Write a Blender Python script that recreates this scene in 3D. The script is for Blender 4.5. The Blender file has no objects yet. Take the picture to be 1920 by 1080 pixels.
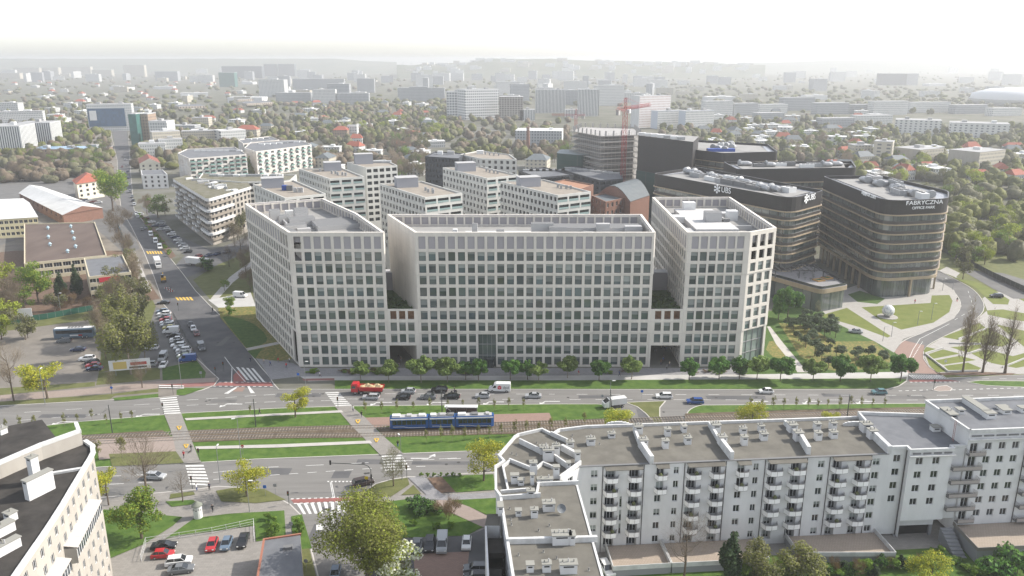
import bpy, math, random
from mathutils import Vector, Matrix
R = math.radians
rnd = random.Random(7)
scene = bpy.context.scene
COL = scene.collection
# ---------------------------------------------------------------- camera model (also used to read map positions)
CH, FPX = 88.0, 1490.0
PIT = math.atan(428/FPX); SP, CP = math.sin(PIT), math.cos(PIT)
def P(x, y, z=0.0):
    u = (x-960)/FPX; v = (y-540)/FPX
    D = (CH-z)/(SP+v*CP)
    return Vector((u*D, D*(CP-v*SP), z))
def P2(x, y, z=0.0):
    p = P(x, y, z); return (p.x, p.y)
def hgt(Y, y):
    v = (y-540)/FPX
    return CH-Y*(SP+v*CP)/(CP-v*SP)
cd = bpy.data.cameras.new('camera'); cam = bpy.data.objects.new('camera', cd); COL.objects.link(cam)
cam.location = (0, 0, CH); cam.rotation_euler = (math.pi/2-PIT, 0, 0)
cd.sensor_width = 36; cd.lens = FPX/1920*36; cd.clip_start = 1; cd.clip_end = 30000
scene.camera = cam
# ---------------------------------------------------------------- light
SUN_EL, SUN_AZ = 38.0, 76.0     # azimuth from +Y (view axis) towards +X
world = bpy.data.worlds.new("World"); scene.world = world; world.use_nodes = True
nt = world.node_tree; nt.nodes.clear()
wo = nt.nodes.new('ShaderNodeOutputWorld'); bg = nt.nodes.new('ShaderNodeBackground'); sk = nt.nodes.new('ShaderNodeTexSky')
sk.sky_type = 'NISHITA'; sk.sun_disc = False; sk.sun_elevation = R(SUN_EL); sk.sun_rotation = R(SUN_AZ)
sk.altitude = 100; sk.air_density = 1.0; sk.dust_density = 1.35; sk.ozone_density = 2.0
bg.inputs['Strength'].default_value = 0.15
hs_ = nt.nodes.new('ShaderNodeHueSaturation'); hs_.inputs['Saturation'].default_value = .38
nt.links.new(sk.outputs[0], hs_.inputs['Color']); nt.links.new(hs_.outputs[0], bg.inputs[0]); nt.links.new(bg.outputs[0], wo.inputs[0])
ld = bpy.data.lights.new('sun', 'SUN'); sun = bpy.data.objects.new('sun', ld); COL.objects.link(sun)
ld.energy = 3.2; ld.angle = R(0.6); ld.color = (1, .94, .85)
sd = Vector((math.sin(R(SUN_AZ))*math.cos(R(SUN_EL)), math.cos(R(SUN_AZ))*math.cos(R(SUN_EL)), math.sin(R(SUN_EL))))
sun.rotation_euler = sd.to_track_quat('Z', 'Y').to_euler()
vs = scene.view_settings; vs.view_transform = 'Standard'; vs.look = 'None'; vs.exposure = 1.13; vs.gamma = 1; vs.use_curve_mapping = False
scene.cycles.max_bounces = 6; scene.cycles.diffuse_bounces = 2; scene.cycles.glossy_bounces = 2; scene.cycles.transparent_max_bounces = 4
scene.cycles.transmission_bounces = 2; scene.cycles.volume_bounces = 3
# ---------------------------------------------------------------- materials
MATS = {}
def M(name, col=(.5, .5, .5), rough=.85, col2=None, scale=.4, bump=0, spec=.3, metal=0, rand=0, detail=4, coord='Object', lo=.35, hi=.65, stretch=None):
    if name in MATS: return MATS[name]
    m = bpy.data.materials.new(name); m.use_nodes = True; n = m.node_tree; b = n.nodes['Principled BSDF']
    b.inputs['Base Color'].default_value = (*col, 1); b.inputs['Roughness'].default_value = rough
    b.inputs['Metallic'].default_value = metal; b.inputs['Specular IOR Level'].default_value = spec
    last = None
    if col2 is not None or bump:
        tc = n.nodes.new('ShaderNodeTexCoord'); no = n.nodes.new('ShaderNodeTexNoise')
        no.inputs['Scale'].default_value = scale; no.inputs['Detail'].default_value = detail; no.inputs['Roughness'].default_value = .6
        if coord == 'World':
            g = n.nodes.new('ShaderNodeNewGeometry'); src = g.outputs['Position']
        else: src = tc.outputs[coord]
        if stretch:
            mp = n.nodes.new('ShaderNodeMapping'); mp.inputs['Scale'].default_value = stretch
            n.links.new(src, mp.inputs[0]); src = mp.outputs[0]
        n.links.new(src, no.inputs['Vector'])
        if col2 is not None:
            r = n.nodes.new('ShaderNodeMapRange'); r.inputs[1].default_value = lo; r.inputs[2].default_value = hi
            n.links.new(no.outputs['Fac'], r.inputs[0])
            mx = n.nodes.new('ShaderNodeMix'); mx.data_type = 'RGBA'
            mx.inputs[6].default_value = (*col, 1); mx.inputs[7].default_value = (*col2, 1)
            n.links.new(r.outputs[0], mx.inputs[0]); last = mx.outputs[2]
        if bump:
            bp = n.nodes.new('ShaderNodeBump'); bp.inputs['Strength'].default_value = bump; bp.inputs['Distance'].default_value = .3
            n.links.new(no.outputs['Fac'], bp.inputs['Height']); n.links.new(bp.outputs[0], b.inputs['Normal'])
    if rand:
        oi = n.nodes.new('ShaderNodeObjectInfo'); hs = n.nodes.new('ShaderNodeHueSaturation')
        r = n.nodes.new('ShaderNodeMapRange'); r.inputs[3].default_value = 1-rand; r.inputs[4].default_value = 1+rand
        n.links.new(oi.outputs['Random'], r.inputs[0]); n.links.new(r.outputs[0], hs.inputs['Value'])
        if last: n.links.new(last, hs.inputs['Color'])
        else: hs.inputs['Color'].default_value = (*col, 1)
        last = hs.outputs[0]
    if last: n.links.new(last, b.inputs['Base Color'])
    MATS[name] = m; return m
def brick(name, c1, c2, mort, sx, sy, rough=.85, off=.5, msize=.02, coord='World', squash=1.0, rot=None, vcoord=False, spec=.3, grime=0):
    """brick texture; vcoord: horizontal axis = x+y (walls), vertical = z"""
    if name in MATS: return MATS[name]
    m = M(name, c1, rough, spec=spec); n = m.node_tree; b = n.nodes['Principled BSDF']
    g = n.nodes.new('ShaderNodeNewGeometry'); tc = n.nodes.new('ShaderNodeTexCoord')
    src = g.outputs['Position'] if coord == 'World' else tc.outputs['Object']
    br = n.nodes.new('ShaderNodeTexBrick'); br.offset = off; br.squash = squash
    br.inputs['Color1'].default_value = (*c1, 1); br.inputs['Color2'].default_value = (*c2, 1); br.inputs['Mortar'].default_value = (*mort, 1)
    br.inputs['Scale'].default_value = 1; br.inputs['Brick Width'].default_value = sx; br.inputs['Row Height'].default_value = sy; br.inputs['Mortar Size'].default_value = msize
    br.inputs['Mortar Smooth'].default_value = 0
    if vcoord:
        sp = n.nodes.new('ShaderNodeSeparateXYZ'); n.links.new(src, sp.inputs[0])
        ad = n.nodes.new('ShaderNodeMath'); ad.operation = 'ADD'; n.links.new(sp.outputs[0], ad.inputs[0]); n.links.new(sp.outputs[1], ad.inputs[1])
        cb = n.nodes.new('ShaderNodeCombineXYZ'); n.links.new(ad.outputs[0], cb.inputs[0]); n.links.new(sp.outputs[2], cb.inputs[1])
        src = cb.outputs[0]
    elif rot:
        mp = n.nodes.new('ShaderNodeMapping'); mp.inputs['Rotation'].default_value = (0, 0, rot); n.links.new(src, mp.inputs[0]); src = mp.outputs[0]
    n.links.new(src, br.inputs['Vector']); col = br.outputs['Color']
    if grime:
        no = n.nodes.new('ShaderNodeTexNoise'); no.inputs['Scale'].default_value = .35; no.inputs['Detail'].default_value = 10; no.inputs['Roughness'].default_value = .65
        mp2 = n.nodes.new('ShaderNodeMapping'); mp2.inputs['Scale'].default_value = (1, 1, .3); n.links.new(g.outputs['Position'], mp2.inputs[0]); n.links.new(mp2.outputs[0], no.inputs['Vector'])
        r = n.nodes.new('ShaderNodeMapRange'); r.inputs[1].default_value = .35; r.inputs[2].default_value = .7; r.inputs[3].default_value = 1-grime; r.inputs[4].default_value = 1; n.links.new(no.outputs['Fac'], r.inputs[0])
        mx = n.nodes.new('ShaderNodeMix'); mx.data_type = 'RGBA'; mx.blend_type = 'MULTIPLY'; mx.inputs[0].default_value = 1; n.links.new(col, mx.inputs[6]); n.links.new(r.outputs[0], mx.inputs[7]); col = mx.outputs[2]
    n.links.new(col, b.inputs['Base Color'])
    return m
# ---------------------------------------------------------------- mesh builder
class MB:
    def __init__(s): s.v = []; s.f = []; s.m = []; s.mats = []
    def mi(s, m):
        if m not in s.mats: s.mats.append(m)
        return s.mats.index(m)
    def face(s, pts, m):
        k = len(s.v); s.v.extend([tuple(p) for p in pts]); s.f.append(tuple(range(k, k+len(pts)))); s.m.append(s.mi(m))
    def box(s, c, d, m, rz=0, mt=None):
        """centre of base c, dims d"""
        x, y, z = d[0]/2, d[1]/2, d[2]; co, si = math.cos(rz), math.sin(rz)
        q = [(c[0]+a*co-b*si, c[1]+a*si+b*co) for a, b in ((-x, -y), (x, -y), (x, y), (-x, y))]
        s.prism(q, c[2], c[2]+z, m, mt)
    def prism(s, q, z0, z1, m, mt=None, bottom=True):
        k = len(s.v); n = len(q)
        s.v.extend([(p[0], p[1], z0) for p in q]); s.v.extend([(p[0], p[1], z1) for p in q]); i = s.mi(m)
        for a in range(n):
            b = (a+1) % n; s.f.append((k+a, k+b, k+n+b, k+n+a)); s.m.append(i)
        s.f.append(tuple(k+n+a for a in range(n))); s.m.append(s.mi(mt or m))
        if bottom: s.f.append(tuple(k+a for a in reversed(range(n)))); s.m.append(i)
    def loft(s, secs, m, caps=True, mt=None):
        """secs: list of rings of 3d points (same count)"""
        k = len(s.v); n = len(secs[0]); i = s.mi(m)
        for r in secs: s.v.extend([tuple(p) for p in r])
        for j in range(len(secs)-1):
            for a in range(n):
                b = (a+1) % n; s.f.append((k+j*n+a, k+j*n+b, k+(j+1)*n+b, k+(j+1)*n+a)); s.m.append(i)
        if caps:
            s.f.append(tuple(k+a for a in reversed(range(n)))); s.m.append(i)
            s.f.append(tuple(k+(len(secs)-1)*n+a for a in range(n))); s.m.append(s.mi(mt or m))
    def tube(s, p0, p1, r0, r1, m, n=6, caps=True):
        p0 = Vector(p0); p1 = Vector(p1); d = (p1-p0)
        if d.length < 1e-6: return
        d.normalize(); a = d.orthogonal().normalized(); b = d.cross(a)
        ring = lambda p, r: [p+(a*math.cos(t)+b*math.sin(t))*r for t in [2*math.pi*i/n for i in range(n)]]
        s.loft([ring(p0, r0), ring(p1, r1)], m, caps)
    def path(s, pts, r, m, n=6):
        for a, b in zip(pts, pts[1:]): s.tube(a, b, r, r, m, n)
    def lathe(s, prof, m, c=(0, 0, 0), n=12, mt=None):
        s.loft([[(c[0]+r*math.cos(2*math.pi*i/n), c[1]+r*math.sin(2*math.pi*i/n), c[2]+z) for i in range(n)] for r, z in prof], m, True, mt)
    def mesh(s, name):
        me = bpy.data.meshes.new(name); me.from_pydata(s.v, [], s.f)
        for m in s.mats: me.materials.append(m)
        me.polygons.foreach_set('material_index', s.m); me.update(); return me
    def build(s, name, parent=None, loc=None, rz=0, smooth=False):
        me = s.mesh(name)
        if smooth: me.polygons.foreach_set('use_smooth', [True]*len(me.polygons))
        return link(name, me, parent, loc, rz)
def link(name, me, parent=None, loc=None, rz=0, sc=None):
    o = bpy.data.objects.new(name, me); COL.objects.link(o)
    if parent is not None: o.parent = parent
    if loc is not None: o.location = loc
    if rz: o.rotation_euler = (0, 0, rz)
    if sc is not None: o.scale = (sc, sc, sc) if not hasattr(sc, '__len__') else sc
    return o
def tag(o, label=None, cat=None, group=None, kind=None):
    if label: o['label'] = label
    if cat: o['category'] = cat
    if group: o['group'] = group
    if kind: o['kind'] = kind
    return o
def thing(name, label, cat, loc=(0, 0, 0), rz=0, group=None):
    o = link(name, None, None, loc, rz); return tag(o, label, cat, group)
def struct(o): o['kind'] = 'structure'; return o
KIDS = {}
def kids(o):
    return [c for c in o.children]
def dup(root, loc, rz=0, sc=None, label=None, group=None, deep=True):
    r = root.copy(); COL.objects.link(r); r.location = loc; r.rotation_euler = (0, 0, rz)
    if sc is not None: r.scale = (sc, sc, sc) if not hasattr(sc, '__len__') else sc
    if label: r['label'] = label
    if group: r['group'] = group
    if deep:
        for ch in KIDS.get(root.name) or kids(root):
            c = ch.copy(); COL.objects.link(c); c.parent = r
            for g in KIDS.get(ch.name) or kids(ch):
                d = g.copy(); COL.objects.link(d); d.parent = c
    return r
def ccw(q):
    a = sum(q[i][0]*q[(i+1) % len(q)][1]-q[(i+1) % len(q)][0]*q[i][1] for i in range(len(q)))
    return list(q) if a > 0 else list(reversed(q))
def inset(q, d):
    """shrink a ccw polygon by d"""
    n = len(q); out = []
    for i in range(n):
        p0, p1, p2 = Vector(q[i-1][:2]), Vector(q[i][:2]), Vector(q[(i+1) % n][:2])
        a = (p1-p0).normalized(); b = (p2-p1).normalized()
        na, nb = Vector((-a.y, a.x)), Vector((-b.y, b.x)); bis = na+nb
        k = d/max(.25, (1+na.dot(nb))) ; out.append(tuple(p1+bis*k))
    return out
def lerp(a, b, t): return tuple(a[i]+(b[i]-a[i])*t for i in range(len(a)))
# ---------------------------------------------------------------- walls with real openings
def wallface(mb, A, B, z0, z1, ops, depth, mw, mrev=None):
    """vertical wall from A to B (outside on the right of A->B); ops = [(u0,u1,v0,v1)] with v absolute z"""
    A = Vector((A[0], A[1])); B = Vector((B[0], B[1])); L = (B-A).length; d = (B-A)/L; inn = Vector((-d.y, d.x))
    us = sorted({0, L, *[o[0] for o in ops], *[o[1] for o in ops]}); vsl = sorted({z0, z1, *[o[2] for o in ops], *[o[3] for o in ops]})
    us = [u for u in us if -1e-6 <= u <= L+1e-6]; vsl = [v for v in vsl if z0-1e-6 <= v <= z1+1e-6]
    pt = lambda u, v, k=0: (A.x+d.x*u+inn.x*k, A.y+d.y*u+inn.y*k, v)
    hole = set()
    ui = {u: i for i, u in enumerate(us)}; vi = {v: i for i, v in enumerate(vsl)}
    for o in ops:
        if o[0] not in ui or o[1] not in ui or o[2] not in vi or o[3] not in vi: continue
        for i in range(ui[o[0]], ui[o[1]]):
            for j in range(vi[o[2]], vi[o[3]]): hole.add((i, j))
    for j in range(len(vsl)-1):          # merge runs along u
        i = 0
        while i < len(us)-1:
            if (i, j) in hole: i += 1; continue
            k = i
            while k+1 < len(us)-1 and (k+1, j) not in hole: k += 1
            mb.face([pt(us[i], vsl[j]), pt(us[k+1], vsl[j]), pt(us[k+1], vsl[j+1]), pt(us[i], vsl[j+1])], mw); i = k+1
    mr = mrev or mw
    for u0, u1, v0, v1 in ops:
        mb.face([pt(u0, v0), pt(u1, v0), pt(u1, v0, depth), pt(u0, v0, depth)], mr)
        mb.face([pt(u0, v1, depth), pt(u1, v1, depth), pt(u1, v1), pt(u0, v1)], mr)
        mb.face([pt(u0, v0), pt(u0, v0, depth), pt(u0, v1, depth), pt(u0, v1)], mr)
        mb.face([pt(u1, v0, depth), pt(u1, v0), pt(u1, v1), pt(u1, v1, depth)], mr)
WINC = {}
def winmesh(w, h, style, glass, frame, var=0):
    key = (round(w, 2), round(h, 2), style, glass.name, frame.name, var)
    if key in WINC: return WINC[key]
    mb = MB(); t = .07
    def bar(x0, x1, z0, z1, y0=-.05, y1=.03, m=frame): mb.prism([(x0, y0), (x1, y0), (x1, y1), (x0, y1)], z0, z1, m)
    mb.face([(0, 0, 0), (w, 0, 0), (w, 0, h), (0, 0, h)], glass)
    if style != 'pane':
        bar(0, t, 0, h); bar(w-t, w, 0, h); bar(t, w-t, 0, t); bar(t, w-t, h-t, h)
        n = {'single': 1, 'double': 2, 'triple': 3, 'quad': 4, 'blind_sheen': 1}[style]
        for k in range(1, n): bar(w*k/n-t/2, w*k/n+t/2, t, h-t)
        if var:
            bl = M('window blind', (.23, .25, .235), .7, rand=.35); k = [0, .25, .45, .7][var % 4]
            if k: mb.face([(t, .004-.02, h-t-(h-2*t)*k), (w-t, .004-.02, h-t-(h-2*t)*k), (w-t, .004-.02, h-t), (t, .004-.02, h-t)], bl)  # lighter upper pane: painted reflection on office windows, drawn curtain on apartment windows
    me = mb.mesh('window'); WINC[key] = me; return me
class Facade:
    """collects a building's walls; window objects become parts of the building (the overflow is one stuff part)"""
    def __init__(s, parent, limit=100):
        s.p = parent; s.limit = limit; s.n = 0; s.over = MB(); s.wins = []
    def win(s, A, B, u0, u1, v0, v1, depth, style, glass, frame, var=0, prio=0, name='window'):
        A = Vector((A[0], A[1])); B = Vector((B[0], B[1])); d = (B-A).normalized(); inn = Vector((-d.y, d.x))
        p = A+d*u0+inn*depth
        s.wins.append((prio, (p.x, p.y, v0), math.atan2(d.y, d.x), u1-u0, v1-v0, style, glass, frame, var, name))
    def finish(s):
        ws = sorted(s.wins, key=lambda w: -w[0]); out = []
        for i, (pr, loc, rz, w, h, st, g, f, var, nm) in enumerate(ws):
            me = winmesh(w, h, st, g, f, var)
            if i < s.limit: out.append(link(nm, me, s.p, loc, rz))
            else:
                co, si = math.cos(rz), math.sin(rz); k = len(s.over.v)
                s.over.v.extend([(loc[0]+v.co.x*co-v.co.y*si, loc[1]+v.co.x*si+v.co.y*co, loc[2]+v.co.z) for v in me.vertices])
                for pl in me.polygons:
                    s.over.f.append(tuple(k+a for a in pl.vertices)); s.over.m.append(s.over.mi(me.materials[pl.material_index]))
        if s.over.f: o = s.over.build('window', s.p); o['kind'] = 'stuff'; o['label'] = 'the further windows of this building'
        return out
def grid(L, n, w, m0=None, m1=None):
    """n openings of width w spread over L with end margins"""
    m0 = (L/n-w)/2 if m0 is None else m0; m1 = m0 if m1 is None else m1
    if n == 1: return [((L-w)/2, (L+w)/2)]
    st = (L-m0-m1-w)/(n-1); return [(m0+i*st, m0+i*st+w) for i in range(n)]
# ================================================================ GROUND, ROADS, LAWNS
asphalt = M('asphalt worn', (.135, .13, .122), .9, (.185, .178, .168), .45, coord='World', detail=10, stretch=(.1, 1.5, 1), lo=.3, hi=.7)
asphalt_d = M('asphalt dark', (.075, .075, .078), .9, (.11, .108, .108), .15, coord='World', detail=8)
asphalt_m = M('asphalt medium', (.10, .098, .095), .9, (.14, .136, .13), .15, coord='World', detail=8)
grassm = M('lawn grass', (.036, .082, .009), .95, (.082, .135, .022), .45, coord='World', detail=10, bump=.6, lo=.3, hi=.7)
grass_dry = M('lawn grass dry', (.085, .095, .03), .95, (.12, .125, .045), .35, coord='World', detail=10, bump=.6)
grass_new = M('lawn grass mown', (.032, .072, .010), .95, (.065, .11, .02), .8, coord='World', detail=8)
grass_y = M('lawn grass yellow', (.10, .125, .022), .95, (.135, .15, .035), .3, coord='World', detail=8)
meadow = M('meadow flowers', (.10, .12, .03), .95, (.22, .165, .055), 1.1, coord='World', detail=6, lo=.45, hi=.6)
concrete_p = M('path concrete', (.40, .38, .35), .9, (.34, .32, .30), .3, coord='World')
paving = brick('paving slabs', (.235, .22, .20), (.20, .187, .17), (.16, .15, .14), 1.0, .5, off=.5)
paving_g = brick('paving grey', (.24, .235, .24), (.2, .195, .2), (.15, .15, .15), .8, .4, rot=.5)
paving_l = brick('paving light', (.33, .315, .29), (.285, .27, .25), (.24, .23, .21), 1.2, .6, rot=.3)
paving_w = M('paving white', (.43, .42, .40), .85, (.37, .36, .345), .2, coord='World')
brick_red = brick('paving red brick', (.25, .17, .14), (.22, .15, .125), (.2, .13, .1), .6, .3)
brick_pink = brick('paving pink', (.27, .225, .195), (.235, .195, .17), (.25, .18, .15), .6, .3)
cyclered = M('cycle lane red', (.25, .115, .10), .9, (.21, .105, .095), .5, coord='World')
redlane = M('cycle crossing red', (.26, .09, .08), .9, (.19, .09, .08), .8, coord='World')
paint = M('road paint', (.56, .555, .535), .8, (.33, .325, .31), 1.5, coord='World', lo=.5, hi=.75)
paint_y = M('road paint yellow', (.6, .38, .06), .8)
kerbm = M('kerb stone', (.42, .40, .37), .9)
gravel = M('gravel lot', (.20, .18, .155), .95, (.135, .122, .105), .12, coord='World', detail=10)
soil = M('track bed', (.075, .056, .038), .95, (.125, .098, .068), .5, coord='World', detail=10, bump=.5)
dirt = M('bare soil', (.10, .065, .045), .95, (.15, .1, .07), 1.0, coord='World')
unit_manhole = M('manhole iron', (.04, .038, .036), .7)
steel = M('rail steel', (.35, .32, .3), .4, metal=.9)
sleeperm = M('sleeper concrete', (.21, .18, .15), .9)
groundm = M('city ground', (.065, .07, .04), 1, (.12, .112, .085), .02, coord='World', detail=12, lo=.38, hi=.62)
# base ground
mb = MB()
gx = [-7000, -3000, -1500, -700, -300, 0, 300, 700, 1500, 3000, 7000]; gy = [-300, 100, 400, 800, 1500, 3000, 5000, 9000]
for i in range(len(gx)-1):
    for j in range(len(gy)-1):
        mb.face([(gx[i], gy[j], 0), (gx[i+1], gy[j], 0), (gx[i+1], gy[j+1], 0), (gx[i], gy[j+1], 0)], groundm)
struct(mb.build('ground'))
def pxy(pts, z=0): return ccw([P2(x, y, z) for x, y in pts])
KZ = .13; SN = [0]
def sheet(name, pts, z, m, world=False, kind='structure'):
    if z > KZ: SN[0] += 1; z = KZ+.004+SN[0]*.0014
    """one flat sheet, corners read from the map"""
    q = ccw(pts) if world else pxy(pts, z)
    mb = MB(); mb.face([(x, y, z) for x, y in q], m); o = mb.build(name); o['kind'] = kind; return o
def island(name, pts, m, kerb=.25, z=KZ):
    q = pxy(pts, z); mb = MB(); ins = inset(q, kerb) if kerb else q
    n = len(q)
    for i in range(n):
        j = (i+1) % n
        mb.face([(*q[i], 0), (*q[j], 0), (*q[j], z), (*q[i], z)], kerbm)
        if kerb: mb.face([(*q[i], z), (*q[j], z), (*ins[j], z), (*ins[i], z)], kerbm)
    mb.face([(*p, z) for p in ins], m)
    return struct(mb.build(name))
def smooth(pts, it=2, keep=()):
    for _ in range(it):
        out = []
        for i in range(len(pts)-1):
            a, b = pts[i], pts[i+1]; out += [lerp(a, b, .25), lerp(a, b, .75)]
        pts = [pts[0]]+out+[pts[-1]]
    return pts
# asphalt of the two carriageways and the junctions
sheet('road', [(-420, 700), (420, 655), (700, 700), (1660, 700), (1800, 690), (2250, 690), (2350, 1000), (2200, 1500), (-100, 1500), (-700, 1000)], .02, asphalt)
sheet('side_street', [(205, 215), (236, 215), (243, 300), (251, 393), (308, 471), (366, 545), (415, 594), (461, 653), (512, 716), (512, 727), (392, 727), (411, 710), (389, 690), (347, 632), (308, 571), (270, 471), (228, 393), (220, 300)], .03, asphalt_d)
crv_l = smooth([(1676, 661), (1690, 639), (1744, 619), (1789, 597), (1806, 572), (1789, 544), (1755, 524), (1690, 490)])
crv_r = smooth([(1731, 672), (1731, 652), (1761, 634), (1817, 608), (1850, 580), (1832, 546), (1789, 522), (1715, 485)])
sheet('curved_street', [(1703, 712), (1703, 699)]+crv_l+crv_r[::-1]+[(1764, 702), (1774, 712)], .03, asphalt_m)
# raised islands (pavement level)
nw = island('pavement', [(-420, 850), (0, 761), (205, 750), (297, 746), (331, 742), (380, 731), (402, 722), (411, 710), (389, 690), (369, 671), (347, 632), (322, 586), (308, 571), (290, 520), (270, 471), (247, 425), (228, 393), (222, 350), (220, 300), (203, 225), (-500, 235)], gravel)
ne = island('pavement', [(239, 225), (243, 300), (246, 340), (251, 393), (280, 430), (308, 471), (340, 510), (366, 545), (390, 570), (415, 594), (461, 653), (490, 690), (504, 706), (512, 719), (522, 730), (631, 730), (1040, 730), (1400, 731), (1640, 731), (1664, 730), (1686, 724), (1701, 714), (1703, 699), (1683, 675)]+crv_l+[(1600, 440), (1500, 300), (1000, 240), (600, 230)], M('yard ground', (.085, .085, .055), .95, (.15, .145, .13), .05, coord='World', detail=10))
ee = island('pavement', [(1774, 709), (1764, 702), (1742, 688), (1731, 672)]+crv_r+[(1700, 430), (2200, 430), (2300, 690), (1920, 703)], grass_dry)
island('lawn', [(1812, 716), (1835, 713), (1920, 714), (2100, 714), (2100, 730), (1920, 726), (1850, 723)], grassm)
island('traffic_island', [(1747, 731), (1757, 724), (1775, 722), (1786, 728), (1783, 733), (1760, 734)], brick_pink)
uturn_l = smooth([(1120, 757), (1142, 759), (1168, 780), (1190, 800), (1200, 842)])
island('lawn', [(-420, 905), (-200, 855), (0, 807), (150, 790), (308, 777), (345, 774), (520, 765), (640, 761), (1040, 757)]+uturn_l+[(1100, 844), (880, 846), (713, 852), (480, 861), (379, 867), (187, 876), (0, 893), (-300, 930)], grassm)
island('lawn', [(1171, 754), (1249, 751), (1238, 764), (1238, 780), (1250, 800), (1240, 812), (1227, 793), (1210, 775), (1195, 763)], grass_dry)
island('lawn', smooth([(1330, 759), (1309, 759), (1286, 771), (1284, 797), (1300, 840)])+[(2200, 800), (2200, 752), (1700, 756)], grassm)
sw = island('pavement', [(-500, 985), (0, 952), (200, 931), (300, 923), (365, 917), (409, 911), (480, 915), (512, 927), (545, 945), (566, 966), (585, 1030), (599, 1085), (625, 1200), (-400, 1260)], paving)
se = island('pavement', [(684, 924), (691, 916), (704, 906), (735, 898), (765, 893), (797, 893), (870, 887), (960, 884), (1200, 872), (2300, 830), (2600, 1250), (735, 1230), (690, 1030), (676, 975), (674, 950)], paving)
Z1 = KZ+.005; Z2 = KZ+.010; Z3 = KZ+.015; Z4 = KZ+.20
# --- north-west block
sheet('path', [(-300, 790), (0, 741), (170, 728), (300, 714), (405, 708), (398, 722), (300, 727), (170, 740), (0, 753), (-300, 812)], Z1, brick_pink)
sheet('lawn', [(-300, 813), (0, 753), (205, 739), (297, 728), (297, 735), (215, 742), (205, 749), (0, 760), (-200, 795)], Z1, grass_dry)
sheet('lawn', [(212, 746), (297, 738), (297, 745), (215, 751)], Z1, grassm)
sheet('lawn', [(331, 731), (347, 727), (385, 728), (345, 741), (331, 741)], Z1, grassm)
sheet('lawn', [(304, 690), (369, 676), (386, 698), (384, 708), (305, 713)], Z1, grass_new)
sheet('cycle_path', [(300, 721), (405, 716), (400, 723), (300, 728)], Z2, cyclered)
sheet('lawn', [(-300, 780), (0, 728), (178, 716), (178, 724), (0, 741), (-300, 790)], Z1, grass_dry)
sheet('lawn', [(185, 700), (238, 690), (300, 690), (300, 711), (180, 722)], Z1, grass_dry)
sheet('lawn', [(-300, 640), (0, 608), (175, 583), (285, 560), (300, 590), (255, 680), (185, 700), (190, 660), (165, 600), (0, 622), (-300, 660)], Z1, grass_dry)
sheet('lawn', [(-300, 500), (30, 470), (240, 470), (300, 560), (175, 583), (0, 605), (-300, 640)], Z1, dirt)
sheet('parking_lot', [(292, 575), (324, 587), (370, 672), (306, 690), (255, 690)], Z1, asphalt_m)
sheet('path', [(222, 425), (236, 430), (265, 500), (285, 545), (270, 545), (245, 490)], Z1, concrete_p)
sheet('yard', [(170, 380), (226, 385), (262, 465), (240, 480), (175, 425)], Z1, asphalt_m)
sheet('yard', [(-300, 330), (40, 330), (190, 340), (220, 385), (0, 460), (-300, 480)], Z1, asphalt_m)
# --- north-east block
sheet('side_street', [(330, 497), (345, 480), (420, 462), (470, 440), (480, 470), (400, 500), (350, 520)], Z1, asphalt_d)
sheet('parking_lot', [(262, 385), (290, 400), (330, 440), (420, 480), (400, 490), (345, 478), (300, 430)], Z1, asphalt_d)
sheet('lawn', [(262, 400), (280, 415), (330, 480), (320, 485), (280, 440)], Z2, dirt)
sheet('lawn', [(362, 525), (400, 500), (470, 470), (475, 560), (400, 568)], Z1, grass_dry)
sheet('path', [(395, 560), (430, 520), (470, 490), (474, 500), (436, 530), (405, 565)], Z2, concrete_p)
sheet('side_street', [(390, 562), (470, 548), (480, 575), (411, 578)], Z3, paving_w)
sheet('flower_bed', [(408, 577), (480, 574), (492, 610), (520, 640), (548, 672), (493, 684), (463, 655), (414, 597)], Z1, meadow)
sheet('lawn', smooth([(417, 595), (430, 592), (470, 603), (495, 622), (503, 638), (490, 647), (462, 652)])+[(440, 625)], Z2, grass_new)
sheet('path', [(461, 653), (520, 641), (524, 645), (466, 657)], Z3, concrete_p)
sheet('lawn', [(464, 658), (492, 653), (478, 673)], Z2, grass_new)
sheet('forecourt', [(480, 672), (548, 680), (566, 690), (790, 690), (1400, 690), (1400, 706), (560, 706), (508, 712), (494, 690)], Z1, paving_g)
sheet('path', [(563, 706), (1060, 704), (1400, 702), (1700, 697), (1702, 706), (1684, 709), (1400, 711), (1060, 713), (628, 713), (578, 715)], Z2, paving_w)
sheet('cycle_path', [(566, 710), (627, 709), (627, 713), (570, 714)], Z3, cyclered)
sheet('lawn', [(628, 713), (1060, 713), (1400, 711), (1684, 709), (1700, 712), (1684, 723), (1664, 728), (1400, 729), (628, 729)], Z2, grassm)
# east garden
sheet('lawn', [(1432, 585), (1520, 570), (1560, 585), (1640, 625), (1690, 672), (1682, 697), (1400, 702), (1410, 640)], Z1, grass_new)
sheet('flower_bed', [(1460, 605), (1520, 612), (1560, 640), (1640, 640), (1672, 668), (1668, 680), (1600, 697), (1545, 693), (1500, 668)], Z2, meadow)
sheet('flower_bed', [(1442, 640), (1455, 638), (1495, 678), (1488, 690), (1452, 672), (1436, 655)], Z2, meadow)
sheet('path', [(1438, 612), (1444, 612), (1470, 645), (1508, 690), (1520, 698), (1495, 698), (1490, 688), (1455, 645)], Z3, concrete_p)
sheet('forecourt', [(1520, 560), (1590, 540), (1650, 520), (1750, 520), (1789, 544), (1803, 574), (1789, 597), (1744, 619), (1694, 635), (1676, 661), (1640, 640), (1560, 602)], Z2, paving_l)
sheet('lawn', [(1537, 592), (1588, 577), (1670, 630), (1664, 633), (1610, 613)], Z3, grass_y)
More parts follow.
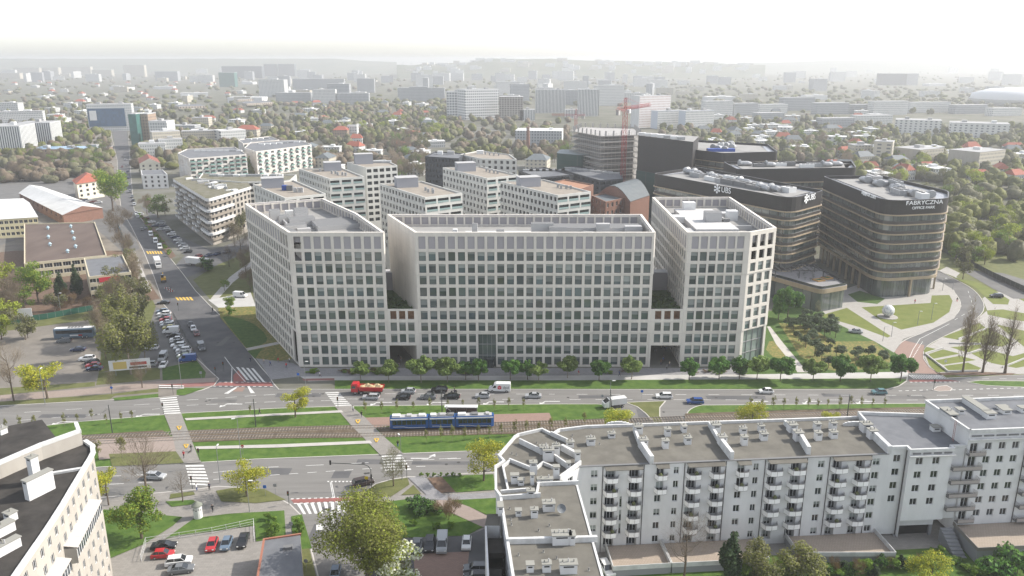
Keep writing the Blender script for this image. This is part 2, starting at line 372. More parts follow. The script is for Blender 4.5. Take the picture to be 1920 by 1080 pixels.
sheet('lawn', [(1615, 576), (1680, 572), (1745, 568), (1747, 554), (1780, 553), (1786, 564), (1780, 585), (1750, 605), (1690, 618), (1655, 603)], Z3, grass_y)
sheet('lawn', [(1612, 545), (1660, 560), (1645, 570), (1608, 566), (1590, 552)], Z3, grass_new)
# curve's red brick mouth and crossing
sheet('brick_crossing', [(1676, 661), (1694, 638), (1733, 647), (1731, 672), (1764, 702), (1703, 699)], .04, brick_red)
# east block lawns
sheet('forecourt', [(1766, 701), (1742, 686), (1733, 670), (1735, 652), (1763, 635), (1819, 608), (1851, 582), (1842, 560), (1860, 545), (1920, 555), (2080, 600), (2080, 695), (1920, 701), (1800, 704)], Z1, paving_l)
sheet('path', [(1760, 508), (1792, 520), (1800, 512), (1775, 500)], Z1, paving_l)
for q, mm in (([(1767, 632), (1836, 605), (1850, 616), (1796, 637)], grass_y), ([(1800, 640), (1852, 614), (1900, 640), (1880, 650), (1820, 644)], grass_y),
              ([(1732, 657), (1737, 650), (1757, 655), (1735, 665), (1760, 685), (1776, 697), (1757, 698), (1742, 684)], grass_y),
              ([(1741, 664), (1768, 655), (1800, 663), (1748, 673)], grass_y), ([(1752, 676), (1800, 667), (1830, 675), (1768, 684)], grass_y), ([(1770, 686), (1815, 680), (1840, 690), (1832, 696), (1780, 696)], grass_y),
              ([(1782, 651), (1838, 646), (1842, 651), (1815, 661)], grass_y), ([(1820, 662), (1850, 655), (1900, 668), (1885, 683), (1850, 678)], grass_y), ([(1856, 680), (1920, 662), (2000, 660), (2000, 672), (1905, 690)], grass_y),
              ([(1850, 582), (1880, 580), (1925, 588), (1990, 610), (1900, 600), (1852, 590)], grass_y), ([(1868, 608), (1920, 620), (1960, 640), (1920, 650)], grass_y),
              ([(1789, 521), (1830, 528), (1866, 545), (1893, 562), (1890, 571), (1862, 570), (1845, 555), (1830, 540)], grass_y), ([(1858, 532), (1920, 548), (2000, 560), (2000, 600), (1920, 565)], grass_y)):
    sheet('lawn', q, Z2, mm)
sheet('flower_bed', [(1757, 699), (1840, 697), (1905, 700), (1895, 703), (1765, 703)], Z2, dirt)
sheet('parking_lot', [(1800, 505), (1880, 512), (1990, 545), (1990, 560), (1900, 560), (1860, 540)], Z1, asphalt_m)
# low garden walls in the east block
# --- median overlays
def strip(name, pts, w, z, m):
    q = [P(x, y, z) for x, y in pts]; L = []; Rr = []
    for i, p in enumerate(q):
        d = (q[min(i+1, len(q)-1)]-q[max(i-1, 0)]).normalized(); n = Vector((-d.y, d.x, 0))*w/2
        L.append(p+n); Rr.append(p-n)
    mb = MB()
    for i in range(len(q)-1): mb.face([Rr[i], Rr[i+1], L[i+1], L[i]], m)
    return struct(mb.build(name))
sheet('track_bed', [(-300, 850), (164, 815), (305, 806), (323, 822), (164, 832), (-300, 875)], Z1, soil)
sheet('track_bed', [(345, 807), (520, 800), (656, 797), (690, 820), (520, 822), (362, 829)], Z1, soil)
sheet('track_bed', [(705, 801), (1034, 789), (1178, 783), (1200, 806), (975, 813), (722, 819)], Z1, soil)
sheet('track_bed', [(1285, 775), (1500, 768), (2200, 752), (2200, 778), (1286, 800)], Z1, soil)
sheet('tram_platform', [(180, 824), (330, 818), (338, 846), (186, 862)], Z2, brick_pink)
sheet('tram_platform', [(684, 783), (1030, 774), (1036, 788), (735, 798), (703, 801)], Z2, brick_red)
sheet('footpath', [(308, 777), (340, 775), (351, 804), (372, 858), (378, 867), (340, 869), (331, 850), (325, 824), (319, 804)], Z3, paving)
sheet('footpath', [(628, 762), (658, 761), (684, 782), (707, 806), (725, 823), (756, 850), (713, 853), (684, 823), (658, 797)], Z3, paving)
sheet('footpath', [(346, 784), (520, 775), (640, 769), (644, 773), (520, 779), (349, 788)], Z2, concrete_p)
sheet('footpath', [(366, 837), (520, 833), (694, 826), (698, 831), (520, 839), (368, 842)], Z2, concrete_p)
sheet('bare_ground', [(204, 851), (330, 846), (345, 868), (210, 874)], Z1, grass_dry)
# rails and sleepers: one track per line
def track(pts, name='tram_track'):
    q = [P(x, y, KZ+.02) for x, y in pts]; r = MB(); s = MB()
    for a, b in zip(q, q[1:]):
        d = (b-a); L = d.length; d.normalize(); n = Vector((-d.y, d.x, 0))
        for k in (-.72, .72): r.tube(a+n*k+Vector((0, 0, .1)), b+n*k+Vector((0, 0, .1)), .07, .07, steel, 4)
        for i in range(int(L/.75)):
            c = a+d*(i*.75); s.box((c.x, c.y, KZ), (.26, 2.4, .09), sleeperm, math.atan2(d.y, d.x))
    t = thing(name, None, None); t['kind'] = 'structure'
    r.build('rail', t); s.build('sleeper', t); return t
def yl(x, a, b): return a[1]+(b[1]-a[1])*(x-a[0])/(b[0]-a[0])
NT = [(-200, 838), (164, 820), (350, 812), (520, 806), (660, 801), (731, 800), (926, 795.5), (1180, 788), (1286, 783), (1730, 771), (2150, 760)]
ST = [(-200, 856), (164, 831), (350, 822), (520, 817), (742, 815), (1034, 803), (1200, 796), (1286, 790), (1730, 779), (2150, 768)]
track(NT); track(ST)
# --- south-west block overlays
sheet('lawn', [(320, 926), (362, 921), (366, 927), (318, 935)], Z1, grass_dry)
sheet('lawn', [(405, 920), (440, 914), (496, 917), (536, 937), (480, 943), (415, 940)], Z1, grass_dry)
sheet('lawn', [(310, 940), (362, 937), (372, 944), (322, 950)], Z1, grassm)
sheet('lawn', [(195, 955), (300, 965), (342, 969), (325, 985), (270, 1020), (203, 1048), (150, 1000)], Z1, grassm)
sheet('lawn', [(365, 971), (430, 963), (533, 957), (536, 1005), (480, 1015), (478, 985), (330, 1005), (310, 1010)], Z1, grassm)
sheet('lawn', [(546, 968), (566, 964), (585, 1028), (566, 1030), (548, 1003)], Z1, grassm)
sheet('lawn', [(560, 1030), (580, 1028), (594, 1085), (570, 1085)], Z1, grass_dry)
# --- south-east block overlays
sheet('lawn', [(680, 928), (692, 916), (705, 908), (735, 899), (764, 896), (768, 908), (735, 930), (700, 931)], Z1, grass_dry)
sheet('lawn', [(752, 928), (775, 909), (790, 926)], Z1, grass_dry)
sheet('flower_bed', [(802, 896), (828, 894), (860, 922), (822, 924)], Z1, dirt)
sheet('lawn', [(829, 894), (868, 891), (925, 889), (930, 918), (855, 923)], Z1, grassm)
sheet('lawn', [(840, 938), (930, 932), (935, 968), (915, 966), (880, 950)], Z1, grassm)
sheet('lawn', [(655, 950), (760, 936), (800, 942), (905, 988), (875, 1004), (760, 1008), (690, 1010), (680, 975)], Z1, grassm)
sheet('path', [(800, 940), (840, 936), (880, 950), (935, 978), (925, 992), (905, 988)], Z2, brick_pink)
sheet('path', [(765, 895), (797, 894), (815, 915), (832, 928), (1000, 918), (1000, 930), (840, 938), (760, 934), (800, 928)], Z2, paving_g)
sheet('parking_lot', [(760, 1009), (875, 1005), (912, 990), (930, 985), (935, 1100), (1000, 1140), (760, 1140), (690, 1080), (690, 1012)], Z2, asphalt_d)
sheet('parking_lot', [(775, 1038), (880, 1034), (872, 1100), (780, 1110)], Z3, brick_red)
sheet('yard', [(1100, 1050), (1500, 1040), (2300, 1000), (2400, 1200), (1050, 1200)], Z1, grassm)
# ---------------------------------------------------------------- painted markings
pm = MB()
def quadpx(mb, pts, z, m=None): mb.face([(*p, z) for p in pxy(pts, z)], m or paint)
def dashes(mb, pts, dash, gap, w=.14, z=.035, off=0):
    q = [P(x, y, z) for x, y in pts]; t = off
    for a, b in zip(q, q[1:]):
        d = b-a; L = d.length; d.normalize(); n = Vector((-d.y, d.x, 0))*w/2
        while t < L:
            e = min(t+dash, L); p0, p1 = a+d*t, a+d*e; mb.face([p0-n, p1-n, p1+n, p0+n], paint); t = e+gap if gap else e+.001
        t -= L
T1 = [(-300, 812), (0, 776), (205, 763), (300, 756)]; T2 = [(-300, 835), (0, 791), (205, 775), (300, 766)]
dashes(pm, T1, 4, 6); dashes(pm, T2, 4, 4)
for T, g in (([(350, 750), (520, 739), (600, 738)], 2), ([(350, 760), (520, 753), (620, 751)], 2), ([(660, 738), (1040, 739), (1640, 741)], 6), ([(650, 748), (1040, 749), (1640, 750)], 4), ([(1660, 741), (2100, 741)], 4), ([(1700, 750), (2100, 748)], 4)):
    dashes(pm, T, 3, g, .16)
dashes(pm, [(1685, 733), (1740, 731)], 1, 1, .3); dashes(pm, [(1785, 731), (1920, 727)], 1, 1, .3); dashes(pm, [(1920, 710), (1800, 710)], 2, 3)
for T, dd, g in (([(200, 893), (290, 889)], 3, 3), ([(205, 908), (300, 903)], 3, 3), ([(400, 886), (480, 877), (640, 870), (870, 858), (960, 854)], 4, 6), ([(400, 899), (490, 892), (700, 878), (800, 874)], 2, 2), ([(790, 862), (880, 859)], 3, 3)):
    dashes(pm, T, dd, g, .16)
def zebra(a, b, c, d, n, z=.036, fill=.5):
    """bars between edge a-b and edge c-d"""
    for i in range(n):
        t0, t1 = (i+.5-fill/2)/n, (i+.5+fill/2)/n
        quadpx(pm, [lerp(a, b, t0), lerp(a, b, t1), lerp(c, d, t1), lerp(c, d, t0)], z)
zebra((299, 746), (308, 777), (331, 743), (339, 776), 8); zebra((609, 735), (630, 762), (634, 734), (660, 761), 8)
zebra((347, 871), (357, 910), (381, 870), (395, 912), 7); zebra((715, 853), (722, 884), (752, 851), (772, 882), 6)
zebra((552, 943), (668, 938), (566, 964), (662, 960), 9); zebra((1702, 703), (1766, 703), (1712, 710), (1780, 710), 14, .05)
zebra((460, 712), (500, 717), (440, 688), (478, 691), 4); zebra((1287, 797), (1287, 798), (1239, 797), (1239, 798), 1)
zebra((298, 721), (298, 728), (345, 722), (345, 729), 2, Z4)
sheet('cycle_crossing', [(545, 936), (668, 932), (668, 939), (551, 944)], .036, redlane)
dashes(pm, [(545, 935.5), (668, 931.5)], .6, .6, .35, .041); dashes(pm, [(551, 944), (668, 939.5)], .6, .6, .35, .041)
sheet('cycle_crossing', [(402, 723), (411, 717), (508, 717), (512, 724)], .037, redlane)
dashes(pm, [(410, 716.5), (508, 716.5)], .8, .8, .3, .042); dashes(pm, [(400, 724), (512, 725)], .8, .8, .3, .042)
sheet('cycle_crossing', [(1703, 712), (1780, 712), (1800, 715), (1706, 716)], .05, redlane)
dashes(pm, [(1706, 716.5), (1800, 716)], .7, .7, .4, .055)
dashes(pm, [(619, 904), (625, 935)], 99, 0, .15); dashes(pm, [(621.5, 904), (628, 935)], 99, 0, .15); dashes(pm, [(620, 960), (632, 1030)], 99, 0, .15); dashes(pm, [(622, 960), (634.5, 1030)], 99, 0, .15)
dashes(pm, [(1697, 690), (1712, 655), (1725, 635), (1780, 607)], 99, 0, .16, .05); dashes(pm, [(1700, 690), (1730, 640)], .8, .8, .25, .05)
dashes(pm, [(1790, 600), (1826, 578), (1815, 545)], 3, 4, .14, .05)
for i in range(7): quadpx(pm, [(613+i*7, 902), (618+i*7, 901.7), (615.5+i*7, 904.5)], .036)
def arrow(x, y, s=1, turn=1):
    """lane arrow, its tail at x,y, pointing along -x of the photo (s>0) with a bend towards the camera"""
    o = P(x, y, .036); k = Vector((-1 if s > 0 else 1, 0, 0)); n = Vector((0, -1 if turn > 0 else 1, 0))
    f = lambda a, b: o+k*a+n*b
    pm.face([f(0, 0), f(4, 0), f(4, .35), f(0, .35)][::1], paint); pm.face([f(4, .35), f(4, 0), f(5, 1.2), f(4.6, 1.4)], paint); pm.face([f(4, 1.2), f(5.6, 1.0), f(5.4, 2.3)], paint)
for x, y in ((455, 757), (735, 754), (840, 754), (945, 753), (1050, 752), (1440, 752), (1540, 752), (1640, 752), (145, 790), (300, 776)): arrow(x, y)
arrow(770, 860, -1, -1)
dashes(pm, [(421, 669), (435, 688)], 99, 0, .2, .045)
for a, b, c in (((435, 688), (434, 715), (457, 708)),):
    dashes(pm, [a, (434, 718)], 99, 0, .2, .045); dashes(pm, [a, (460, 716)], 99, 0, .2, .045)
quadpx(pm, [(420, 738), (441, 726), (446, 726), (428, 738)], .042); quadpx(pm, [(464, 725), (468, 725), (478, 737), (470, 737)], .042)
sheet('traffic_island', [(436, 734), (445, 726), (460, 726), (455, 734)], .043, brick_red); sheet('traffic_island', [(437, 704), (447, 694), (462, 715), (438, 716)], .043, redlane)
quadpx(pm, [(593, 984), (606, 983), (607, 993), (593, 994)], .036)
for i in range(5): quadpx(pm, [(328+i*6.5, 557+i*.0), (332+i*6.5, 557), (337+i*6.5, 563), (333+i*6.5, 563)], .045, paint_y)
for i in range(6): quadpx(pm, [(274+i*5, 471), (277+i*5, 471), (280+i*5, 476), (277+i*5, 476)], .045, paint_y)
for x, y in ((336, 802), (349, 836), (671, 790), (706, 825)):   # tram warning triangles on the footpaths
    for a, b in (((0, 4), (4, -3)), ((4, -3), (-4, -3)), ((-4, -3), (0, 4))):
        q = [P(x+a[0], y+a[1], Z4), P(x+b[0], y+b[1], Z4)]; d = (q[1]-q[0]).normalized(); n = Vector((-d.y, d.x, 0))*.14
        pm.face([q[0]-n, q[1]-n, q[1]+n, q[0]+n], paint_y)
dashes(pm, [(1038, 0)]*0 or [(1168, 757), (1142, 758)], .8, .8, .3)
struct(pm.build('road_markings'))
rp = MB(); r4 = random.Random(4)
for x, y, w, d in ((420, 752, 7, 2), (560, 741, 12, 2.5), (705, 866, 9, 2.2), (520, 884, 6, 3), (830, 868, 14, 1.6), (1120, 744, 10, 2), (1380, 746, 16, 2.4), (1570, 741, 8, 2), (120, 780, 12, 2), (230, 900, 8, 2.4), (420, 640, 2, 9), (352, 560, 2.4, 7), (590, 1000, 2, 6), (640, 890, 4, 3), (1700, 745, 10, 2.2), (1205, 775, 2.5, 5), (610, 955, 2.5, 2)):
    p = P(x, y, 0); q = [(p.x+a*w/2+r4.uniform(-.2, .2), p.y+b*d/2+r4.uniform(-.15, .15)) for a, b in ((-1, -1), (1, -1), (1, 1), (-1, 1))]; rp.face([(*c, .0325 if x < 300 or y > 700 else .034) for c in q], asphalt_d if r4.random() < .7 else asphalt_m)
    for k in range(2): c = P(x+r4.uniform(-60, 60), y+r4.uniform(-3, 3), .0375); rp.face([(c.x+.4*math.cos(t), c.y+.4*math.sin(t), .0375) for t in [i*math.pi/4 for i in range(8)]], unit_manhole)
struct(rp.build('road_repair'))
# ================================================================ WHITE OFFICE COMPLEX
def on_wall(A, B, x, y):
    """where the sight line of map pixel x,y meets the vertical plane through A,B -> (distance along A-B, height)"""
    u = (x-960)/FPX; v = (y-540)/FPX; dx, dy, dz = u, CP-v*SP, -(SP+v*CP)
    ex, ey = B[0]-A[0], B[1]-A[1]; L = math.hypot(ex, ey); ex /= L; ey /= L
    det = dx*(-ey)-dy*(-ex)               # dx*t - ex*s = A.x ; dy*t - ey*s = A.y
    t = (A[0]*(-ey)-A[1]*(-ex))/det; s = (dx*A[1]-dy*A[0])/det
    return s, CH+dz*t
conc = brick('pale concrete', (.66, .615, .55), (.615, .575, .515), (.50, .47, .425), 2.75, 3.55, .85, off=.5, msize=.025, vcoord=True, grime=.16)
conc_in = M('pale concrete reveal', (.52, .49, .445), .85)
glass_o = M('office glass', (.085, .11, .10), .06, spec=.9, rand=.45)
glass_b = M('office glass blue', (.07, .10, .10), .05, spec=.9, rand=.45)
glass_dk = M('dark glass', (.018, .024, .026), .06, spec=.8, rand=.3)
frame_dk = M('dark metal frame', (.045, .047, .05), .5)
frame_gy = M('grey metal frame', (.25, .25, .25), .5)
panel_l = M('louvre panel', (.30, .285, .295), .7, rand=.06)
roof_g = M('roof membrane', (.27, .265, .255), .95, (.22, .215, .205), .2, coord='World', detail=8)
roof_w = M('roof white membrane', (.46, .455, .445), .9, (.40, .395, .385), .3, coord='World')
unit_g = M('roof unit grey', (.36, .355, .35), .7); unit_d = M('roof unit dark', (.15, .15, .15), .8); unit_w = M('roof unit white', (.6, .6, .59), .7)
gardenm = M('roof garden green', (.03, .06, .015), .95, (.06, .09, .02), .8, coord='World', detail=6)
wood = M('timber boards', (.30, .17, .09), .8, (.22, .12, .06), 1.5)
oc = thing('office_complex', 'large pale concrete office complex of three joined wings with a grid of square windows', 'office building', (0, 221, 0))
def rel(o, root):                                   # children keep world coordinates
    o.matrix_parent_inverse = root.matrix_world.inverted(); return o
OFF = Vector((0, -221, 0))
ROWS = [(a_-.05, b_+.07) for a_, b_ in [(.75, 3.2), (4.2, 6.75), (7.85, 10.35), (11.45, 13.95), (15.0, 17.5), (18.6, 21.1), (22.1, 24.6), (25.65, 28.15), (29.15, 31.65), (32.7, 35.2)]]
TECH = (36.2, 39.8); TOP = 41.0
LEDGE = [0, 18.05, 28.65, TOP]
def wing(poly, faces, roofh=3.6, steps=(0, .18, .36), ledges=(0, 18.05, 32.2, TOP), lim=100, parts=None):
    """poly ccw world corners; faces: {edge index: dict(n=, skip=f(i,row), blank=)}"""
    mb = MB(); wg = link('wing', None, oc)
    fac = Facade(wg, lim); tec = Facade(wg, 40)
    n = len(poly)
    for i in range(n):
        A, B = Vector(poly[i]), Vector(poly[(i+1) % n]); L = (B-A).length; d = (B-A)/L; out = Vector((d.y, -d.x))
        f = faces.get(i, {})
        for s in range(len(ledges)-1):
            z0, z1 = ledges[s], ledges[s+1]; o = steps[s]
            a, b = A+out*o-d*o*.0, B+out*o
            ops = []
            if f.get('n'):
                cols = grid(L, f['n'], f.get('w', 2.0), f.get('m0'), f.get('m1'))
                for r, (r0, r1) in enumerate(ROWS+[TECH]):
                    if not (z0-.01 <= r0 and r1 <= z1+.01): continue
                    for c, (u0, u1) in enumerate(cols):
                        k = f['skip'](c, r) if 'skip' in f else None
                        if k == 'x': continue
                        ops.append((u0, u1, r0, r1))
                        if k == 'open': continue
                        g = glass_o if rnd.random() < .6 else glass_b
                        if r == 10: tec.win(a, b, u0, u1, r0, r1, .18, 'pane', panel_l, panel_l, 0, f.get('prio', 0)+r, 'louvre_panel')
                        else: fac.win(a, b, u0, u1, r0, r1, .38, 'blind_sheen', g, frame_dk, rnd.choice((0, 1, 1, 2, 2, 2, 3)), f.get('prio', 0)+r+rnd.random()*.5)
            for q in f.get('holes', []):
                if z0-.01 <= q[2] and q[3] <= z1+.01: ops.append(q)
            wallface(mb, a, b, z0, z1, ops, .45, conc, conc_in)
        # ledge undersides / joints
        for s in range(1, len(ledges)-1):
            a0, b0 = A+out*steps[s-1], B+out*steps[s-1]; a1, b1 = A+out*steps[s], B+out*steps[s]; z = ledges[s]
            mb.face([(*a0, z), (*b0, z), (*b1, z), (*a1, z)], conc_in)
        # corner closing strips between neighbouring edges
        C = Vector(poly[(i+2) % n]); d2 = (C-B).normalized(); out2 = Vector((d2.y, -d2.x))
        for s in range(len(ledges)-1):
            o = steps[s]
            if o: mb.face([(*(B+out*o), ledges[s]), (*(B+out2*o), ledges[s]), (*(B+out2*o), ledges[s+1]), (*(B+out*o), ledges[s+1])], conc)
    # parapet top and inner faces with posts
    so = inset(poly, -steps[-1]); si = inset(poly, .45)
    for i in range(n):
        j = (i+1) % n
        mb.face([(*so[i], TOP), (*so[j], TOP), (*si[j], TOP), (*si[i], TOP)], conc)
        mb.face([(*si[j], TOP-roofh), (*si[i], TOP-roofh), (*si[i], TOP), (*si[j], TOP)], panel_l)
        a, b = Vector(si[i]), Vector(si[j]); L = (b-a).length; d = (b-a)/L; nn = Vector((-d.y, d.x)); rz = math.atan2(d.y, d.x)
        mb.box((*(a+(b-a)/2+nn*.12), TOP-.8), (L-.6, .24, .5), conc, rz); mb.box((*(a+(b-a)/2+nn*.12), TOP-roofh+.01), (L-.6, .24, .5), conc, rz)
        for k in range(int(L/2.75)+1):
            p = a+d*min(L-.4, .4+k*2.75)+nn*.2; mb.box((*p, TOP-roofh+.02), (.5 if k % 3 else .7, .4, roofh-.35), conc, rz)
    me = mb.mesh('wing'); wg_mesh = link('wall', me, wg, OFF)
    rf = MB(); rf.face([(*p, TOP-roofh) for p in si], roof_g); link('roof', rf.mesh('roof'), wg, OFF)
    for F in (fac, tec):
        for o in F.finish(): o.location = Vector(o.location)+OFF
    for ch in wg.children:
        if ch.get('kind') == 'stuff': ch.location = OFF
    return wg
def roofbox(wg, c, dims, m, rz=0, mt=None, name='roof_unit'):
    mb = MB(); mb.box((0, 0, 0), dims, m, 0, mt); return mb.build(name, wg, Vector(c)+OFF, rz)
RZ0 = TOP-3.6
Lp = [(-63.2, 221), (-36.5, 221), (-49.6, 249.7), (-66.8, 278), (-90.5, 267.5)]
cornerL = lambda c, r: 'open' if (c == 0 and r >= 9) else None
wl = wing(Lp, {0: dict(n=9, m0=1.1, m1=.75, prio=50, skip=cornerL), 1: dict(n=10), 4: dict(n=18, prio=20, m0=1.0, m1=1.4, skip=lambda c, r: 'open' if (c >= 15 and r >= 9) else ('x' if c >= 16 and r < 3 else None), holes=[(49.0, 52.6, .3, 10.6)]), 2: dict(n=8), 3: dict(n=10)}, steps=(0, .18, .36))
# recessed corner terrace and roof plant of this wing
for c, dm, m, mt in (((-74, 254, RZ0), (13, 9, .35), roof_w, roof_w), ((-77.5, 256, RZ0+.3), (3.2, 3, 3.4), unit_g, unit_d), ((-73, 250.5, RZ0+.3), (3.2, 2.6, 2.6), unit_g, unit_d), ((-70.5, 262, RZ0), (4.4, 3, 3.1), unit_g, unit_d),
                     ((-69.2, 257, RZ0), (4, 2.6, 2.6), unit_g, unit_d), ((-67, 249, RZ0), (8, 4, 2.5), unit_g, unit_d), ((-66.5, 240, RZ0), (6, 4.2, 2.1), unit_g, unit_d), ((-63.5, 238, RZ0), (4, 2, 1.2), unit_g, unit_g),
                     ((-60, 244, RZ0), (4, 2.4, 1.2), unit_g, unit_g), ((-55.5, 247, RZ0), (14, 12, 1.6), unit_g, unit_d), ((-75, 264, RZ0), (2.5, 2, 1.9), unit_w, unit_w), ((-71.5, 246.5, RZ0), (.5, 20, 1.7), unit_g, unit_g)):
    roofbox(wl, c, dm, m, .42 if dm[0] < 13 else .42, mt)
mb = MB(); mb.prism(ccw([(-62.6, 222), (-57.5, 222), (-70, 238), (-72.5, 236.5)]), RZ0, RZ0+2.2, conc, unit_d); mb.build('roof_terrace', wl, OFF)
mb = MB(); mb.prism(ccw([(-63, 221.5), (-58.5, 221.5), (-61, 231), (-68, 230)]), 32.25, 32.5, conc, roof_g); mb.build('terrace_slab', wl, OFF)
mb = MB(); mb.face([(-60.2, 221.6, 32.6), (-60.2, 221.6, 39), (-64, 229, 39), (-64, 229, 32.6)], conc); mb.build('terrace_wall', wl, OFF)
Mp = [(-27.3, 221), (40.4, 221), (40.8, 248), (-39.1, 248)]
gap = lambda c, r: 'x' if (c in (6, 7) and r < 3) else None
colsM = grid(67.7, 24, 1.86, .75, .75)
entr = (colsM[6][0]-.2, colsM[7][1]+.4, .05, 10.35)
wm = wing(Mp, {0: dict(n=24, m0=.68, m1=.68, prio=50, skip=gap, holes=[entr]), 1: dict(n=9), 2: dict(n=27)}, steps=(0, .18, .36), ledges=(0, 11.0, 28.65, TOP))
for c, dm, m, mt in (((10, 231, RZ0), (48, 9, .9), roof_w, roof_w), ((-11, 231, RZ0+.9), (1.6, 1.6, 3.2), unit_g, unit_d), ((-3.5, 233, RZ0+.9), (2.4, 1.6, .9), unit_g, unit_d), ((9, 232, RZ0+.9), (6.6, 2.6, 3.2), unit_g, unit_d), ((13.5, 229.5, RZ0+.9), (5.2, 2.4, 2.6), unit_g, unit_d),
                     ((27, 232, RZ0+.9), (4, 2, 3.0), unit_g, unit_g), ((22.5, 230, RZ0+.9), (3, 2, 1.0), unit_d, unit_d), ((32, 236, RZ0), (30, 7, 2.4), unit_g, unit_d), ((44, 233, RZ0)if 0 else (36, 232, RZ0), (5, 2.2, 3.2), unit_g, unit_g), ((-21, 229, RZ0), (2.6, 1.6, 1.8), unit_w, unit_w), ((17.5, 229, RZ0+.9), (2.4, 1.4, .9), unit_g, unit_g), ((-17, 233, RZ0), (1.4, 1.2, 2.0), unit_w, unit_w)):
    if c[0]+dm[0]/2 > 40: c = (40-dm[0]/2-1, c[1], c[2])
    roofbox(wm, c, dm, m, 0, mt)
# glazed entrance
mb = MB(); e0, e1 = -27.3+entr[0], -27.3+entr[1]
mb.face([(e0, 221.9, .05), (e1, 221.9, .05), (e1, 221.9, 10.35), (e0, 221.9, 10.35)], glass_o)
for k in range(5): mb.box((e0+(e1-e0)*k/4, 221.85, .05), (.12, .12, 10.3), frame_gy)
for z in (3.4, 6.9): mb.box(((e0+e1)/2, 221.85, z), (e1-e0, .14, .18), frame_gy)
mb.build('entrance_glazing', wm, OFF)
mb = MB(); mb.lathe([(1.5, 0), (1.5, 2.6), (1.6, 2.6), (1.6, 2.9)], glass_dk, ((e0+e1)/2+.6, 221.3, .05), 16); mb.build('revolving_door', wm, OFF)
Rp = [(50, 221), (67.6, 221.5), (76.8, 227.5), (77.5, 281), (50.2, 280.5)]
wr = wing(Rp, {0: dict(n=6, m0=1.1, m1=1.5, prio=50), 1: dict(n=3, w=2.2, m0=1.0, m1=1.0, prio=60, skip=lambda c, r: 'x' if r < 3 else ('open' if r >= 9 else None), holes=[(1.0, 10.0, .05, 10.9)]), 2: dict(n=18), 3: dict(n=9), 4: dict(n=20, prio=20)}, steps=(0, .18, .36), ledges=(0, 11.2, 28.65, TOP), lim=100)
for c, dm, m, mt in (((62, 252, RZ0), (13, 34, 1.5), roof_w, roof_w), ((63.5, 248, RZ0+1.5), (5, 4, 3), unit_g, unit_d), ((67.5, 247, RZ0+1.5), (2, 2, 1), unit_d, unit_d), ((60.5, 269, RZ0+1.5), (4, 3, 2.4), unit_w, unit_w), ((72, 257, RZ0), (3.4, 3, 3.2), unit_w, unit_w), ((54, 254, RZ0), (3.4, 4, 2), unit_w, unit_w), ((57.5, 234, RZ0), (12, 12, .9), unit_g, unit_g), ((69.5, 241, RZ0), (9, .5, 1.4), unit_g, unit_g), ((70.5, 262, RZ0), (3, 3, 1.6), unit_g, unit_w)):
    roofbox(wr, c, dm, m, 0, mt)
mb = MB(); mb.face([(67.9, 222.6, .1), (76.2, 228.0, .1), (76.2, 228.0, 10.9), (67.9, 222.6, 10.9)], M('lobby glass', (.20, .24, .22), .05, spec=.9))
for k in range(5):
    p = lerp((67.9, 222.5), (76.2, 227.9), k/4); mb.box((*p, .1), (.14, .14, 10.8), frame_gy)
for z in (3.5, 7.0):
    mb.prism(ccw([(67.9, 222.4), (76.2, 227.8), (76.1, 228), (67.8, 222.6)]), z, z+.25, frame_gy)
mb.build('entrance_glazing', wr, OFF)
# links between the wings: passage below, two glazed storeys, planted terrace on top
for x0, x1 in ((-36.5, -27.3), (40.4, 50.0)):
    lk = link('link', None, oc); mb = MB(); W = x1-x0; A, B = (x0, 220.9), (x1, 220.9); fac = Facade(lk)
    cols = grid(W, 3, 1.86, .9, 1.3) if x0 < 0 else grid(W, 3, 1.86, 1.4, .9)
    ops = []
    for c in cols:
        for r in (2, 3): ops.append((*c, *ROWS[r])); fac.win(A, B, *c, *ROWS[r], .38, 'blind_sheen', glass_o, frame_dk, rnd.choice((0, 1, 2)), 1)
        ops.append((*c, *ROWS[4]))
    ops.append((.25, W-.9, .0, 6.9) if x0 < 0 else (.6, W-.25, .0, 6.9))
    wallface(mb, A, B, 0, 18.05, ops, .6, conc, conc_in)
    mb.face([(x0, 220.9, 18.05), (x1, 220.9, 18.05), (x1, 221.5, 18.05), (x0, 221.5, 18.05)], conc)
    mb.face([(x1, 221.5, 14.4), (x0, 221.5, 14.4), (x0, 221.5, 18.05), (x1, 221.5, 18.05)], conc_in) if 0 else None
    q = [(x0-.5, 221.5), (x1+.5, 221.5), (x1-1 if x0 < 0 else x1, 247), (x0-11 if x0 < 0 else x0, 247)]
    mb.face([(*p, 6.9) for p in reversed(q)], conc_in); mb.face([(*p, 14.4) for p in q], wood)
    mb.face([(q[0][0], 224.5, 14.4), (q[1][0], 224.5, 14.4), (q[1][0], 224.5, 16.6), (q[0][0], 224.5, 16.6)], wood)
    link('wall', mb.mesh('wall'), lk, OFF)
    g = MB(); gq = [(q[0][0], 224.5), (q[1][0], 224.5), q[2], q[3]]; g.face([(*p, 16.6) for p in gq], gardenm)
    for k in range(90):
        t, s = rnd.random(), rnd.random()**1.0; p = lerp(lerp(gq[0], gq[1], t), lerp(gq[3], gq[2], t), s*.7); h = rnd.uniform(.3, 1.1); r = rnd.uniform(.4, 1.0)
        g.lathe([(r*.5, 0), (r, h*.4), (r*.7, h*.8), (.05, h)], gardenm, (*p, 16.6), 6)
    link('roof_garden', g.mesh('roof_garden'), lk, OFF)
    bk = MB(); bk.prism(ccw([(q[3][0], 246), (q[2][0], 246), (q[2][0], 250), (q[3][0], 250)]), 16.6, 22.5, panel_l, unit_g); link('back_wall', bk.mesh('back_wall'), lk, OFF)
    for o in fac.finish(): o.location = Vector(o.location)+OFF
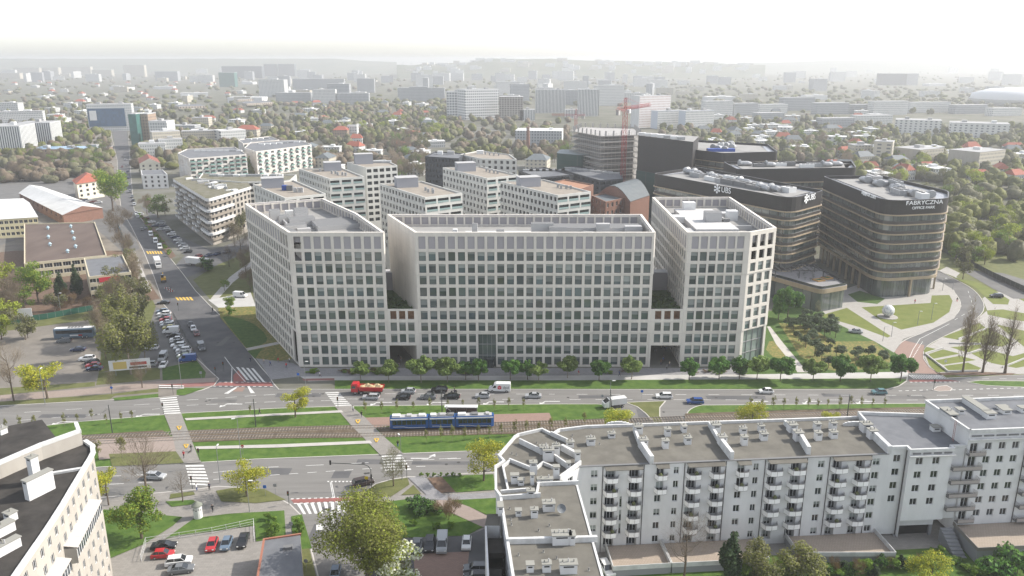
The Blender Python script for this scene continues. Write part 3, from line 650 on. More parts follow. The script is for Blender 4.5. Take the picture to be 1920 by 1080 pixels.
# ================================================================ APARTMENT BUILDINGS IN FRONT
stucco = M('white stucco', (.60, .597, .59), .9, (.48, .478, .47), .35, coord='World', detail=10, stretch=(1, 1, .3), lo=.35, hi=.8)
stucco_c = M('cream stucco', (.37, .345, .305), .9, (.32, .295, .26), .4, coord='World', detail=8, stretch=(1, 1, .3))
white_p = M('white parapet', (.55, .55, .54), .8, (.43, .43, .42), .8, coord='World')
felt = M('roof felt', (.098, .091, .077), .95, (.145, .136, .115), .35, coord='World', detail=10, lo=.3, hi=.7)
felt_g = M('roof felt grey', (.115, .12, .13), .95, (.145, .15, .16), .4, coord='World', detail=8)
felt_d = M('roof felt black', (.022, .02, .018), .95, (.05, .045, .04), .25, coord='World', detail=10)
capm = M('chimney cap concrete', (.24, .235, .21), .95)
dark = M('dark void', (.012, .012, .013), .9)
plinth = M('plinth grey', (.22, .225, .235), .9)
upvc = M('white window frame', (.62, .62, .61), .6)
glass_r = M('room glass', (.022, .026, .03), .08, spec=.7, rand=.5)
railm = M('balcony rail steel', (.20, .185, .17), .6)
pipe_m = M('downpipe dark', (.05, .045, .045), .6)
brickw = brick('terrace tiles', (.33, .27, .22), (.3, .25, .2), (.2, .17, .14), .5, .5)
def pipe(par, A, B, u, z0, z1, off, r=.07):
    A = Vector(A); B = Vector(B); d = (B-A).normalized(); p = A+d*u+Vector((d.y, -d.x))*r
    mb = MB(); mb.tube((*p, z0), (*p, z1), r, r, pipe_m, 6); return link('downpipe', mb.mesh('downpipe'), par, off)
def chimney(par, off, x, y, z, w, d, h, rz=.085, pipes=1, m=None):
    mb = MB(); m = m or stucco; mb.box((0, 0, 0), (w, d, h), m); mb.box((0, 0, h), (w+.25, d+.25, .14), capm)
    for s in (-1, 1):
        mb.box((0, s*(d/2+.004), h-.42), (w*.62, .02, .22), dark)
    for k in range(pipes):
        px = (k+.5)/pipes*w-w/2; mb.tube((px, 0, h+.1), (px, 0, h+.55+.15*(k % 2)), .1, .1, unit_g if k % 2 else capm, 6)
    o = link('chimney', mb.mesh('chimney'), par, Vector((x, y, z))+off, rz); return o
def wallbar(mb, pts, z0, z1, w, m, mt=None):
    for i, (a, b) in enumerate(zip(pts, pts[1:])):
        a = Vector(a); b = Vector(b); d = b-a; L = d.length; c = (a+b)/2; k = (len(mb.f)//6) % 3; mb.box((c.x, c.y, z0+.003*k), (L+w*.9, w+.008*k, z1-z0+.005*k), m, math.atan2(d.y, d.x), mt)
A0, B0 = (12.3, 127.9), (69.4, 132.7); SL = math.atan2(B0[1]-A0[1], B0[0]-A0[0]); ZR = 18.0
ap = thing('apartment_building', 'long white apartment block with felt roofs, many chimneys and stacked curved balconies', 'apartment building', (12.3, 127.9, 0))
AO = Vector((-12.3, -127.9, 0)); fd = Vector((math.cos(SL), math.sin(SL))); fo = Vector((fd.y, -fd.x))
LF = math.hypot(B0[0]-A0[0], B0[1]-A0[1])
U = lambda px, py=888: on_wall(A0, B0, px, py)[0]
ztop = on_wall(A0, B0, 1115, 882)[1]
rowz = [ztop-2.8*k for k in range(6)]
fac = Facade(ap); ops = []
def op(u0, u1, z0, z1, style, depth=.22, prio=0):
    ops.append((u0, u1, z0, z1)); fac.win(A0, B0, u0, u1, z0, z1, depth, style, glass_r, upvc, rnd.choice((0, 0, 0, 1, 2, 3)), prio)
balc = []
for p0, p1 in ((1108, 1121), (1263, 1273), (1412, 1422), (1532, 1544), (1634, 1647)):
    for k in range(6): op(U(p0), U(p1), rowz[k]-1.45, rowz[k], 'double', prio=5)
for p0, p1, b0, b1 in ((1135.5, 1154, 1132, 1161), (1180, 1199, 1177, 1205), (1288, 1306, 1286, 1315), (1334, 1351, 1330, 1358), (1439, 1456, 1436, 1467), (1482, 1501, 1477, 1509), (1559, 1576, 1556, 1587), (1602, 1619, 1599, 1628)):
    for k in range(6):
        op(U(p0), U(p1), rowz[k]-2.05, rowz[k], 'triple', .9, 4)
        if k < 5: balc.append((U(b0), U(b1), rowz[k]-2.15, 1.25))
for p0, p1, b0, b1 in ((1231, 1245, 1228, 1252), (1382, 1396, 1379, 1404)):
    for k in range(6):
        if k < 2: op(U(p0), U(p1), rowz[k]-2.05, rowz[k], 'double', .3, 3); balc.append((U(b0), U(b1), rowz[k]-2.15, 1.0))
        else: op(U(p0)-.2, U(p1)-.4, rowz[k]-1.45, rowz[k], 'double', .22, 3)
for k in (2, 3, 4): op(U(1163.5), U(1168.5), rowz[k]-2.2, rowz[k]+.1, 'single', .2, 2)
mb = MB()
wallface(mb, A0, B0, 0, ZR, ops, .9, stucco)
Aw = [(13.9, 80), (11.2, 121.2), (8.3, 123.4), (12.3, 127.9)]     # inner side of the projecting wing
for a, b in zip(Aw, Aw[1:]):
    L = math.hypot(b[0]-a[0], b[1]-a[1]); o2 = []
    for u0, u1 in grid(L, max(1, int(L/3.4)), 1.4) if L > 3 else []:
        for k in range(6): o2.append((u0, u1, rowz[k]-1.45, rowz[k])); fac.win(a, b, u0, u1, rowz[k]-1.45, rowz[k], .22, 'double', glass_r, upvc, 0, 0)
    wallface(mb, a, b, 0, ZR, o2, .22, stucco)
outer = [(70.2, 147.6), (14.8, 143.4), (9.3, 141.9), (7.8, 140.0), (5.9, 142.2), (1.3, 139.9), (.5, 138.8), (-2.4, 131.4), (-1.4, 129.2), (-2.9, 127.3), (-2.7, 119.3), (-1.9, 117.3), (1.7, 80)]
for a, b in zip(outer, outer[1:]):
    L = math.hypot(b[0]-a[0], b[1]-a[1]); o2 = []
    if L > 10:
        for u0, u1 in grid(L, int(L/3.6), 1.5):
            for k in range(6): o2.append((u0, u1, rowz[k]-1.45, rowz[k])); fac.win(a, b, u0, u1, rowz[k]-1.45, rowz[k], .22, 'double', glass_r, upvc, 0, -1)
    wallface(mb, a, b, 0, ZR, o2, .22, stucco)
wallface(mb, (69.4, 132.7), (70.2, 147.6), 0, ZR, [], .2, stucco)
wallface(mb, (1.7, 80), (13.9, 80), 0, ZR, [], .2, stucco)
link('wall', mb.mesh('wall'), ap, AO)
for o in fac.finish(): o.location = Vector(o.location)+AO
for ch in ap.children:
    if ch.get('kind') == 'stuff': ch.location = AO
poly = outer+[(13.9, 80), (11.2, 121.2), (8.3, 123.4), (12.3, 127.9), (69.4, 132.7)]
mb = MB(); mb.face([(*p, ZR) for p in ccw(poly)], felt); link('roof', mb.mesh('roof'), ap, AO)
pb = MB()
pw = lambda *pts, h=.7, w=.3, z=ZR: wallbar(pb, [P2(x, y, z) for x, y in pts], z, z+h, w, white_p)
wallbar(pb, outer, ZR, ZR+.55, .4, white_p)
pw((975, 832), (1014, 851), h=1.1); pw((1040, 862), (1067, 881), h=1.1); pw((1034, 817), (1064, 831), h=.9); pw((1055, 845), (1079, 858), h=1.2, w=.6)
pw((956, 866), (993, 881), h=.7); pw((1007, 880), (1018, 871), (1037, 879), h=.6); pw((943, 878), (956, 867), h=.6); pw((943, 878), (953, 924), h=.6)
pw((1050, 900), (1088, 872), h=.9); pw((1008, 911), (1083, 908), h=.7); pw((1006, 930), (1010, 911), h=.7); pw((941, 937), (1012, 932), h=.8); pw((940, 925), (990, 921), h=.6)
pw((955, 1019), (1117, 1015), h=.9, w=.5); wallbar(pb, [(11.1, 121.2), (13.8, 80)], ZR, ZR+.12, .35, white_p)
for q in (((1189, 809), (1200, 838)), ((1330, 800), (1351, 835)), ((1472, 797), (1500, 826)), ((1613, 803), (1633, 818))): pw(*q, h=1.0, w=.5)
for q in (((1200, 838), (1221, 869)), ((1351, 835), (1371, 861)), ((1500, 826), (1515, 851)), ((1633, 818), (1666, 850))): pw(*q, h=1.6, w=.7)
wallbar(pb, [lerp(A0, B0, .0), lerp(A0, B0, 1)], ZR-.02, ZR+.1, .5, unit_d)
# curved crown pieces of the street front
for x in (1160, 1605):
    c = P(x, 800, ZR)
    for k in range(8):
        t = math.pi*k/8; r = 1.5
        pb.box((c.x+r*1.35*math.cos(t+.2)*1.0, c.y+.3+.03*k, ZR), (.8, .4, .35+.6*math.sin(t+.2)), white_p, SL)
link('parapet', pb.mesh('parapet'), ap, AO)
for x, y, w, d, h, n in ((1108, 836, 1.5, 1.3, 1.3, 3), (1147, 822, 1.3, 1.0, .9, 2), (1197, 815, 1.6, 1.4, 1.6, 3), (1207, 842, 1.5, 1.3, 1.7, 2), (1252, 819, 1.1, 1.0, 1.5, 1), (1248, 842, 1.1, 1.1, 1.6, 1), (1290, 834, 1.2, 1.1, 1.3, 2), (1283, 812, .9, 1.4, 1.3, 1), (1343, 812, 1.6, 1.6, 1.6, 3), (1355, 836, 1.5, 1.3, 1.7, 2),
                       (1394, 815, 1.2, 1.1, 1.2, 2), (1396, 836, 1.1, 1.1, 1.7, 1), (1433, 827, 1.3, 1.2, 1.4, 2), (1428, 812, 1.0, 1.2, 1.4, 3), (1487, 812, 1.6, 1.6, 1.6, 3), (1498, 828, 1.5, 1.4, 1.7, 2), (1533, 808, 1.2, 1.1, 1.4, 1), (1535, 827, 1.2, 1.1, 1.6, 1), (1564, 823, 1.3, 1.2, 1.3, 2), (1563, 808, 1.1, 1.3, 1.6, 3), (1626, 812, 1.8, 1.6, 1.7, 3), (1637, 824, 1.5, 1.4, 1.7, 2),
                       (1028, 866, 1.9, 1.3, 2.2, 4), (1043, 858, 1.2, 1.2, 2.2, 3), (1020, 853, 1.5, 1.2, 1.4, 2), (1069, 840, 1.4, .9, 1.1, 2), (1083, 872, .9, .9, 2.4, 0), (1000, 891, 1.2, 1.0, 2.3, 1), (1043, 898, 1.0, .9, 2.2, 0), (1066, 884, .6, .8, 1.6, 0), (965, 908, 1.3, .9, 1.6, 0), (977, 911, 1.0, .9, 1.0, 0), (998, 910, .6, .8, 1.9, 0), (1022, 908, 2.6, .8, .9, 2), (995, 934, 1.2, .9, 1.2, 1), (1029, 960, 1.9, 1.3, 1.4, 2), (972, 969, .9, .8, 1.0, 0), (1002, 972, 1.1, .9, 1.4, 1),
                       (1053, 1023, 2.8, 1.6, 1.6, 4), (1073, 1023, .8, 1.4, 1.6, 1), (994, 1074, 1.0, .9, 1.2, 0), (1025, 1074, 1.2, 1.0, 1.3, 2), (1066, 1077, 2.4, 1.3, 1.5, 3), (938, 968, .8, 1.6, 1.6, 0)):
    p = P(x, y, ZR); chimney(ap, AO, p.x, p.y+d/2, ZR+.004, w, d, h, SL if x > 1090 or x < 960 else .05, n)
for i, (x, y) in enumerate(((956, 955), (958, 976), (959, 985), (1030, 987), (1019, 1036), (972, 1042), (1044, 1048), (960, 852), (968, 854), (1006, 832), (1017, 835), (1073, 818), (1124, 834), (1104, 1070), (1010, 996))):
    p = P(x, y, ZR); mb = MB(); mb.box((p.x, p.y, ZR+.003), (.35, .35, .05), capm); mb.tube((p.x, p.y, ZR), (p.x, p.y, ZR+.5), .09, .09, unit_d, 6); link('vent_pipe', mb.mesh('vent_pipe'), ap, AO)
balw = M('balcony panel', (.74, .73, .71), .8)
def balcony_mesh(L, dep, hh=1.12):
    mb = MB(); q = [(0, 0), (L*.14, -dep), (L*.5, -dep*1.12), (L*.86, -dep), (L, 0)]
    mb.prism(list(q), 0, .16, plinth)
    for i, (a, b) in enumerate(zip(q, q[1:])):
        d = Vector(b)-Vector(a); n = Vector((d.y, -d.x)).normalized()*.03; low = 1.0
        pa, pb_ = Vector(a), Vector(b); e = d.normalized()*.03
        mb.prism([tuple(pa+e), tuple(pb_-e), tuple(pb_-e+n), tuple(pa+e+n)], .1, low, balw)
        mb.tube((*a, hh), (*b, hh), .03, .03, railm, 5); mb.tube((*b, .1), (*b, hh), .03, .03, railm, 5)
    return mb.mesh('balcony')
bm = {}
for u0, u1, z, dep in balc:
    k = (round(u1-u0, 1), dep)
    if k not in bm: bm[k] = balcony_mesh(k[0], dep)
    p = Vector(A0)+fd*u0; link('balcony', bm[k], ap, Vector((p.x, p.y, z))+AO, SL)
for i, (u0, u1, z, dep) in enumerate(balc):
    if i % 3 == 1:
        p = Vector(A0)+fd*(u0+(u1-u0)*(.3+.4*rnd.random()))+fo*.7; tp = thing('potted_plant', 'potted plant on a balcony of the white apartment block', 'plant', (p.x, p.y, z+.16), 0, 'potted plants on the balconies'); mq = MB(); mq.lathe([(.16, 0), (.22, .35)], M('clay pot', (.25, .1, .06), .9), n=8); mq.build('pot', tp); mq = MB(); mq.lathe([(.1, .35), (.35, .6), (.42, .9), (.2, 1.25), (.02, 1.4)], M('pot plant leaves', (.05, .10, .03), .9, (.12, .1, .05), 4), n=7); mq.build('foliage', tp)
for b0, b1 in ((1132, 1205), (1228, 1254), (1286, 1358), (1379, 1406), (1436, 1509), (1556, 1628)):   # felt eaves over the balcony stacks
    p = Vector(A0)+fd*U(b0); q = Vector(A0)+fd*U(b1); mb = MB(); L = (q-p).length; L2 = L
    mb.loft([[(0, 0, -.02), (L, 0, -.02), (L, 0, -.12), (0, 0, -.12)], [(.2, -1.2, -.42), (L-.2, -1.2, -.42), (L-.2, -1.2, -.5), (.2, -1.2, -.5)]], felt)
    link('eave', mb.mesh('eave'), ap, Vector((p.x, p.y, ZR))+AO, SL)
for px in (1130, 1207, 1283, 1360, 1433, 1511, 1553, 1630): pipe(ap, A0, B0, U(px), 0, ZR, AO)
# side block of the wing with dark loggias
mb = MB(); mb.prism(ccw([(-3.4, 96), (-4.4, 113), (-4.1, 113), (-3.1, 96)]), 0, 15.5, stucco); mb.prism(ccw([(-4.4, 113), (-4.1, 116.5), (-1.9, 116.5), (-2, 113)]), 0, 15.5, stucco, felt)
mb.prism(ccw([(-2.4, 80), (-3.1, 96), (-3.4, 96), (-2.7, 80)]), 0, 15.5, stucco)
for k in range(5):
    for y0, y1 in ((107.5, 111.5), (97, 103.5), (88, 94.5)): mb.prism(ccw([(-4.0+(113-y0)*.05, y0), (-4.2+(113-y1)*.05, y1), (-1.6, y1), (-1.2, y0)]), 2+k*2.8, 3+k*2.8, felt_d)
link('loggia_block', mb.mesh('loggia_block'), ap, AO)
# terraces at the foot
def terrace(par, off, pts, z, name='terrace'):
    q = ccw(pts); mb = MB(); mb.prism(q, 0, z, plinth, brickw)
    for i in range(len(q)):
        a, b = q[i], q[(i+1) % len(q)]
        if min((Vector(a)-Vector(A0)).dot(Vector((-fo.x, -fo.y))), (Vector(b)-Vector(A0)).dot(Vector((-fo.x, -fo.y)))) > -1.0: continue
        c = ((a[0]+b[0])/2, (a[1]+b[1])/2); L = math.hypot(b[0]-a[0], b[1]-a[1]); mb.box((*c, z), (L, .12, .9), white_p if z < 2.5 else railm, math.atan2(b[1]-a[1], b[0]-a[0]))
    return link(name, mb.mesh(name), par, off)
terrace(ap, AO, [(17.8, 120.8), (28.2, 121.8), (27.5, 129.0), (17.3, 128.2)], 1.5); terrace(ap, AO, [(28.4, 121.8), (46, 123.2), (45.3, 130.5), (27.8, 129.0)], 1.5)
terrace(ap, AO, [(52, 125.0), (69.5, 125.0), (69, 132.6), (51.5, 131.2)], 1.5)
# roof clutter that can be lifted off
def dish(x, y, z, label, r=.75, rz=2.6):
    t = thing('satellite_dish', label, 'satellite dish', (x, y, z)); mb = MB()
    mb.lathe([(.02, 0), (r*.5, .06), (r*.85, .2), (r, .3), (r*.98, .33), (r*.8, .24), (.02, .05)], M('dish grey', (.14, .15, .16), .5), n=14)
    o = mb.build('reflector', t, (0, -.1, .9)); o.rotation_euler = (R(62), 0, R(15))
    mb = MB(); mb.tube((0, 0, 0), (0, 0, .95), .05, .05, unit_g); mb.tube((0, -.2, 1.0), (.15, -.9, 1.2), .025, .025, unit_g); mb.build('mast', t); return t
p = P(1041, 962, ZR); dish(p.x+.9, p.y, ZR, 'dark round satellite dish beside a chimney on the apartment wing roof')
# ---- right-hand neighbour: grey-roofed annex and taller block
a2 = thing('apartment_building', 'taller white apartment block with grey membrane roof, white parapets and railed steel balconies', 'apartment building', (84, 133, 0))
A2O = Vector((-84, -133, 0)); fac = Facade(a2); mb = MB(); ZA, ZT = 19.4, 22.6
F1 = [(69.4, 132.75), (73.0, 132.95), (73.0, 131.6), (81.2, 132.2), (81.2, 133.2), (84.0, 133.3)]
za = on_wall(F1[2], F1[3], 1740, 858)[1]
def rows(a, b, us, zt, n, w, h, style='double', pr=0, zlist=None):
    out = []
    for u in us:
        for k in range(n):
            z1 = zt-2.8*k; out.append((u-w/2, u+w/2, z1-h, z1)); fac.win(a, b, u-w/2, u+w/2, z1-h, z1, .2, style, glass_r, upvc, 0, pr)
    return out
wallface(mb, F1[0], F1[1], 1, ZA, rows(F1[0], F1[1], [2.0], za, 4, 1.4, 1.45, pr=5), .2, stucco)
wallface(mb, F1[1], F1[2], 1, ZA, [], .2, stucco); wallface(mb, F1[2], F1[3], 4.6, ZA, rows(F1[2], F1[3], [2.0, 5.2], za, 4, 1.4, 1.45, pr=5), .2, stucco)
wallface(mb, F1[3], F1[4], 4.6, ZA, [], .2, stucco); wallface(mb, F1[4], F1[5], 4.2, ZA, [], .2, stucco)
wallface(mb, (70.2, 147.8), (69.4, 132.75), 17.5, ZA, [], .2, stucco)
mb.prism(ccw([(73.0, 133.4), (80.6, 133.9), (80.6, 134.2), (73, 133.8)]), 2.4, 4.7, stucco, bottom=True)
mb.face([(73, 131.6, 4.6), (73, 133.8, 4.6), (81.2, 134.2, 4.6), (81.2, 132.2, 4.6)], stucco)
mb.box((77, 134.5, 0), (8, .3, 2.4), dark, SL); mb.box((73.3, 133.6, 0), (.5, .5, 2.4), plinth); mb.box((80.3, 134.1, 0), (.5, .5, 2.4), plinth)
# taller block
T = [(84.2, 133.1), (150, 138.7), (149, 152), (82.7, 146.3)]
zt2 = on_wall(T[0], T[1], 1855, 830)[1]
us = [on_wall(T[0], T[1], x, 838)[0] for x in (1853, 1879, 1904)]; us += [us[-1]+k for k in (9, 12.2, 15.4, 22, 25, 28.5, 35, 38, 42, 48, 52, 56, 60)]
wallface(mb, T[0], T[1], 1, ZT, rows(T[0], T[1], us, zt2, 6, 1.35, 1.45, pr=6)+rows(T[0], T[1], [1.3], zt2, 6, 1.5, 2.1, pr=4), .2, stucco)
wallface(mb, T[1], T[2], 1, ZT, [], .2, stucco); wallface(mb, T[2], T[3], 1, ZT, rows(T[2], T[3], [4*k+3 for k in range(15)], zt2, 6, 1.4, 1.45, pr=-1), .2, stucco); wallface(mb, T[3], T[0], 1, ZT, [], .2, stucco)
link('wall', mb.mesh('wall'), a2, A2O)
for o in fac.finish(): o.location = Vector(o.location)+A2O
for ch in a2.children:
    if ch.get('kind') == 'stuff': ch.location = A2O
mb = MB(); mb.face([(*q, ZA-.5) for q in ccw([(69.4, 132.75), (73, 132.95), (73, 131.6), (81.2, 132.2), (81.2, 133.2), (84, 133.3), (82.8, 146.5), (70.2, 147.6)])], felt_g); link('roof', mb.mesh('roof'), a2, A2O)
mb = MB(); mb.face([(*q, ZT-.5) for q in T], felt_g); link('roof', mb.mesh('roof'), a2, A2O)
pb = MB(); wallbar(pb, [(70.2, 147.6), (69.4, 132.75), (73, 132.95), (73, 131.6), (81.2, 132.2), (81.2, 133.2), (84, 133.4)], ZA-.5, ZA+.12, .4, white_p); wallbar(pb, [(82.6, 146.6), (70.2, 147.6)], ZA-.5, ZA+.2, .4, white_p)
wallbar(pb, T+[T[0]], ZT-.5, ZT+.1, .4, white_p); link('parapet', pb.mesh('parapet'), a2, A2O)
mb = MB(); wallbar(mb, [(73.0, 131.3), (81.2, 131.9)], ZA-1.25, ZA-1.1, .6, white_p); wallbar(mb, [(84.3, 132.8), (150, 138.4)], ZT-1.9, ZT-1.75, .6, white_p)
for k in range(4): mb.box((74.2+k*2.0, 131.55+k*.15, ZA-.95), (1.5, .1, .3), unit_d, SL)
for k in range(26): mb.box((85.6+k*2.4, 133.1+k*.204, ZT-1.35), (1.9, .1, .3), unit_d, SL)
link('cornice', mb.mesh('cornice'), a2, A2O)
for x, y, z, w, d, h in ((1756, 810, ZA-.5, 1.5, 1.3, .9), (1802, 777, ZT-.5, 1.3, 1.2, .9), (1846, 780, ZT-.5, 1.4, 6.5, 1.1), (1858, 786, ZT-.5, 1.9, 1.4, 1.1), (1888, 777, ZT-.5, 1.7, 1.3, .8), (1881, 768, ZT-.5, 2.0, 1.0, .5), (1921, 774, ZT-.5, 1.6, 1.3, .9)):
    p = P(x, y, z); chimney(a2, A2O, p.x, p.y+d/2, z+.003, w, d, h, SL, 0)
p = P(1778, 779, ZT-.5); chimney(a2, A2O, p.x, p.y, ZT-.5, 1.6, 3.4, .9, SL, 2, plinth)
def rail_balcony(L, dep):
    m = MB(); m.box((L/2, -dep/2, 0), (L, dep, .18), unit_d)
    for z in (.35, .6, .85, 1.1):
        m.tube((0, -dep, z), (L, -dep, z), .035, .035, railm, 4); m.tube((0, 0, z), (0, -dep, z), .035, .035, railm, 4); m.tube((L, 0, z), (L, -dep, z), .035, .035, railm, 4)
    for k in range(int(L/1.0)+1): m.tube((min(L, k*1.0), -dep, .1), (min(L, k*1.0), -dep, 1.1), .035, .035, railm, 4)
    m.box((L/2, -dep-.02, .2), (L, .02, .62), M('balcony mesh', (.3, .27, .25), .8)); return m.mesh('balcony')
rb1, rb2, rb3 = rail_balcony(5.6, 1.3), rail_balcony(3.2, 1.1), rail_balcony(4.5, 1.2)
for k in range(6):
    z = zt2-2.2-2.8*k
    link('balcony', rb2 if k in (0, 5) else rb1, a2, Vector((84.1 if k in (0, 5) else 81.3, 133.1 if k in (0, 5) else 132.9, z))+A2O, SL)
    p = Vector(T[0])+fd*(us[2]+2.2); link('balcony', rb3, a2, Vector((p.x, p.y, z-.3))+A2O, SL); p = p+fd*16; link('balcony', rb3, a2, Vector((p.x, p.y, z-.3))+A2O, SL)
mb = MB(); mb.prism(ccw([(84, 124.7), (130, 128.3), (130, 137), (84.2, 133)]), 0, 2.8, plinth, brickw); wallbar(mb, [(84, 133), (84, 124.7), (130, 128.3)], 2.8, 3.5, .12, railm); link('terrace', mb.mesh('terrace'), a2, A2O)
mb = MB()
for k in range(8): mb.box((82.2, 126.6+k*.75, 0), (2.2, .75, .35+k*.35), plinth, .0)
link('stair', mb.mesh('stair'), a2, A2O)
mb = MB()
for s in (-.25, .25): mb.tube((83.05, 136+s, ZA-.5), (83.05, 136+s, ZT+.6), .04, .04, M('ladder red', (.3, .14, .12), .6), 5)
for k in range(9): mb.tube((83.05, 135.75, ZA-.2+k*.4), (83.05, 136.25, ZA-.2+k*.4), .03, .03, M('ladder red'), 5)
link('ladder', mb.mesh('ladder'), a2, A2O); pipe(a2, F1[1], F1[2], .3, 1, ZA, A2O, .1); pipe(a2, T[0], T[1], us[2]+2.0, 1, ZT, A2O, .08)
# ---- cream building at the left edge
cb = thing('apartment_building', 'cream apartment block with curved end, black felt roof and glazed bays', 'apartment building', (-68, 100, 0)); CO = Vector((68, -100, 0)); ZC = 24.0
cv = [P2(x, y, ZC) for x, y in ((29, 1080), (105, 970), (154, 885), (172, 857), (177, 844), (173, 836), (161, 829))]
d0 = (Vector(cv[1])-Vector(cv[0])).normalized(); cv = [tuple(Vector(cv[0])-d0*26)]+cv
cvs = smooth(cv, 2)
Ltot = sum(math.hypot(b[0]-a[0], b[1]-a[1]) for a, b in zip(cvs, cvs[1:])); NS = 24
def at_len(s):
    for a, b in zip(cvs, cvs[1:]):
        l = math.hypot(b[0]-a[0], b[1]-a[1])
        if s <= l: return lerp(a, b, s/l)
        s -= l
    return cvs[-1]
seg = [at_len(Ltot*i/NS) for i in range(NS+1)]
fac = Facade(cb); mb = MB()
for i in range(NS):
    a, b = seg[i], seg[i+1]; L = math.hypot(b[0]-a[0], b[1]-a[1]); o2 = []
    if i < NS-2:
        for k in range(8):
            z1 = ZC-1.3-2.8*k; o2.append((L/2-.55, L/2+.55, z1-1.5, z1)); fac.win(a, b, L/2-.55, L/2+.55, z1-1.5, z1, .16, 'double', glass_r, upvc, 0, i-k)
    wallface(mb, a, b, 0, ZC+.3, o2, .18, stucco_c)
back = [(-76, 127), (-110, 92), (-80, 60)]
for a, b in zip([seg[-1]]+back, back+[seg[0]]): wallface(mb, a, b, 0, ZC+.3, [], .2, stucco_c)
link('wall', mb.mesh('wall'), cb, CO)
for o in fac.finish(): o.location = Vector(o.location)+CO
for ch in cb.children:
    if ch.get('kind') == 'stuff': ch.location = CO
mb = MB(); mb.face([(*p, ZC-.1) for p in ccw(seg+back)], felt_d); link('roof', mb.mesh('roof'), cb, CO)
pb = MB(); wallbar(pb, seg, ZC-.1, ZC+.35, .7, white_p); link('parapet', pb.mesh('parapet'), cb, CO)
mb = MB(); fw = [P2(x, y, ZC) for x, y in ((-40, 912), (0, 896), (80, 860), (152, 833))]; wallbar(mb, fw, ZC-.1, ZC+2.6, .5, stucco_c)
hb = ccw([fw[0], fw[1], fw[2], lerp(fw[2], fw[3], .45), (-84, 130), (-105, 118)]); mb.prism(hb, ZC, ZC+2.2, stucco_c, felt_d); wallbar(mb, [fw[0], fw[1], fw[2], fw[3], (-76.5, 127.5)], ZC+2.2, ZC+2.8, .6, white_p); link('fire_wall', mb.mesh('fire_wall'), cb, CO)
mb = MB(); q = [P2(x, y, ZC) for x, y in ((103, 888), (158, 879))]; wallbar(mb, q, ZC-.05, ZC+.3, .6, white_p); link('roof_kerb', mb.mesh('roof_kerb'), cb, CO)
for i0, i1 in ((15, 20), (9, 14)):
    mb = MB(); zb0, zb1 = ZC-8.6, ZC-5.9
    for i in range(i0, i1):
        a, b = Vector(seg[i]), Vector(seg[i+1]); d = (b-a).normalized(); o = Vector((d.y, -d.x))*1.7
        mb.prism(ccw([tuple(a), tuple(b), tuple(b+o), tuple(a+o)]), zb0, zb1-.1, stucco_c); L = (b-a).length
        mb.face([(*(a+o*1.02), zb0+.9), (*(b+o*1.02), zb0+.9), (*(b+o*1.02), zb1-.35), (*(a+o*1.02), zb1-.35)], glass_r)
        for t in (0, .33, .67): p = a+d*L*t+o*1.03; mb.box((*p, zb0+.85), (.09, .09, zb1-zb0-1.2), upvc)
        mb.loft([[(*a, zb1+.45), (*b, zb1+.45), (*b, zb1+.35), (*a, zb1+.35)], [(*(a+o*1.12), zb1), (*(b+o*1.12), zb1), (*(b+o*1.12), zb1-.12), (*(a+o*1.12), zb1-.12)]], M('bay roof metal', (.42, .39, .36), .6))
    link('glazed_bay', mb.mesh('glazed_bay'), cb, CO)
for x, y, w, d, h, n in ((76, 925, 1.1, 4.2, 3.2, 0), (68, 905, 1.2, 1.2, 4.6, 1), (21, 973, 1.4, 1.2, 1.2, 1), (5, 1000, 1.4, 3, 1.4, 1), (10, 1035, 1, 4, 1.4, 2), (8, 834, 1.5, 1.2, 1.0, 2)):
    p = P(x, y, ZC); chimney(cb, CO, p.x, p.y, ZC-.1 if y > 850 else ZC+2.2, w, d, h, -.45, n)
# ---- garage at the bottom edge
gq = [P2(x, y, 4.2) for x, y in ((480, 1100), (495, 1012), (563, 1002), (570, 1100))]
gb = thing('garage', 'low garage with flat grey roof and brick-red edge beside the side street', 'garage', (*gq[0], 0)); GO = Vector((-gq[0][0], -gq[0][1], 0))
mb = MB(); mb.prism(ccw(gq), 0, 4.0, M('garage wall', (.42, .34, .27), .9)); link('wall', mb.mesh('wall'), gb, GO)
mb = MB(); mb.prism(ccw(gq), 4.004, 4.15, felt_g); link('roof', mb.mesh('roof'), gb, GO)
mb = MB(); wallbar(mb, [gq[0], gq[1], gq[2]], 3.9, 4.4, .35, M('brick coping', (.28, .12, .08), .8)); link('coping', mb.mesh('coping'), gb, GO)
q = P(540, 1028, 4.2); mb = MB(); mb.box((q.x-gq[0][0], q.y-gq[0][1], 4.15), (1.6, .9, .5), unit_d, .2); link('roof_vent', mb.mesh('roof_vent'), gb)
# ================================================================ DARK OFFICE PARK
def glassband(name, c1, c2, fr, w, hgt_=50, rough=.07):
    m = brick(name, c1, c2, fr, w, hgt_, rough, off=0, msize=.05, vcoord=True, spec=.9); return m
band = glassband('band glass', (.055, .07, .068), (.15, .165, .155), (.02, .02, .02), 1.35)
spand = M('dark brown cladding', (.035, .03, .027), .45, (.05, .043, .038), .6, coord='World', spec=.5)
black = brick('black mesh cladding', (.022, .02, .02), (.030, .027, .026), (.014, .013, .013), .6, .3, .6, vcoord=True)
gold = M('gold ledge', (.33, .26, .175), .45, (.28, .22, .145), .5, coord='World', spec=.5)
silver = M('silver duct', (.26, .27, .28), .45, (.36, .36, .36), 1.2, metal=.3)
solar = brick('roof edge panels', (.16, .17, .2), (.3, .31, .33), (.4, .4, .4), 1.4, 1.4, .4)
white_e = M('white sign face', (.8, .8, .8), .6)
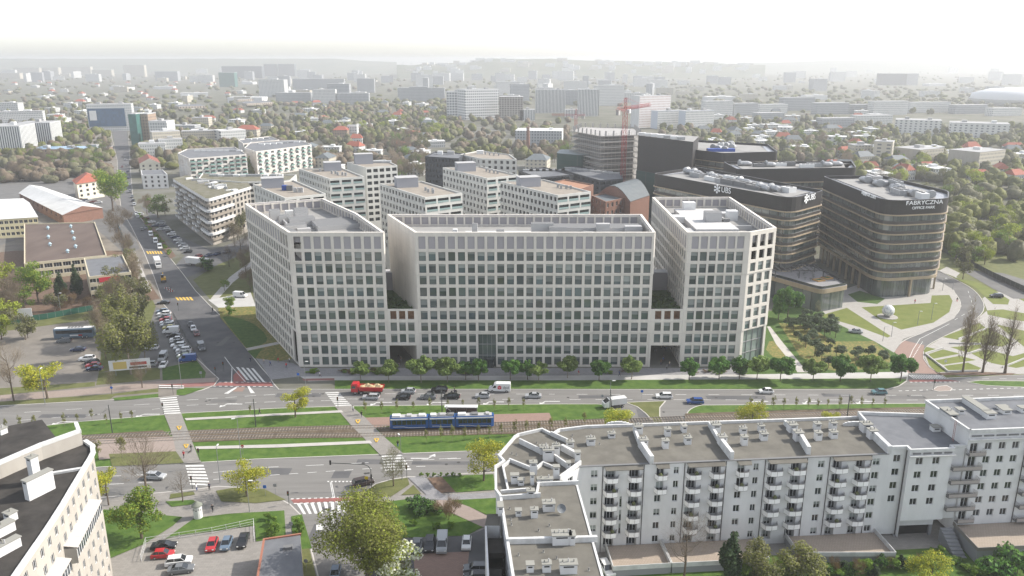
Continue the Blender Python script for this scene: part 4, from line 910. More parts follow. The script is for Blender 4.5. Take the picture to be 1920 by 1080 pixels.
def rounded(q, rad, n=5):
    """ccw polygon with rounded corners; rad per corner"""
    out = []
    for i, p in enumerate(q):
        r = rad[i] if isinstance(rad, (list, tuple)) else rad
        p = Vector(p); a = (Vector(q[i-1])-p); b = (Vector(q[(i+1) % len(q)])-p); la, lb = a.length, b.length; a.normalize(); b.normalize()
        if r <= 0: out.append(tuple(p)); continue
        s, e = p+a*min(r, la*.48), p+b*min(r, lb*.48)
        for k in range(n+1):
            t = k/n; out.append(tuple(s*(1-t)**2+p*2*t*(1-t)+e*t*t))
    return out
def text_mesh(body, size, m, ext=.06):
    cu = bpy.data.curves.new('lettering', 'FONT'); cu.body = body; cu.size = size; cu.extrude = ext; cu.align_x = 'CENTER'; cu.align_y = 'CENTER'
    o = bpy.data.objects.new('tmp', cu); COL.objects.link(o); bpy.context.view_layer.update()
    me = bpy.data.meshes.new_from_object(o.evaluated_get(bpy.context.evaluated_depsgraph_get())); bpy.data.objects.remove(o); me.materials.clear(); me.materials.append(m); return me
def put_text(par, off, body, size, A, B, u, z, m, out=.35, name='lettering', sx=1):
    A, B = Vector(A), Vector(B); d = (B-A).normalized(); o = Vector((d.y, -d.x)); p = A+d*u+o*out
    t = link(name, text_mesh(body, size, m), par, Vector((p.x, p.y, z))+off); t.rotation_euler = (math.pi/2, 0, math.atan2(d.y, d.x)); t.scale = (sx, 1, 1); return t
def office_tower(label, q, rad, z0, zt, nf, top=5.0, units=10, seed=1, columns=True, group=None):
    base = rounded(ccw(q), rad); c = q[0]; t = thing('office_building', label, 'office building', (c[0], c[1], 0)); O = Vector((-c[0], -c[1], 0)); rr = random.Random(seed)
    fh = (zt-top-z0)/nf
    if z0 > 1:
        mb = MB(); mb.prism(inset(base, 1.6), 0, z0, band); link('ground_floor', mb.mesh('ground_floor'), t, O)
        if columns:
            L = 0; ii = inset(base, .5)
            for a, b in zip(ii, ii[1:]+ii[:1]):
                l = math.hypot(b[0]-a[0], b[1]-a[1])
                if l > 3:
                    for k in range(1, int(l/7)+1):
                        p = lerp(a, b, k/(int(l/7)+1)); mb = MB(); mb.box((0, 0, 0), (.7, .7, z0), gold, math.atan2(b[1]-a[1], b[0]-a[0])); link('column', mb.mesh('column'), t, Vector((*p, 0))+O)
    for k in range(nf):
        z = z0+k*fh
        mb = MB(); mb.prism(base, z+.0, z+fh*.30, spand if k else gold); link('spandrel', mb.mesh('spandrel'), t, O)
        mb = MB(); mb.prism(inset(base, .5), z+fh*.30, z+fh*.88, band); link('window_band', mb.mesh('window_band'), t, O)
        mb = MB(); mb.prism(inset(base, -.45), z+fh*.88, z+fh, gold); link('ledge', mb.mesh('ledge'), t, O)
    mb = MB(); zz = z0+nf*fh; ib = inset(base, .5)
    for i in range(len(base)):
        j = (i+1) % len(base)
        mb.face([(*base[i], zz), (*base[j], zz), (*base[j], zt), (*base[i], zt)], black); mb.face([(*base[i], zt), (*base[j], zt), (*ib[j], zt), (*ib[i], zt)], spand); mb.face([(*ib[j], zt-1.2), (*ib[i], zt-1.2), (*ib[i], zt), (*ib[j], zt)], black)
    mb.face([(*p, zz) for p in reversed(base)], black); link('parapet', mb.mesh('parapet'), t, O)
    mb = MB(); mb.face([(*p, zt-1.2) for p in ib], solar); link('roof', mb.mesh('roof'), t, O)
    inn = inset(base, 6); cx = sum(p[0] for p in base)/len(base); cy = sum(p[1] for p in base)/len(base)
    mb = MB(); mb.prism(inset(base, 4.5), zt-1.19, zt-.9, roof_g); link('plant_deck', mb.mesh('plant_deck'), t, O)
    # plant along the long axis
    long_ = max(((Vector(b)-Vector(a)) for a, b in zip(q, q[1:]+q[:1])), key=lambda v: v.length); d = long_.normalized(); n = Vector((-d.y, d.x)); hl = long_.length*.38
    wid = min(7, math.sqrt(abs(sum(q[i][0]*q[(i+1) % len(q)][1]-q[(i+1) % len(q)][0]*q[i][1] for i in range(len(q)))/2))*.15)
    for k in range(units):
        s = -hl+2*hl*(k+.5)/units; w = rr.uniform(-1, 1)*wid*.7; p = Vector((cx, cy))+d*s+n*w; m = rr.choice((silver, silver, unit_g, unit_d, unit_w)); mb = MB(); rz = math.atan2(d.y, d.x)
        L, W, h = rr.uniform(4, 9), rr.uniform(2.2, 4), rr.uniform(1.4, 3.0)
        if rr.random() < .5:
            ring = lambda x, r: [(x, r*math.cos(a)*1.2, r+r*math.sin(a)) for a in [2*math.pi*i/10 for i in range(10)]]
            mb.loft([ring(-L/2, .9), ring(-L*.2, 1.2), ring(L*.3, 1.2), ring(L*.36, 1.6), ring(L/2, 1.5)], silver)
        else:
            mb.box((0, 0, 0), (L, W, h), m)
            for j in range(int(L/2)): mb.lathe([(.7, 0), (.7, .3)], unit_d, (-L/2+1+j*2, 0, h), 8)
        link('roof_unit', mb.mesh('roof_unit'), t, Vector((p.x, p.y, zt-.9))+O, rz)
    return t, O, base
qz = lambda z, *pts: [P2(x, y, z) for x, y in pts]
# tower with the three keys emblem
UQ = [P2(1224, 325, 38), P2(1484, 372, 38), P2(1546, 357, 38), (90, 388)]
tU, OU, bU = office_tower('long dark office building with gold ledges and a white keys emblem on its parapet', UQ, [3, 7, 3, 3], 6, 38, 8, 5.5, 16, 3)
A, B = UQ[0], UQ[1]
def ubs(A, B, u, z, s, out=.5):
    put_text(tU, OU, 'UBS', s*1.1, A, B, u+s*1.65, z, white_e, out, 'lettering', .95)
    mb = MB()
    for a in (0, 60, 120):
        ca, sa = math.cos(R(a+90)), math.sin(R(a+90)); L = s*.55; w = s*.06
        mb.prism([(ca*-L-sa*w, sa*-L+ca*w), (ca*L-sa*w, sa*L+ca*w), (ca*L+sa*w, sa*L-ca*w), (ca*-L+sa*w, sa*-L-ca*w)], 0, .1, white_e)
        for e in (1, -1):
            c = (ca*L*.85*e, sa*L*.85*e); mb.prism([(c[0]+.17*s*math.cos(t), c[1]+.17*s*math.sin(t)) for t in [2*math.pi*i/8 for i in range(8)]], .101, .14, white_e)
    A_, B_ = Vector(A), Vector(B); d = (B_-A_).normalized(); o = Vector((d.y, -d.x)); p = A_+d*u+o*out
    t = link('emblem', mb.mesh('emblem'), tU, Vector((p.x, p.y, z))+OU); t.rotation_euler = (math.pi/2, 0, math.atan2(d.y, d.x))
u1, z1 = on_wall(A, B, 1346, 354); ubs(A, B, u1, z1, 3.0, .3)
A, B = UQ[1], UQ[2]; u1, z1 = on_wall(A, B, 1509, 372); ubs(A, B, u1, z1, 3.0, .6)
# tower at the curve
FQ = [P2(1543, 330, 38), P2(1662, 377, 38), P2(1779, 372, 38), P2(1780, 358, 38), P2(1652, 328, 38)]
tF, OF, bF = office_tower('dark office building with gold ledges and large white lettering, beside the curved street', FQ, [2, 9, 4, 4, 3], 7, 38, 7, 5.5, 14, 5)
A, B = FQ[1], FQ[2]
for s, px, py, sz, sx in (('FABRYCZNA', 1732, 379.5, 2.15, 1.3), ('OFFICE PARK', 1730, 389, 1.45, 1.15)):
    u1, z1 = on_wall(A, B, px, py); put_text(tF, OF, s, sz, A, B, u1, z1, white_e, .5, 'lettering', sx)
A, B = FQ[0], FQ[1]
for s, px, py, sz in (('ant\u00b7', 1624, 363, 2.8), ('answear.com', 1648, 371, 2.8)):
    u1, z1 = on_wall(A, B, px, py); put_text(tF, OF, s, sz, A, B, min(u1, math.dist(A, B)-15), z1, white_e, .4, 'lettering', .9)
for s, px, py in (('mBank', 1678, 551), ('millennium', 1717, 551)):
    pass
CQ = [P2(1382, 317, 38), P2(1606, 314, 38), P2(1598, 302, 38), P2(1356, 303, 38)]
office_tower('dark office building with black parapet and silver roof plant, behind the two lettered office buildings', CQ, 2, 6, 38, 8, 6.5, 9, 7, False)
DQ = [P2(1257, 275, 40), P2(1357, 287, 40), P2(1459, 284, 40), P2(1440, 270, 40), P2(1300, 262, 40)]
tD, OD, bD = office_tower('dark office building with pale ducts and a blue roof box, farthest of the office park', DQ, 2, 6, 40, 9, 5, 9, 9, False)
p = P(1352, 274, 42); mb = MB(); mb.box((0, 0, 0), (15, 4, 1.7), M('blue plant box', (.03, .07, .28), .6)); mb.build('roof_unit', tD, Vector((p.x, p.y, 39))+OD)
EQ = [P2(1197, 254, 46), P2(1300, 266, 46), P2(1310, 256, 46), P2(1225, 249, 46)]
t = thing('office_building', 'tall black-clad office block beside the scaffolded shell, green netting on its lower floors', 'office building', (*EQ[0], 0)); O = Vector((-EQ[0][0], -EQ[0][1], 0))
mb = MB(); mb.prism(ccw(EQ), 26, 46, black, roof_g); link('wall', mb.mesh('wall'), t, O)
netm = brick('green netting', (.02, .05, .045), (.03, .065, .055), (.05, .07, .065), 2.5, 3.4, .9, off=0, msize=.12, vcoord=True)
mb = MB(); mb.prism(inset(ccw(EQ), -.3), 0, 26, netm); link('netting', mb.mesh('netting'), t, O)
for k in range(7): p = lerp(EQ[0], EQ[1], .1+k*.12); mb = MB(); mb.box((0, 0, 0), (4, 3, 1.6), rnd.choice((silver, unit_w, unit_g))); link('roof_unit', mb.mesh('roof_unit'), t, Vector((p[0], p[1]+5, 46))+O)
# glass pavilion with roof terrace
PQ = [P2(1440, 515, 9), P2(1540, 543, 9), P2(1590, 534, 9), P2(1530, 500, 9), P2(1450, 490, 9)]
pv = thing('pavilion', 'low glass pavilion with gold fascia and a roof terrace with tables', 'pavilion', (*PQ[0], 0)); O = Vector((-PQ[0][0], -PQ[0][1], 0)); pb_ = rounded(ccw(PQ), [0, 3, 1, 0, 0])
mb = MB(); mb.prism(inset(pb_, .8), 0, 7.2, band); link('glazing', mb.mesh('glazing'), pv, O)
mb = MB(); mb.prism(pb_, 7.2, 8.9, gold, paving_g); mb.prism(inset(pb_, 1), 8.9, 8.93, paving_g); link('fascia', mb.mesh('fascia'), pv, O)
mb = MB(); r = inset(pb_, .5); wallbar(mb, r+[r[0]], 8.9, 9.8, .06, glass_dk); link('balustrade', mb.mesh('balustrade'), pv, O)
p = P(1497, 505, 12); mb = MB()
for k in range(9): mb.box((p.x-9+k*2.2, p.y+3, 11.6), (.3, 9, .25), frame_dk)
for s in (-1, 1):
    mb.box((p.x, p.y+3+s*4.4, 11.85), (20, .3, .25), frame_dk)
    for x in (-9, 0, 9): mb.box((p.x+x, p.y+3+s*4.4, 8.9), (.3, .3, 2.7), frame_dk)
link('pergola', mb.mesh('pergola'), pv, O)
woodb = M('planter timber', (.35, .2, .07), .8)
for x, y in ((1535, 526), (1551, 522)):
    p = P(x, y, 8.93); t = thing('bench', 'square timber bench around a planter on the pavilion roof', 'bench', (p.x, p.y, 8.93), .4, 'timber benches on the pavilion roof'); mb = MB()
    for dx, dy, w, h in ((0, -1.4, 3.4, .5), (0, 1.4, 3.4, .5), (-1.45, 0, .5, 2.3), (1.45, 0, .5, 2.3)): mb.box((dx, dy, 0), (w, h, .45), woodb)
    mb.build('seat', t); mb = MB(); mb.box((0, 0, 0), (2.2, 2.2, .35), gardenm); mb.build('planter', t)
tb = None
for i in range(16):
    x, y = rnd.uniform(1495, 1570), rnd.uniform(511, 528); p = P(x, y, 8.93)
    if i == 0:
        tb = thing('table', 'small dark round table on the pavilion roof terrace', 'table', (p.x, p.y, 8.93), 0, 'terrace tables'); mb = MB(); mb.lathe([(.3, 0), (.05, .05), (.05, .72), (.6, .72), (.6, .76)], frame_dk, n=8); mb.build('table_top', tb)
    else: dup(tb, (p.x, p.y, 8.93))
# ================================================================ WHITE RESIDENTIAL BLOCKS BEHIND
resw = M('residential white', (.52, .515, .48), .9, (.46, .455, .43), .3, coord='World')
resg = M('residential grey panel', (.45, .465, .47), .9, (.40, .41, .42), .4, coord='World')
rooft = M('roof gravel tan', (.27, .235, .195), .95, (.22, .195, .165), .3, coord='World')
railg = M('glass rail', (.25, .33, .32), .2, spec=.6)
plant_gy = M('stair tower grey', (.27, .275, .30), .9)
def block(label, q, z, walls, pitch=3.05, nr=9, roof=None, wallm=None, fr=None, name='apartment_building', cat='apartment building', group=None, depth=.5, boxes=(), lim=100, rail=True, z0=0, hh=1.7, parapet=.6, balc=None):
    """flat-roofed block. q ccw corners, walls: {edge: (n columns, window width, staggered)}"""
    c = q[0]; t = thing(name, label, cat, (c[0], c[1], 0), 0, group); O = Vector((-c[0], -c[1], 0)); mb = MB(); rb = MB(); fac = Facade(t, lim); wallm = wallm or resw
    for i in range(len(q)):
        a, b = q[i], q[(i+1) % len(q)]; L = math.dist(a, b); ops = []
        if i in walls:
            n, w, stg = walls[i][:3]
            for r in range(nr):
                z1 = z-1.0-pitch*r
                if z1-hh < z0+.3: break
                sh = (.35 if r % 2 else -.35)*stg
                for u0, u1 in grid(L, n, w):
                    u0 += sh; u1 += sh; ops.append((u0, u1, z1-hh, z1)); fac.win(a, b, u0, u1, z1-hh, z1, depth, 'double' if w < 3 else 'triple', glass_r, fr or frame_dk, 0, 5-r+(5 if w > 2.5 else 0))
                    if balc and w > 2.5 and (r+int(u0/4)) % 4 != 3:
                        d_ = (Vector(b)-Vector(a)).normalized(); p_ = Vector(a)+d_*u0; link('balcony', balc, t, Vector((p_.x, p_.y, z1-hh-.35))+O, math.atan2(d_.y, d_.x))
                    if rail and not balc and w > 2.5:
                        d = (Vector(b)-Vector(a)).normalized(); rb.face([(*(Vector(a)+d*u0), z1-hh-.3), (*(Vector(a)+d*u1), z1-hh-.3), (*(Vector(a)+d*u1), z1-hh+.7), (*(Vector(a)+d*u0), z1-hh+.7)], railg)
        if ops: # openings at one row must be unique columns
            ops = list(dict.fromkeys(ops))
        for r in range(max(1, nr)):   # wall strip per storey (staggered rows)
            zt, zb = (z if r == 0 else z-.9-pitch*r+.0), z-.9-pitch*(r+1)
            if r == nr-1 or zb < z0: zb = z0
            wallface(mb, a, b, zb, zt, [o for o in ops if zb <= o[2] and o[3] <= zt], depth, wallm)
            if zb == z0: break
    if rb.f:
        k = len(mb.v); mb.v += [v for v in rb.v]; mi = mb.mi(railg)
        for f in rb.f: mb.f.append(tuple(k+a for a in f)); mb.m.append(mi)
        # push the rail panes a little proud of the wall
    link('wall', mb.mesh('wall'), t, O)
    for o in fac.finish(): o.location = Vector(o.location)+O
    for ch in t.children:
        if ch.get('kind') == 'stuff': ch.location = O
    mb = MB(); mb.face([(*p, z-parapet+.01) for p in inset(q, .3)], roof or rooft); ib = inset(q, .4)
    for i in range(len(q)):
        j = (i+1) % len(q); mb.face([(*q[i], z), (*q[j], z), (*ib[j], z), (*ib[i], z)], wallm); mb.face([(*ib[j], z-parapet), (*ib[i], z-parapet), (*ib[i], z), (*ib[j], z)], wallm)
    link('roof', mb.mesh('roof'), t, O)
    for (px, py, w, d, h, m) in boxes:
        p = P(px, py, z-parapet); mb = MB(); mb.box((0, 0, 0), (w, d, h), m)
        if m is plant_gy: mb.box((0, 0, h), (w+.3, d+.3, .2), unit_g)
        link('roof_unit', mb.mesh('roof_unit'), t, Vector((p.x, p.y+d/2, z-parapet))+O, .3 if m is plant_gy else 0)
    return t, O
def vents(pts): return [(x, y, .9, .9, 1.5, silver) for x, y in pts]
RB = 37
specs = [('white residential block with staggered balcony strips, directly behind the left office wing', [(560, 316), (618, 335), (683, 331), (640, 314)], {0: (12, 1.6, 1), 1: (3, 4.2, 1)}, [(621, 321, 8, 6, 4, plant_gy)]+vents([(622, 326), (629, 327), (633, 329), (642, 329), (648, 330), (600, 322)])),
         ('tall white residential slab with paired windows, farthest left of the white blocks', [(686, 314), (745, 310), (722, 299), (650, 304)], {0: (5, 2.4, 0)}, [(680, 308, 9, 6, 5, plant_gy), (716, 306, 9, 4, 1, silver)]),
         ('white residential block with tan roof, in the gap between the left and middle office wings', [(712, 344), (797, 370), (867, 362), (790, 339)], {0: (14, 1.6, 1), 1: (3, 5.0, 1)}, [(760, 352, 9, 7, 4, plant_gy)]+vents([(798, 358), (803, 361), (811, 360), (812, 363)])),
         ('white residential block with a grey stair tower, second from the brick market hall', [(830, 314), (913, 334), (972, 328), (900, 311)], {0: (13, 1.6, 1), 1: (3, 4.6, 1)}, [(872, 322, 9, 6, 4, plant_gy)]+vents([(912, 322), (918, 324), (926, 325), (933, 326)])),
         ('white residential block with a grey stair tower, next to the brick market hall', [(938, 340), (1046, 366), (1108, 359), (1020, 336)], {0: (15, 1.6, 1), 1: (3, 4.8, 1)}, [(991, 351, 9, 6, 4, plant_gy)]+vents([(1046, 352), (1052, 354), (1062, 354), (1070, 355)])),
         ('white residential block behind the left office wing, blue machine on its tan roof', [(476, 346), (534, 371), (611, 363), (550, 337)], {0: (10, 1.4, 1), 1: (3, 4.4, 1)}, [(508, 353, 9, 6, 4, plant_gy), (533, 357, 2, 2, 2, M('blue plant box')), (543, 358, 2.5, 1.5, 2.2, unit_d), (553, 361, 1.2, 1.2, 2, unit_g), (560, 361, 1, 1, 2, unit_g), (566, 361, 1, 1, 2, unit_g)])]
for lb, q, w, bx in specs: block(lb, ccw(qz(RB, *q)), RB, w, boxes=bx)
darkres = M('dark residential', (.03, .035, .042), .7, (.045, .05, .058), .5, coord='World')
block('black-clad residential block with narrow windows behind the white blocks', ccw(qz(35, (797, 293), (860, 297), (873, 287), (815, 284))), 35, {0: (10, 1.1, 1)}, wallm=darkres, roof=felt_g, boxes=[(825, 290, 3, 3, 2, unit_w), (845, 290, 4, 3, 2, unit_g)])
block('white-ended residential block with dark side and silver roof ducts', ccw(qz(35, (862, 289), (901, 297), (969, 299), (955, 289), (900, 282))), 35, {0: (6, 1.1, 1), 1: (6, 1.6, 0)}, boxes=[(900, 289, 4, 3, 2, unit_w)]+vents([(910, 290), (918, 291), (926, 292), (935, 292)]))
# curved balcony block on the side street
L1 = rounded(ccw(qz(23, (322, 336), (388, 376), (436, 362), (472, 351), (462, 340), (400, 345), (352, 330))), [2, 6, 0, 0, 0, 0, 2])
t = thing('apartment_building', 'white apartment block with rounded balcony corner, curved white bands and planted roof', 'apartment building', (*L1[0], 0)); O = Vector((-L1[0][0], -L1[0][1], 0))
mb = MB(); mb.prism(inset(L1, .9), 0, 23.35, M('loggia wall', (.36, .33, .29), .9, (.28, .255, .225), .2, coord='World'), M('green roof', (.10, .095, .05), .95, (.16, .15, .12), .3, coord='World')); link('wall', mb.mesh('wall'), t, O)  # cream wall coloured darker to stand for shade in the deep balcony recesses
cxy = P2(386, 374, 23)
def arcpart(q, off, z0, z1, m, rad=17):
    ring = inset(q, off); inn_ = inset(q, off+1.6); mb = MB(); n = len(q)
    for i in range(n):
        j = (i+1) % n
        if min(math.dist(ring[i], cxy), math.dist(ring[j], cxy)) < rad:
            a_, b_ = Vector(ring[i]), Vector(ring[j]); c_, d_ = Vector(inn_[j]), Vector(inn_[i])
            if (b_-a_).length > rad: 
                if math.dist(a_, cxy) > math.dist(b_, cxy): k_ = 1-(rad-4)/(b_-a_).length; a_ = a_.lerp(b_, k_); d_ = d_.lerp(c_, k_)
                else: k_ = (rad-4)/(b_-a_).length; b_ = a_.lerp(b_, k_); c_ = d_.lerp(c_, k_)
            mb.prism(ccw([tuple(a_), tuple(b_), tuple(c_), tuple(d_)]), z0, z1, m)
    link('balcony_band', mb.mesh('balcony_band'), t, O)
for k in range(8):
    z = 2.4+k*2.85
    if k < 7: arcpart(L1, -.5 if k % 2 else -.1, z, z+1.15, stucco if k % 2 else M('balcony band brown', (.24, .21, .175), .8))
mb = MB(); mb.prism(inset(L1, .3), 22.0, 23.5, stucco, M('green roof')); link('roof_band', mb.mesh('roof_band'), t, O)
L1e = max(range(len(L1)), key=lambda i: math.dist(L1[i], L1[(i+1) % len(L1)]) if L1[i][0] < -100 or 1 else 0)
bmx = MB(); bmx.box((0, -.7, 0), (3.4, 1.5, .2), stucco); bmx.box((0, -1.42, .2), (3.4, .1, .85), stucco); bmx.box((-1.65, -.7, .2), (.1, 1.4, .85), stucco); bmx.box((1.65, -.7, .2), (.1, 1.4, .85), stucco); bme = bmx.mesh('balcony')
fa, fb = Vector(P2(322, 338, 23)), Vector(P2(380, 373, 23)); fdd = (fb-fa); fl = fdd.length; fdd.normalize(); nn_ = Vector((fdd.y, -fdd.x))
for c_ in range(9):
    for k in range(7):
        if (c_+k//2) % 3 == 2: continue
        p = fa+fdd*(4+c_*(fl-18)/8+(.8 if k % 2 else -.8))-nn_*.9; link('balcony', bme, t, Vector((p.x, p.y, 3.0+k*2.85))+O, math.atan2(fdd.y, fdd.x))
fac = Facade(t, 90)
iw = inset(L1, .87)
for i in range(len(iw)):
    a, b = iw[i], iw[(i+1) % len(iw)]; L = math.dist(a, b)
    if Vector((b[1]-a[1], a[0]-b[0])).dot(Vector((-a[0], -a[1]))) < 0: continue
    n = max(1, int(L/3.6))
    if L < 1.2: continue
    for u0, u1 in grid(L, n, min(1.9, L*.7)):
        for k in range(7): z = 3.4+k*2.85; fac.win(a, b, u0, u1, z, z+1.75, 0, 'double', glass_r, frame_dk, 0, k)
for o in fac.finish(): o.location = Vector(o.location)+O
for ch in t.children:
    if ch.get('kind') == 'stuff': ch.location = O
for k in range(22):
    x, y = lerp((350, 340), (440, 360), rnd.random()); p = P(x+rnd.uniform(-12, 12), y-rnd.uniform(0, 8), 23.35); mb = MB(); mb.box((0, 0, 0), (rnd.uniform(1, 6), rnd.uniform(.8, 2), rnd.uniform(.5, 1.6)), rnd.choice((silver, unit_w, unit_g, unit_w))); link('roof_unit', mb.mesh('roof_unit'), t, p+O, rnd.uniform(0, 1.5))
u1, z1 = 0, 0
put_text(t, O, 'HOSSA', 1.6, L1[9] if len(L1) > 9 else L1[1], L1[14] if len(L1) > 14 else L1[2], 3, 21.9, M('blue sign face', (.03, .09, .4), .6), .6) if 0 else None
block('curving white block with a low lettered front behind the rounded balcony block', ccw(qz(24, (372, 334), (452, 341), (545, 337), (556, 327), (440, 328), (380, 324))), 24, {1: (8, 2.2, 0), 0: (5, 2.2, 0)}, roof=M('green roof'), boxes=[(400+i*14, 331, rnd.uniform(2, 6), 2, 1.2, rnd.choice((silver, unit_w))) for i in range(10)])
greenr = M('green balcony rail', (.13, .26, .22), .6); railg_keep = railg
railg = greenr
gbm = MB(); gbm.box((1.5, -.65, 0), (3.3, 1.4, .18), stucco); gbm.box((1.5, -1.32, .18), (3.3, .06, .8), greenr); gbm.box((-.12, -.65, .18), (.06, 1.3, .8), greenr); gbm.box((3.12, -.65, .18), (.06, 1.3, .8), greenr); gbm = gbm.mesh('balcony')
tanw = M('tan upper wall', (.42, .36, .30), .9)
block('white and tan apartment block with green balconies, nearer the side street', ccw(qz(20, (333, 287), (354, 297), (462, 289), (440, 275), (350, 279))), 20, {0: (5, 1.3, 0), 1: (9, 3.0, 0)}, pitch=2.95, nr=7, balc=gbm, wallm=M('tan white wall', (.50, .46, .41), .9, (.58, .56, .53), .12, coord='World'), roof=felt_g, boxes=[(370+i*11, 284, 5, 2, 1.0, rnd.choice((silver, unit_w, unit_w))) for i in range(8)], fr=upvc)
block('white and tan apartment block with green balconies, set back behind the round green tree', ccw(qz(20, (458, 277), (480, 284), (584, 271), (560, 262), (470, 266))), 20, {0: (5, 1.3, 0), 1: (9, 3.0, 0)}, pitch=2.95, nr=7, balc=gbm, wallm=M('tan white wall', (.50, .46, .41), .9, (.58, .56, .53), .12, coord='World'), roof=felt_g, boxes=[(490+i*11, 272-i*.8, 5, 2, 1.0, rnd.choice((silver, unit_w, unit_w))) for i in range(8)], fr=upvc)
block('white and tan apartment block with green balconies, half hidden behind the other two', ccw(qz(20, (446, 262), (456, 269), (524, 262), (506, 255))), 20, {0: (5, 1.3, 0), 1: (8, 3.0, 0)}, pitch=2.95, nr=7, balc=gbm, wallm=M('tan white wall'), roof=felt_g, boxes=[(466+i*11, 262-i*.6, 5, 2, 1.0, rnd.choice((silver, unit_w, unit_w))) for i in range(4)], fr=upvc)
for o in [q for q in scene.objects if (q.get('label') or '').startswith('white and tan apartment block with green balconies')]:
    w_ = [c for c in o.children if c.name.startswith('roof') and not c.name.startswith('roof_unit')][0]; vv = [v.co for v in w_.data.vertices]; pts = [(v.x, v.y) for v in vv[:len(w_.data.polygons[0].vertices)]]
    mb = MB(); pp = inset(ccw(pts), 2.2); mb.prism(pp, 19.4, 22.3, M('tan upper wall', (.42, .36, .30), .9), felt_g); lk_ = link('setback_storey', mb.mesh('setback_storey'), o)
    wm_ = MB()
    for a, b in zip(pp, pp[1:]+pp[:1]):
        L = math.dist(a, b); d = (Vector(b)-Vector(a)).normalized(); n_ = Vector((d.y, -d.x))*.02
        for u0, u1 in (grid(L, int(L/4), 2.0) if L > 5 else []): p0, p1 = Vector(a)+d*u0+n_, Vector(a)+d*u1+n_; m_ = MB(); m_.face([(*p0, 19.9), (*p1, 19.9), (*p1, 21.7), (*p0, 21.7)], glass_r); m_.build('window', lk_)
railg = railg_keep
# ---------------------------------------------------------------- brick market hall group
bk = brick('red brick wall', (.19, .095, .068), (.155, .08, .058), (.3, .2, .15), 1.2, .5, vcoord=True)
slate = M('slate roof', (.09, .105, .115), .7, (.12, .135, .14), .5, coord='World')
def bbox_b(label, q, z, roofm=slate, walls=None, wallm=None, **k): return block(label, ccw(qz(z, *q)), z, walls or {}, wallm=wallm or bk, roof=roofm, nr=k.pop('nr', 4), **k)
bbox_b('red brick house with white-framed windows beside the white residential blocks', [(1109, 366), (1136, 378), (1177, 370), (1152, 359)], 21, walls={1: (5, 1.6, 0), 0: (4, 1.4, 0)}, fr=upvc, pitch=4, hh=2.2)
hq = qz(20, (1122, 362), (1182, 378), (1218, 366), (1175, 347))
t = thing('market_hall', 'red brick hall with barrel-vaulted slate roof behind the right office wing', 'hall', (*hq[0], 0)); O = Vector((-hq[0][0], -hq[0][1], 0)); hq = ccw(hq)
mb = MB(); mb.prism(hq, 0, 20, bk); link('wall', mb.mesh('wall'), t, O)
mb = MB(); a, b, c, d = [Vector(p) for p in hq]; secs = []
for k in range(9):
    s = k/8; h = 20+6*math.sin(math.pi*s); p, q = a.lerp(d, s) if 0 else a.lerp(b, s), d.lerp(c, s); secs.append([(*p, h), (*q, h), (*q, h-.4), (*p, h-.4)])
mb.loft(secs, slate); link('roof', mb.mesh('roof'), t, O)
mb = MB(); mb.face([(*a.lerp(b, k/8), 20+5.8*math.sin(math.pi*k/8)) for k in range(9)][::1], bk); link('gable', mb.mesh('gable'), t, O)
bbox_b('long red brick building with solar panels on its roof, by the black flat roofs', [(1012, 347), (1070, 360), (1113, 346), (1060, 336)], 25, walls={}, roofm=M('brick roof', (.3, .16, .1), .9))
block('low black flat-roofed building with silver ducts, nearer the white residential blocks', ccw(qz(24, (972, 319), (1010, 333), (1075, 327), (1020, 313))), 24, {1: (9, 3, 0), 0: (5, 3, 0)}, wallm=darkres, roof=felt_g, rail=False, boxes=[(990+i*12, 321, 6, 2, 1.0, rnd.choice((silver, unit_g))) for i in range(7)])
block('low black flat-roofed building with silver ducts, below the red crane', ccw(qz(24, (1050, 317), (1125, 338), (1168, 335), (1165, 324), (1075, 311))), 24, {0: (9, 3, 0), 1: (4, 3, 0)}, wallm=darkres, roof=felt_g, rail=False, boxes=[(1068+i*12, 317+i*1.4, 6, 2, 1.0, rnd.choice((silver, unit_g))) for i in range(8)])
# scaffolded shell and the netted block
sq = ccw(qz(44, (1072, 246), (1128, 256), (1202, 253), (1190, 242), (1090, 239)))
t = thing('building_shell', 'unfinished concrete building wrapped in scaffolding, red tower crane standing in front', 'building shell', (*sq[0], 0)); O = Vector((-sq[0][0], -sq[0][1], 0))
cbare = M('bare concrete', (.36, .345, .33), .95, (.28, .27, .26), .4, coord='World')
for k in range(13):
    mb = MB(); mb.prism(sq, k*3.4+2.9, k*3.4+3.4, cbare); link('floor_slab', mb.mesh('floor_slab'), t, O)
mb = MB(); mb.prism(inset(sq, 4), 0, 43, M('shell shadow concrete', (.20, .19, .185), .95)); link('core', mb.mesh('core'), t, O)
mb = MB(); o2 = inset(sq, -1.2); scm = M('scaffold tube', (.38, .35, .31), .6)
for a, b in zip(o2, o2[1:]+o2[:1]):
    L = math.dist(a, b); d = (Vector(b)-Vector(a)).normalized()
    for k in range(int(L/2.6)+1):
        p = Vector(a)+d*k*2.6; mb.tube((*p, 0), (*p, 46), .09, .09, scm, 4, False)
    for k in range(23): mb.tube((*a, k*2+.3), (*b, k*2+.3), .11, .11, scm, 4, False)
link('scaffolding', mb.mesh('scaffolding'), t, O)
mb = MB(); sp = inset(sq, .4); mb.box((0, 0, 0), (.8, .8, 3), cbare); cme = mb.mesh('column')
for a, b in zip(sp, sp[1:]+sp[:1]):
    nk = int(math.dist(a, b)/5)
    for k in range(nk): p = lerp(a, b, (k+.5)/nk); link('column', cme, t, Vector((*p, 44.2))+O)
nq = rounded(ccw(qz(31, (1043, 287), (1090, 291), (1140, 287), (1120, 281), (1050, 280))), 4)
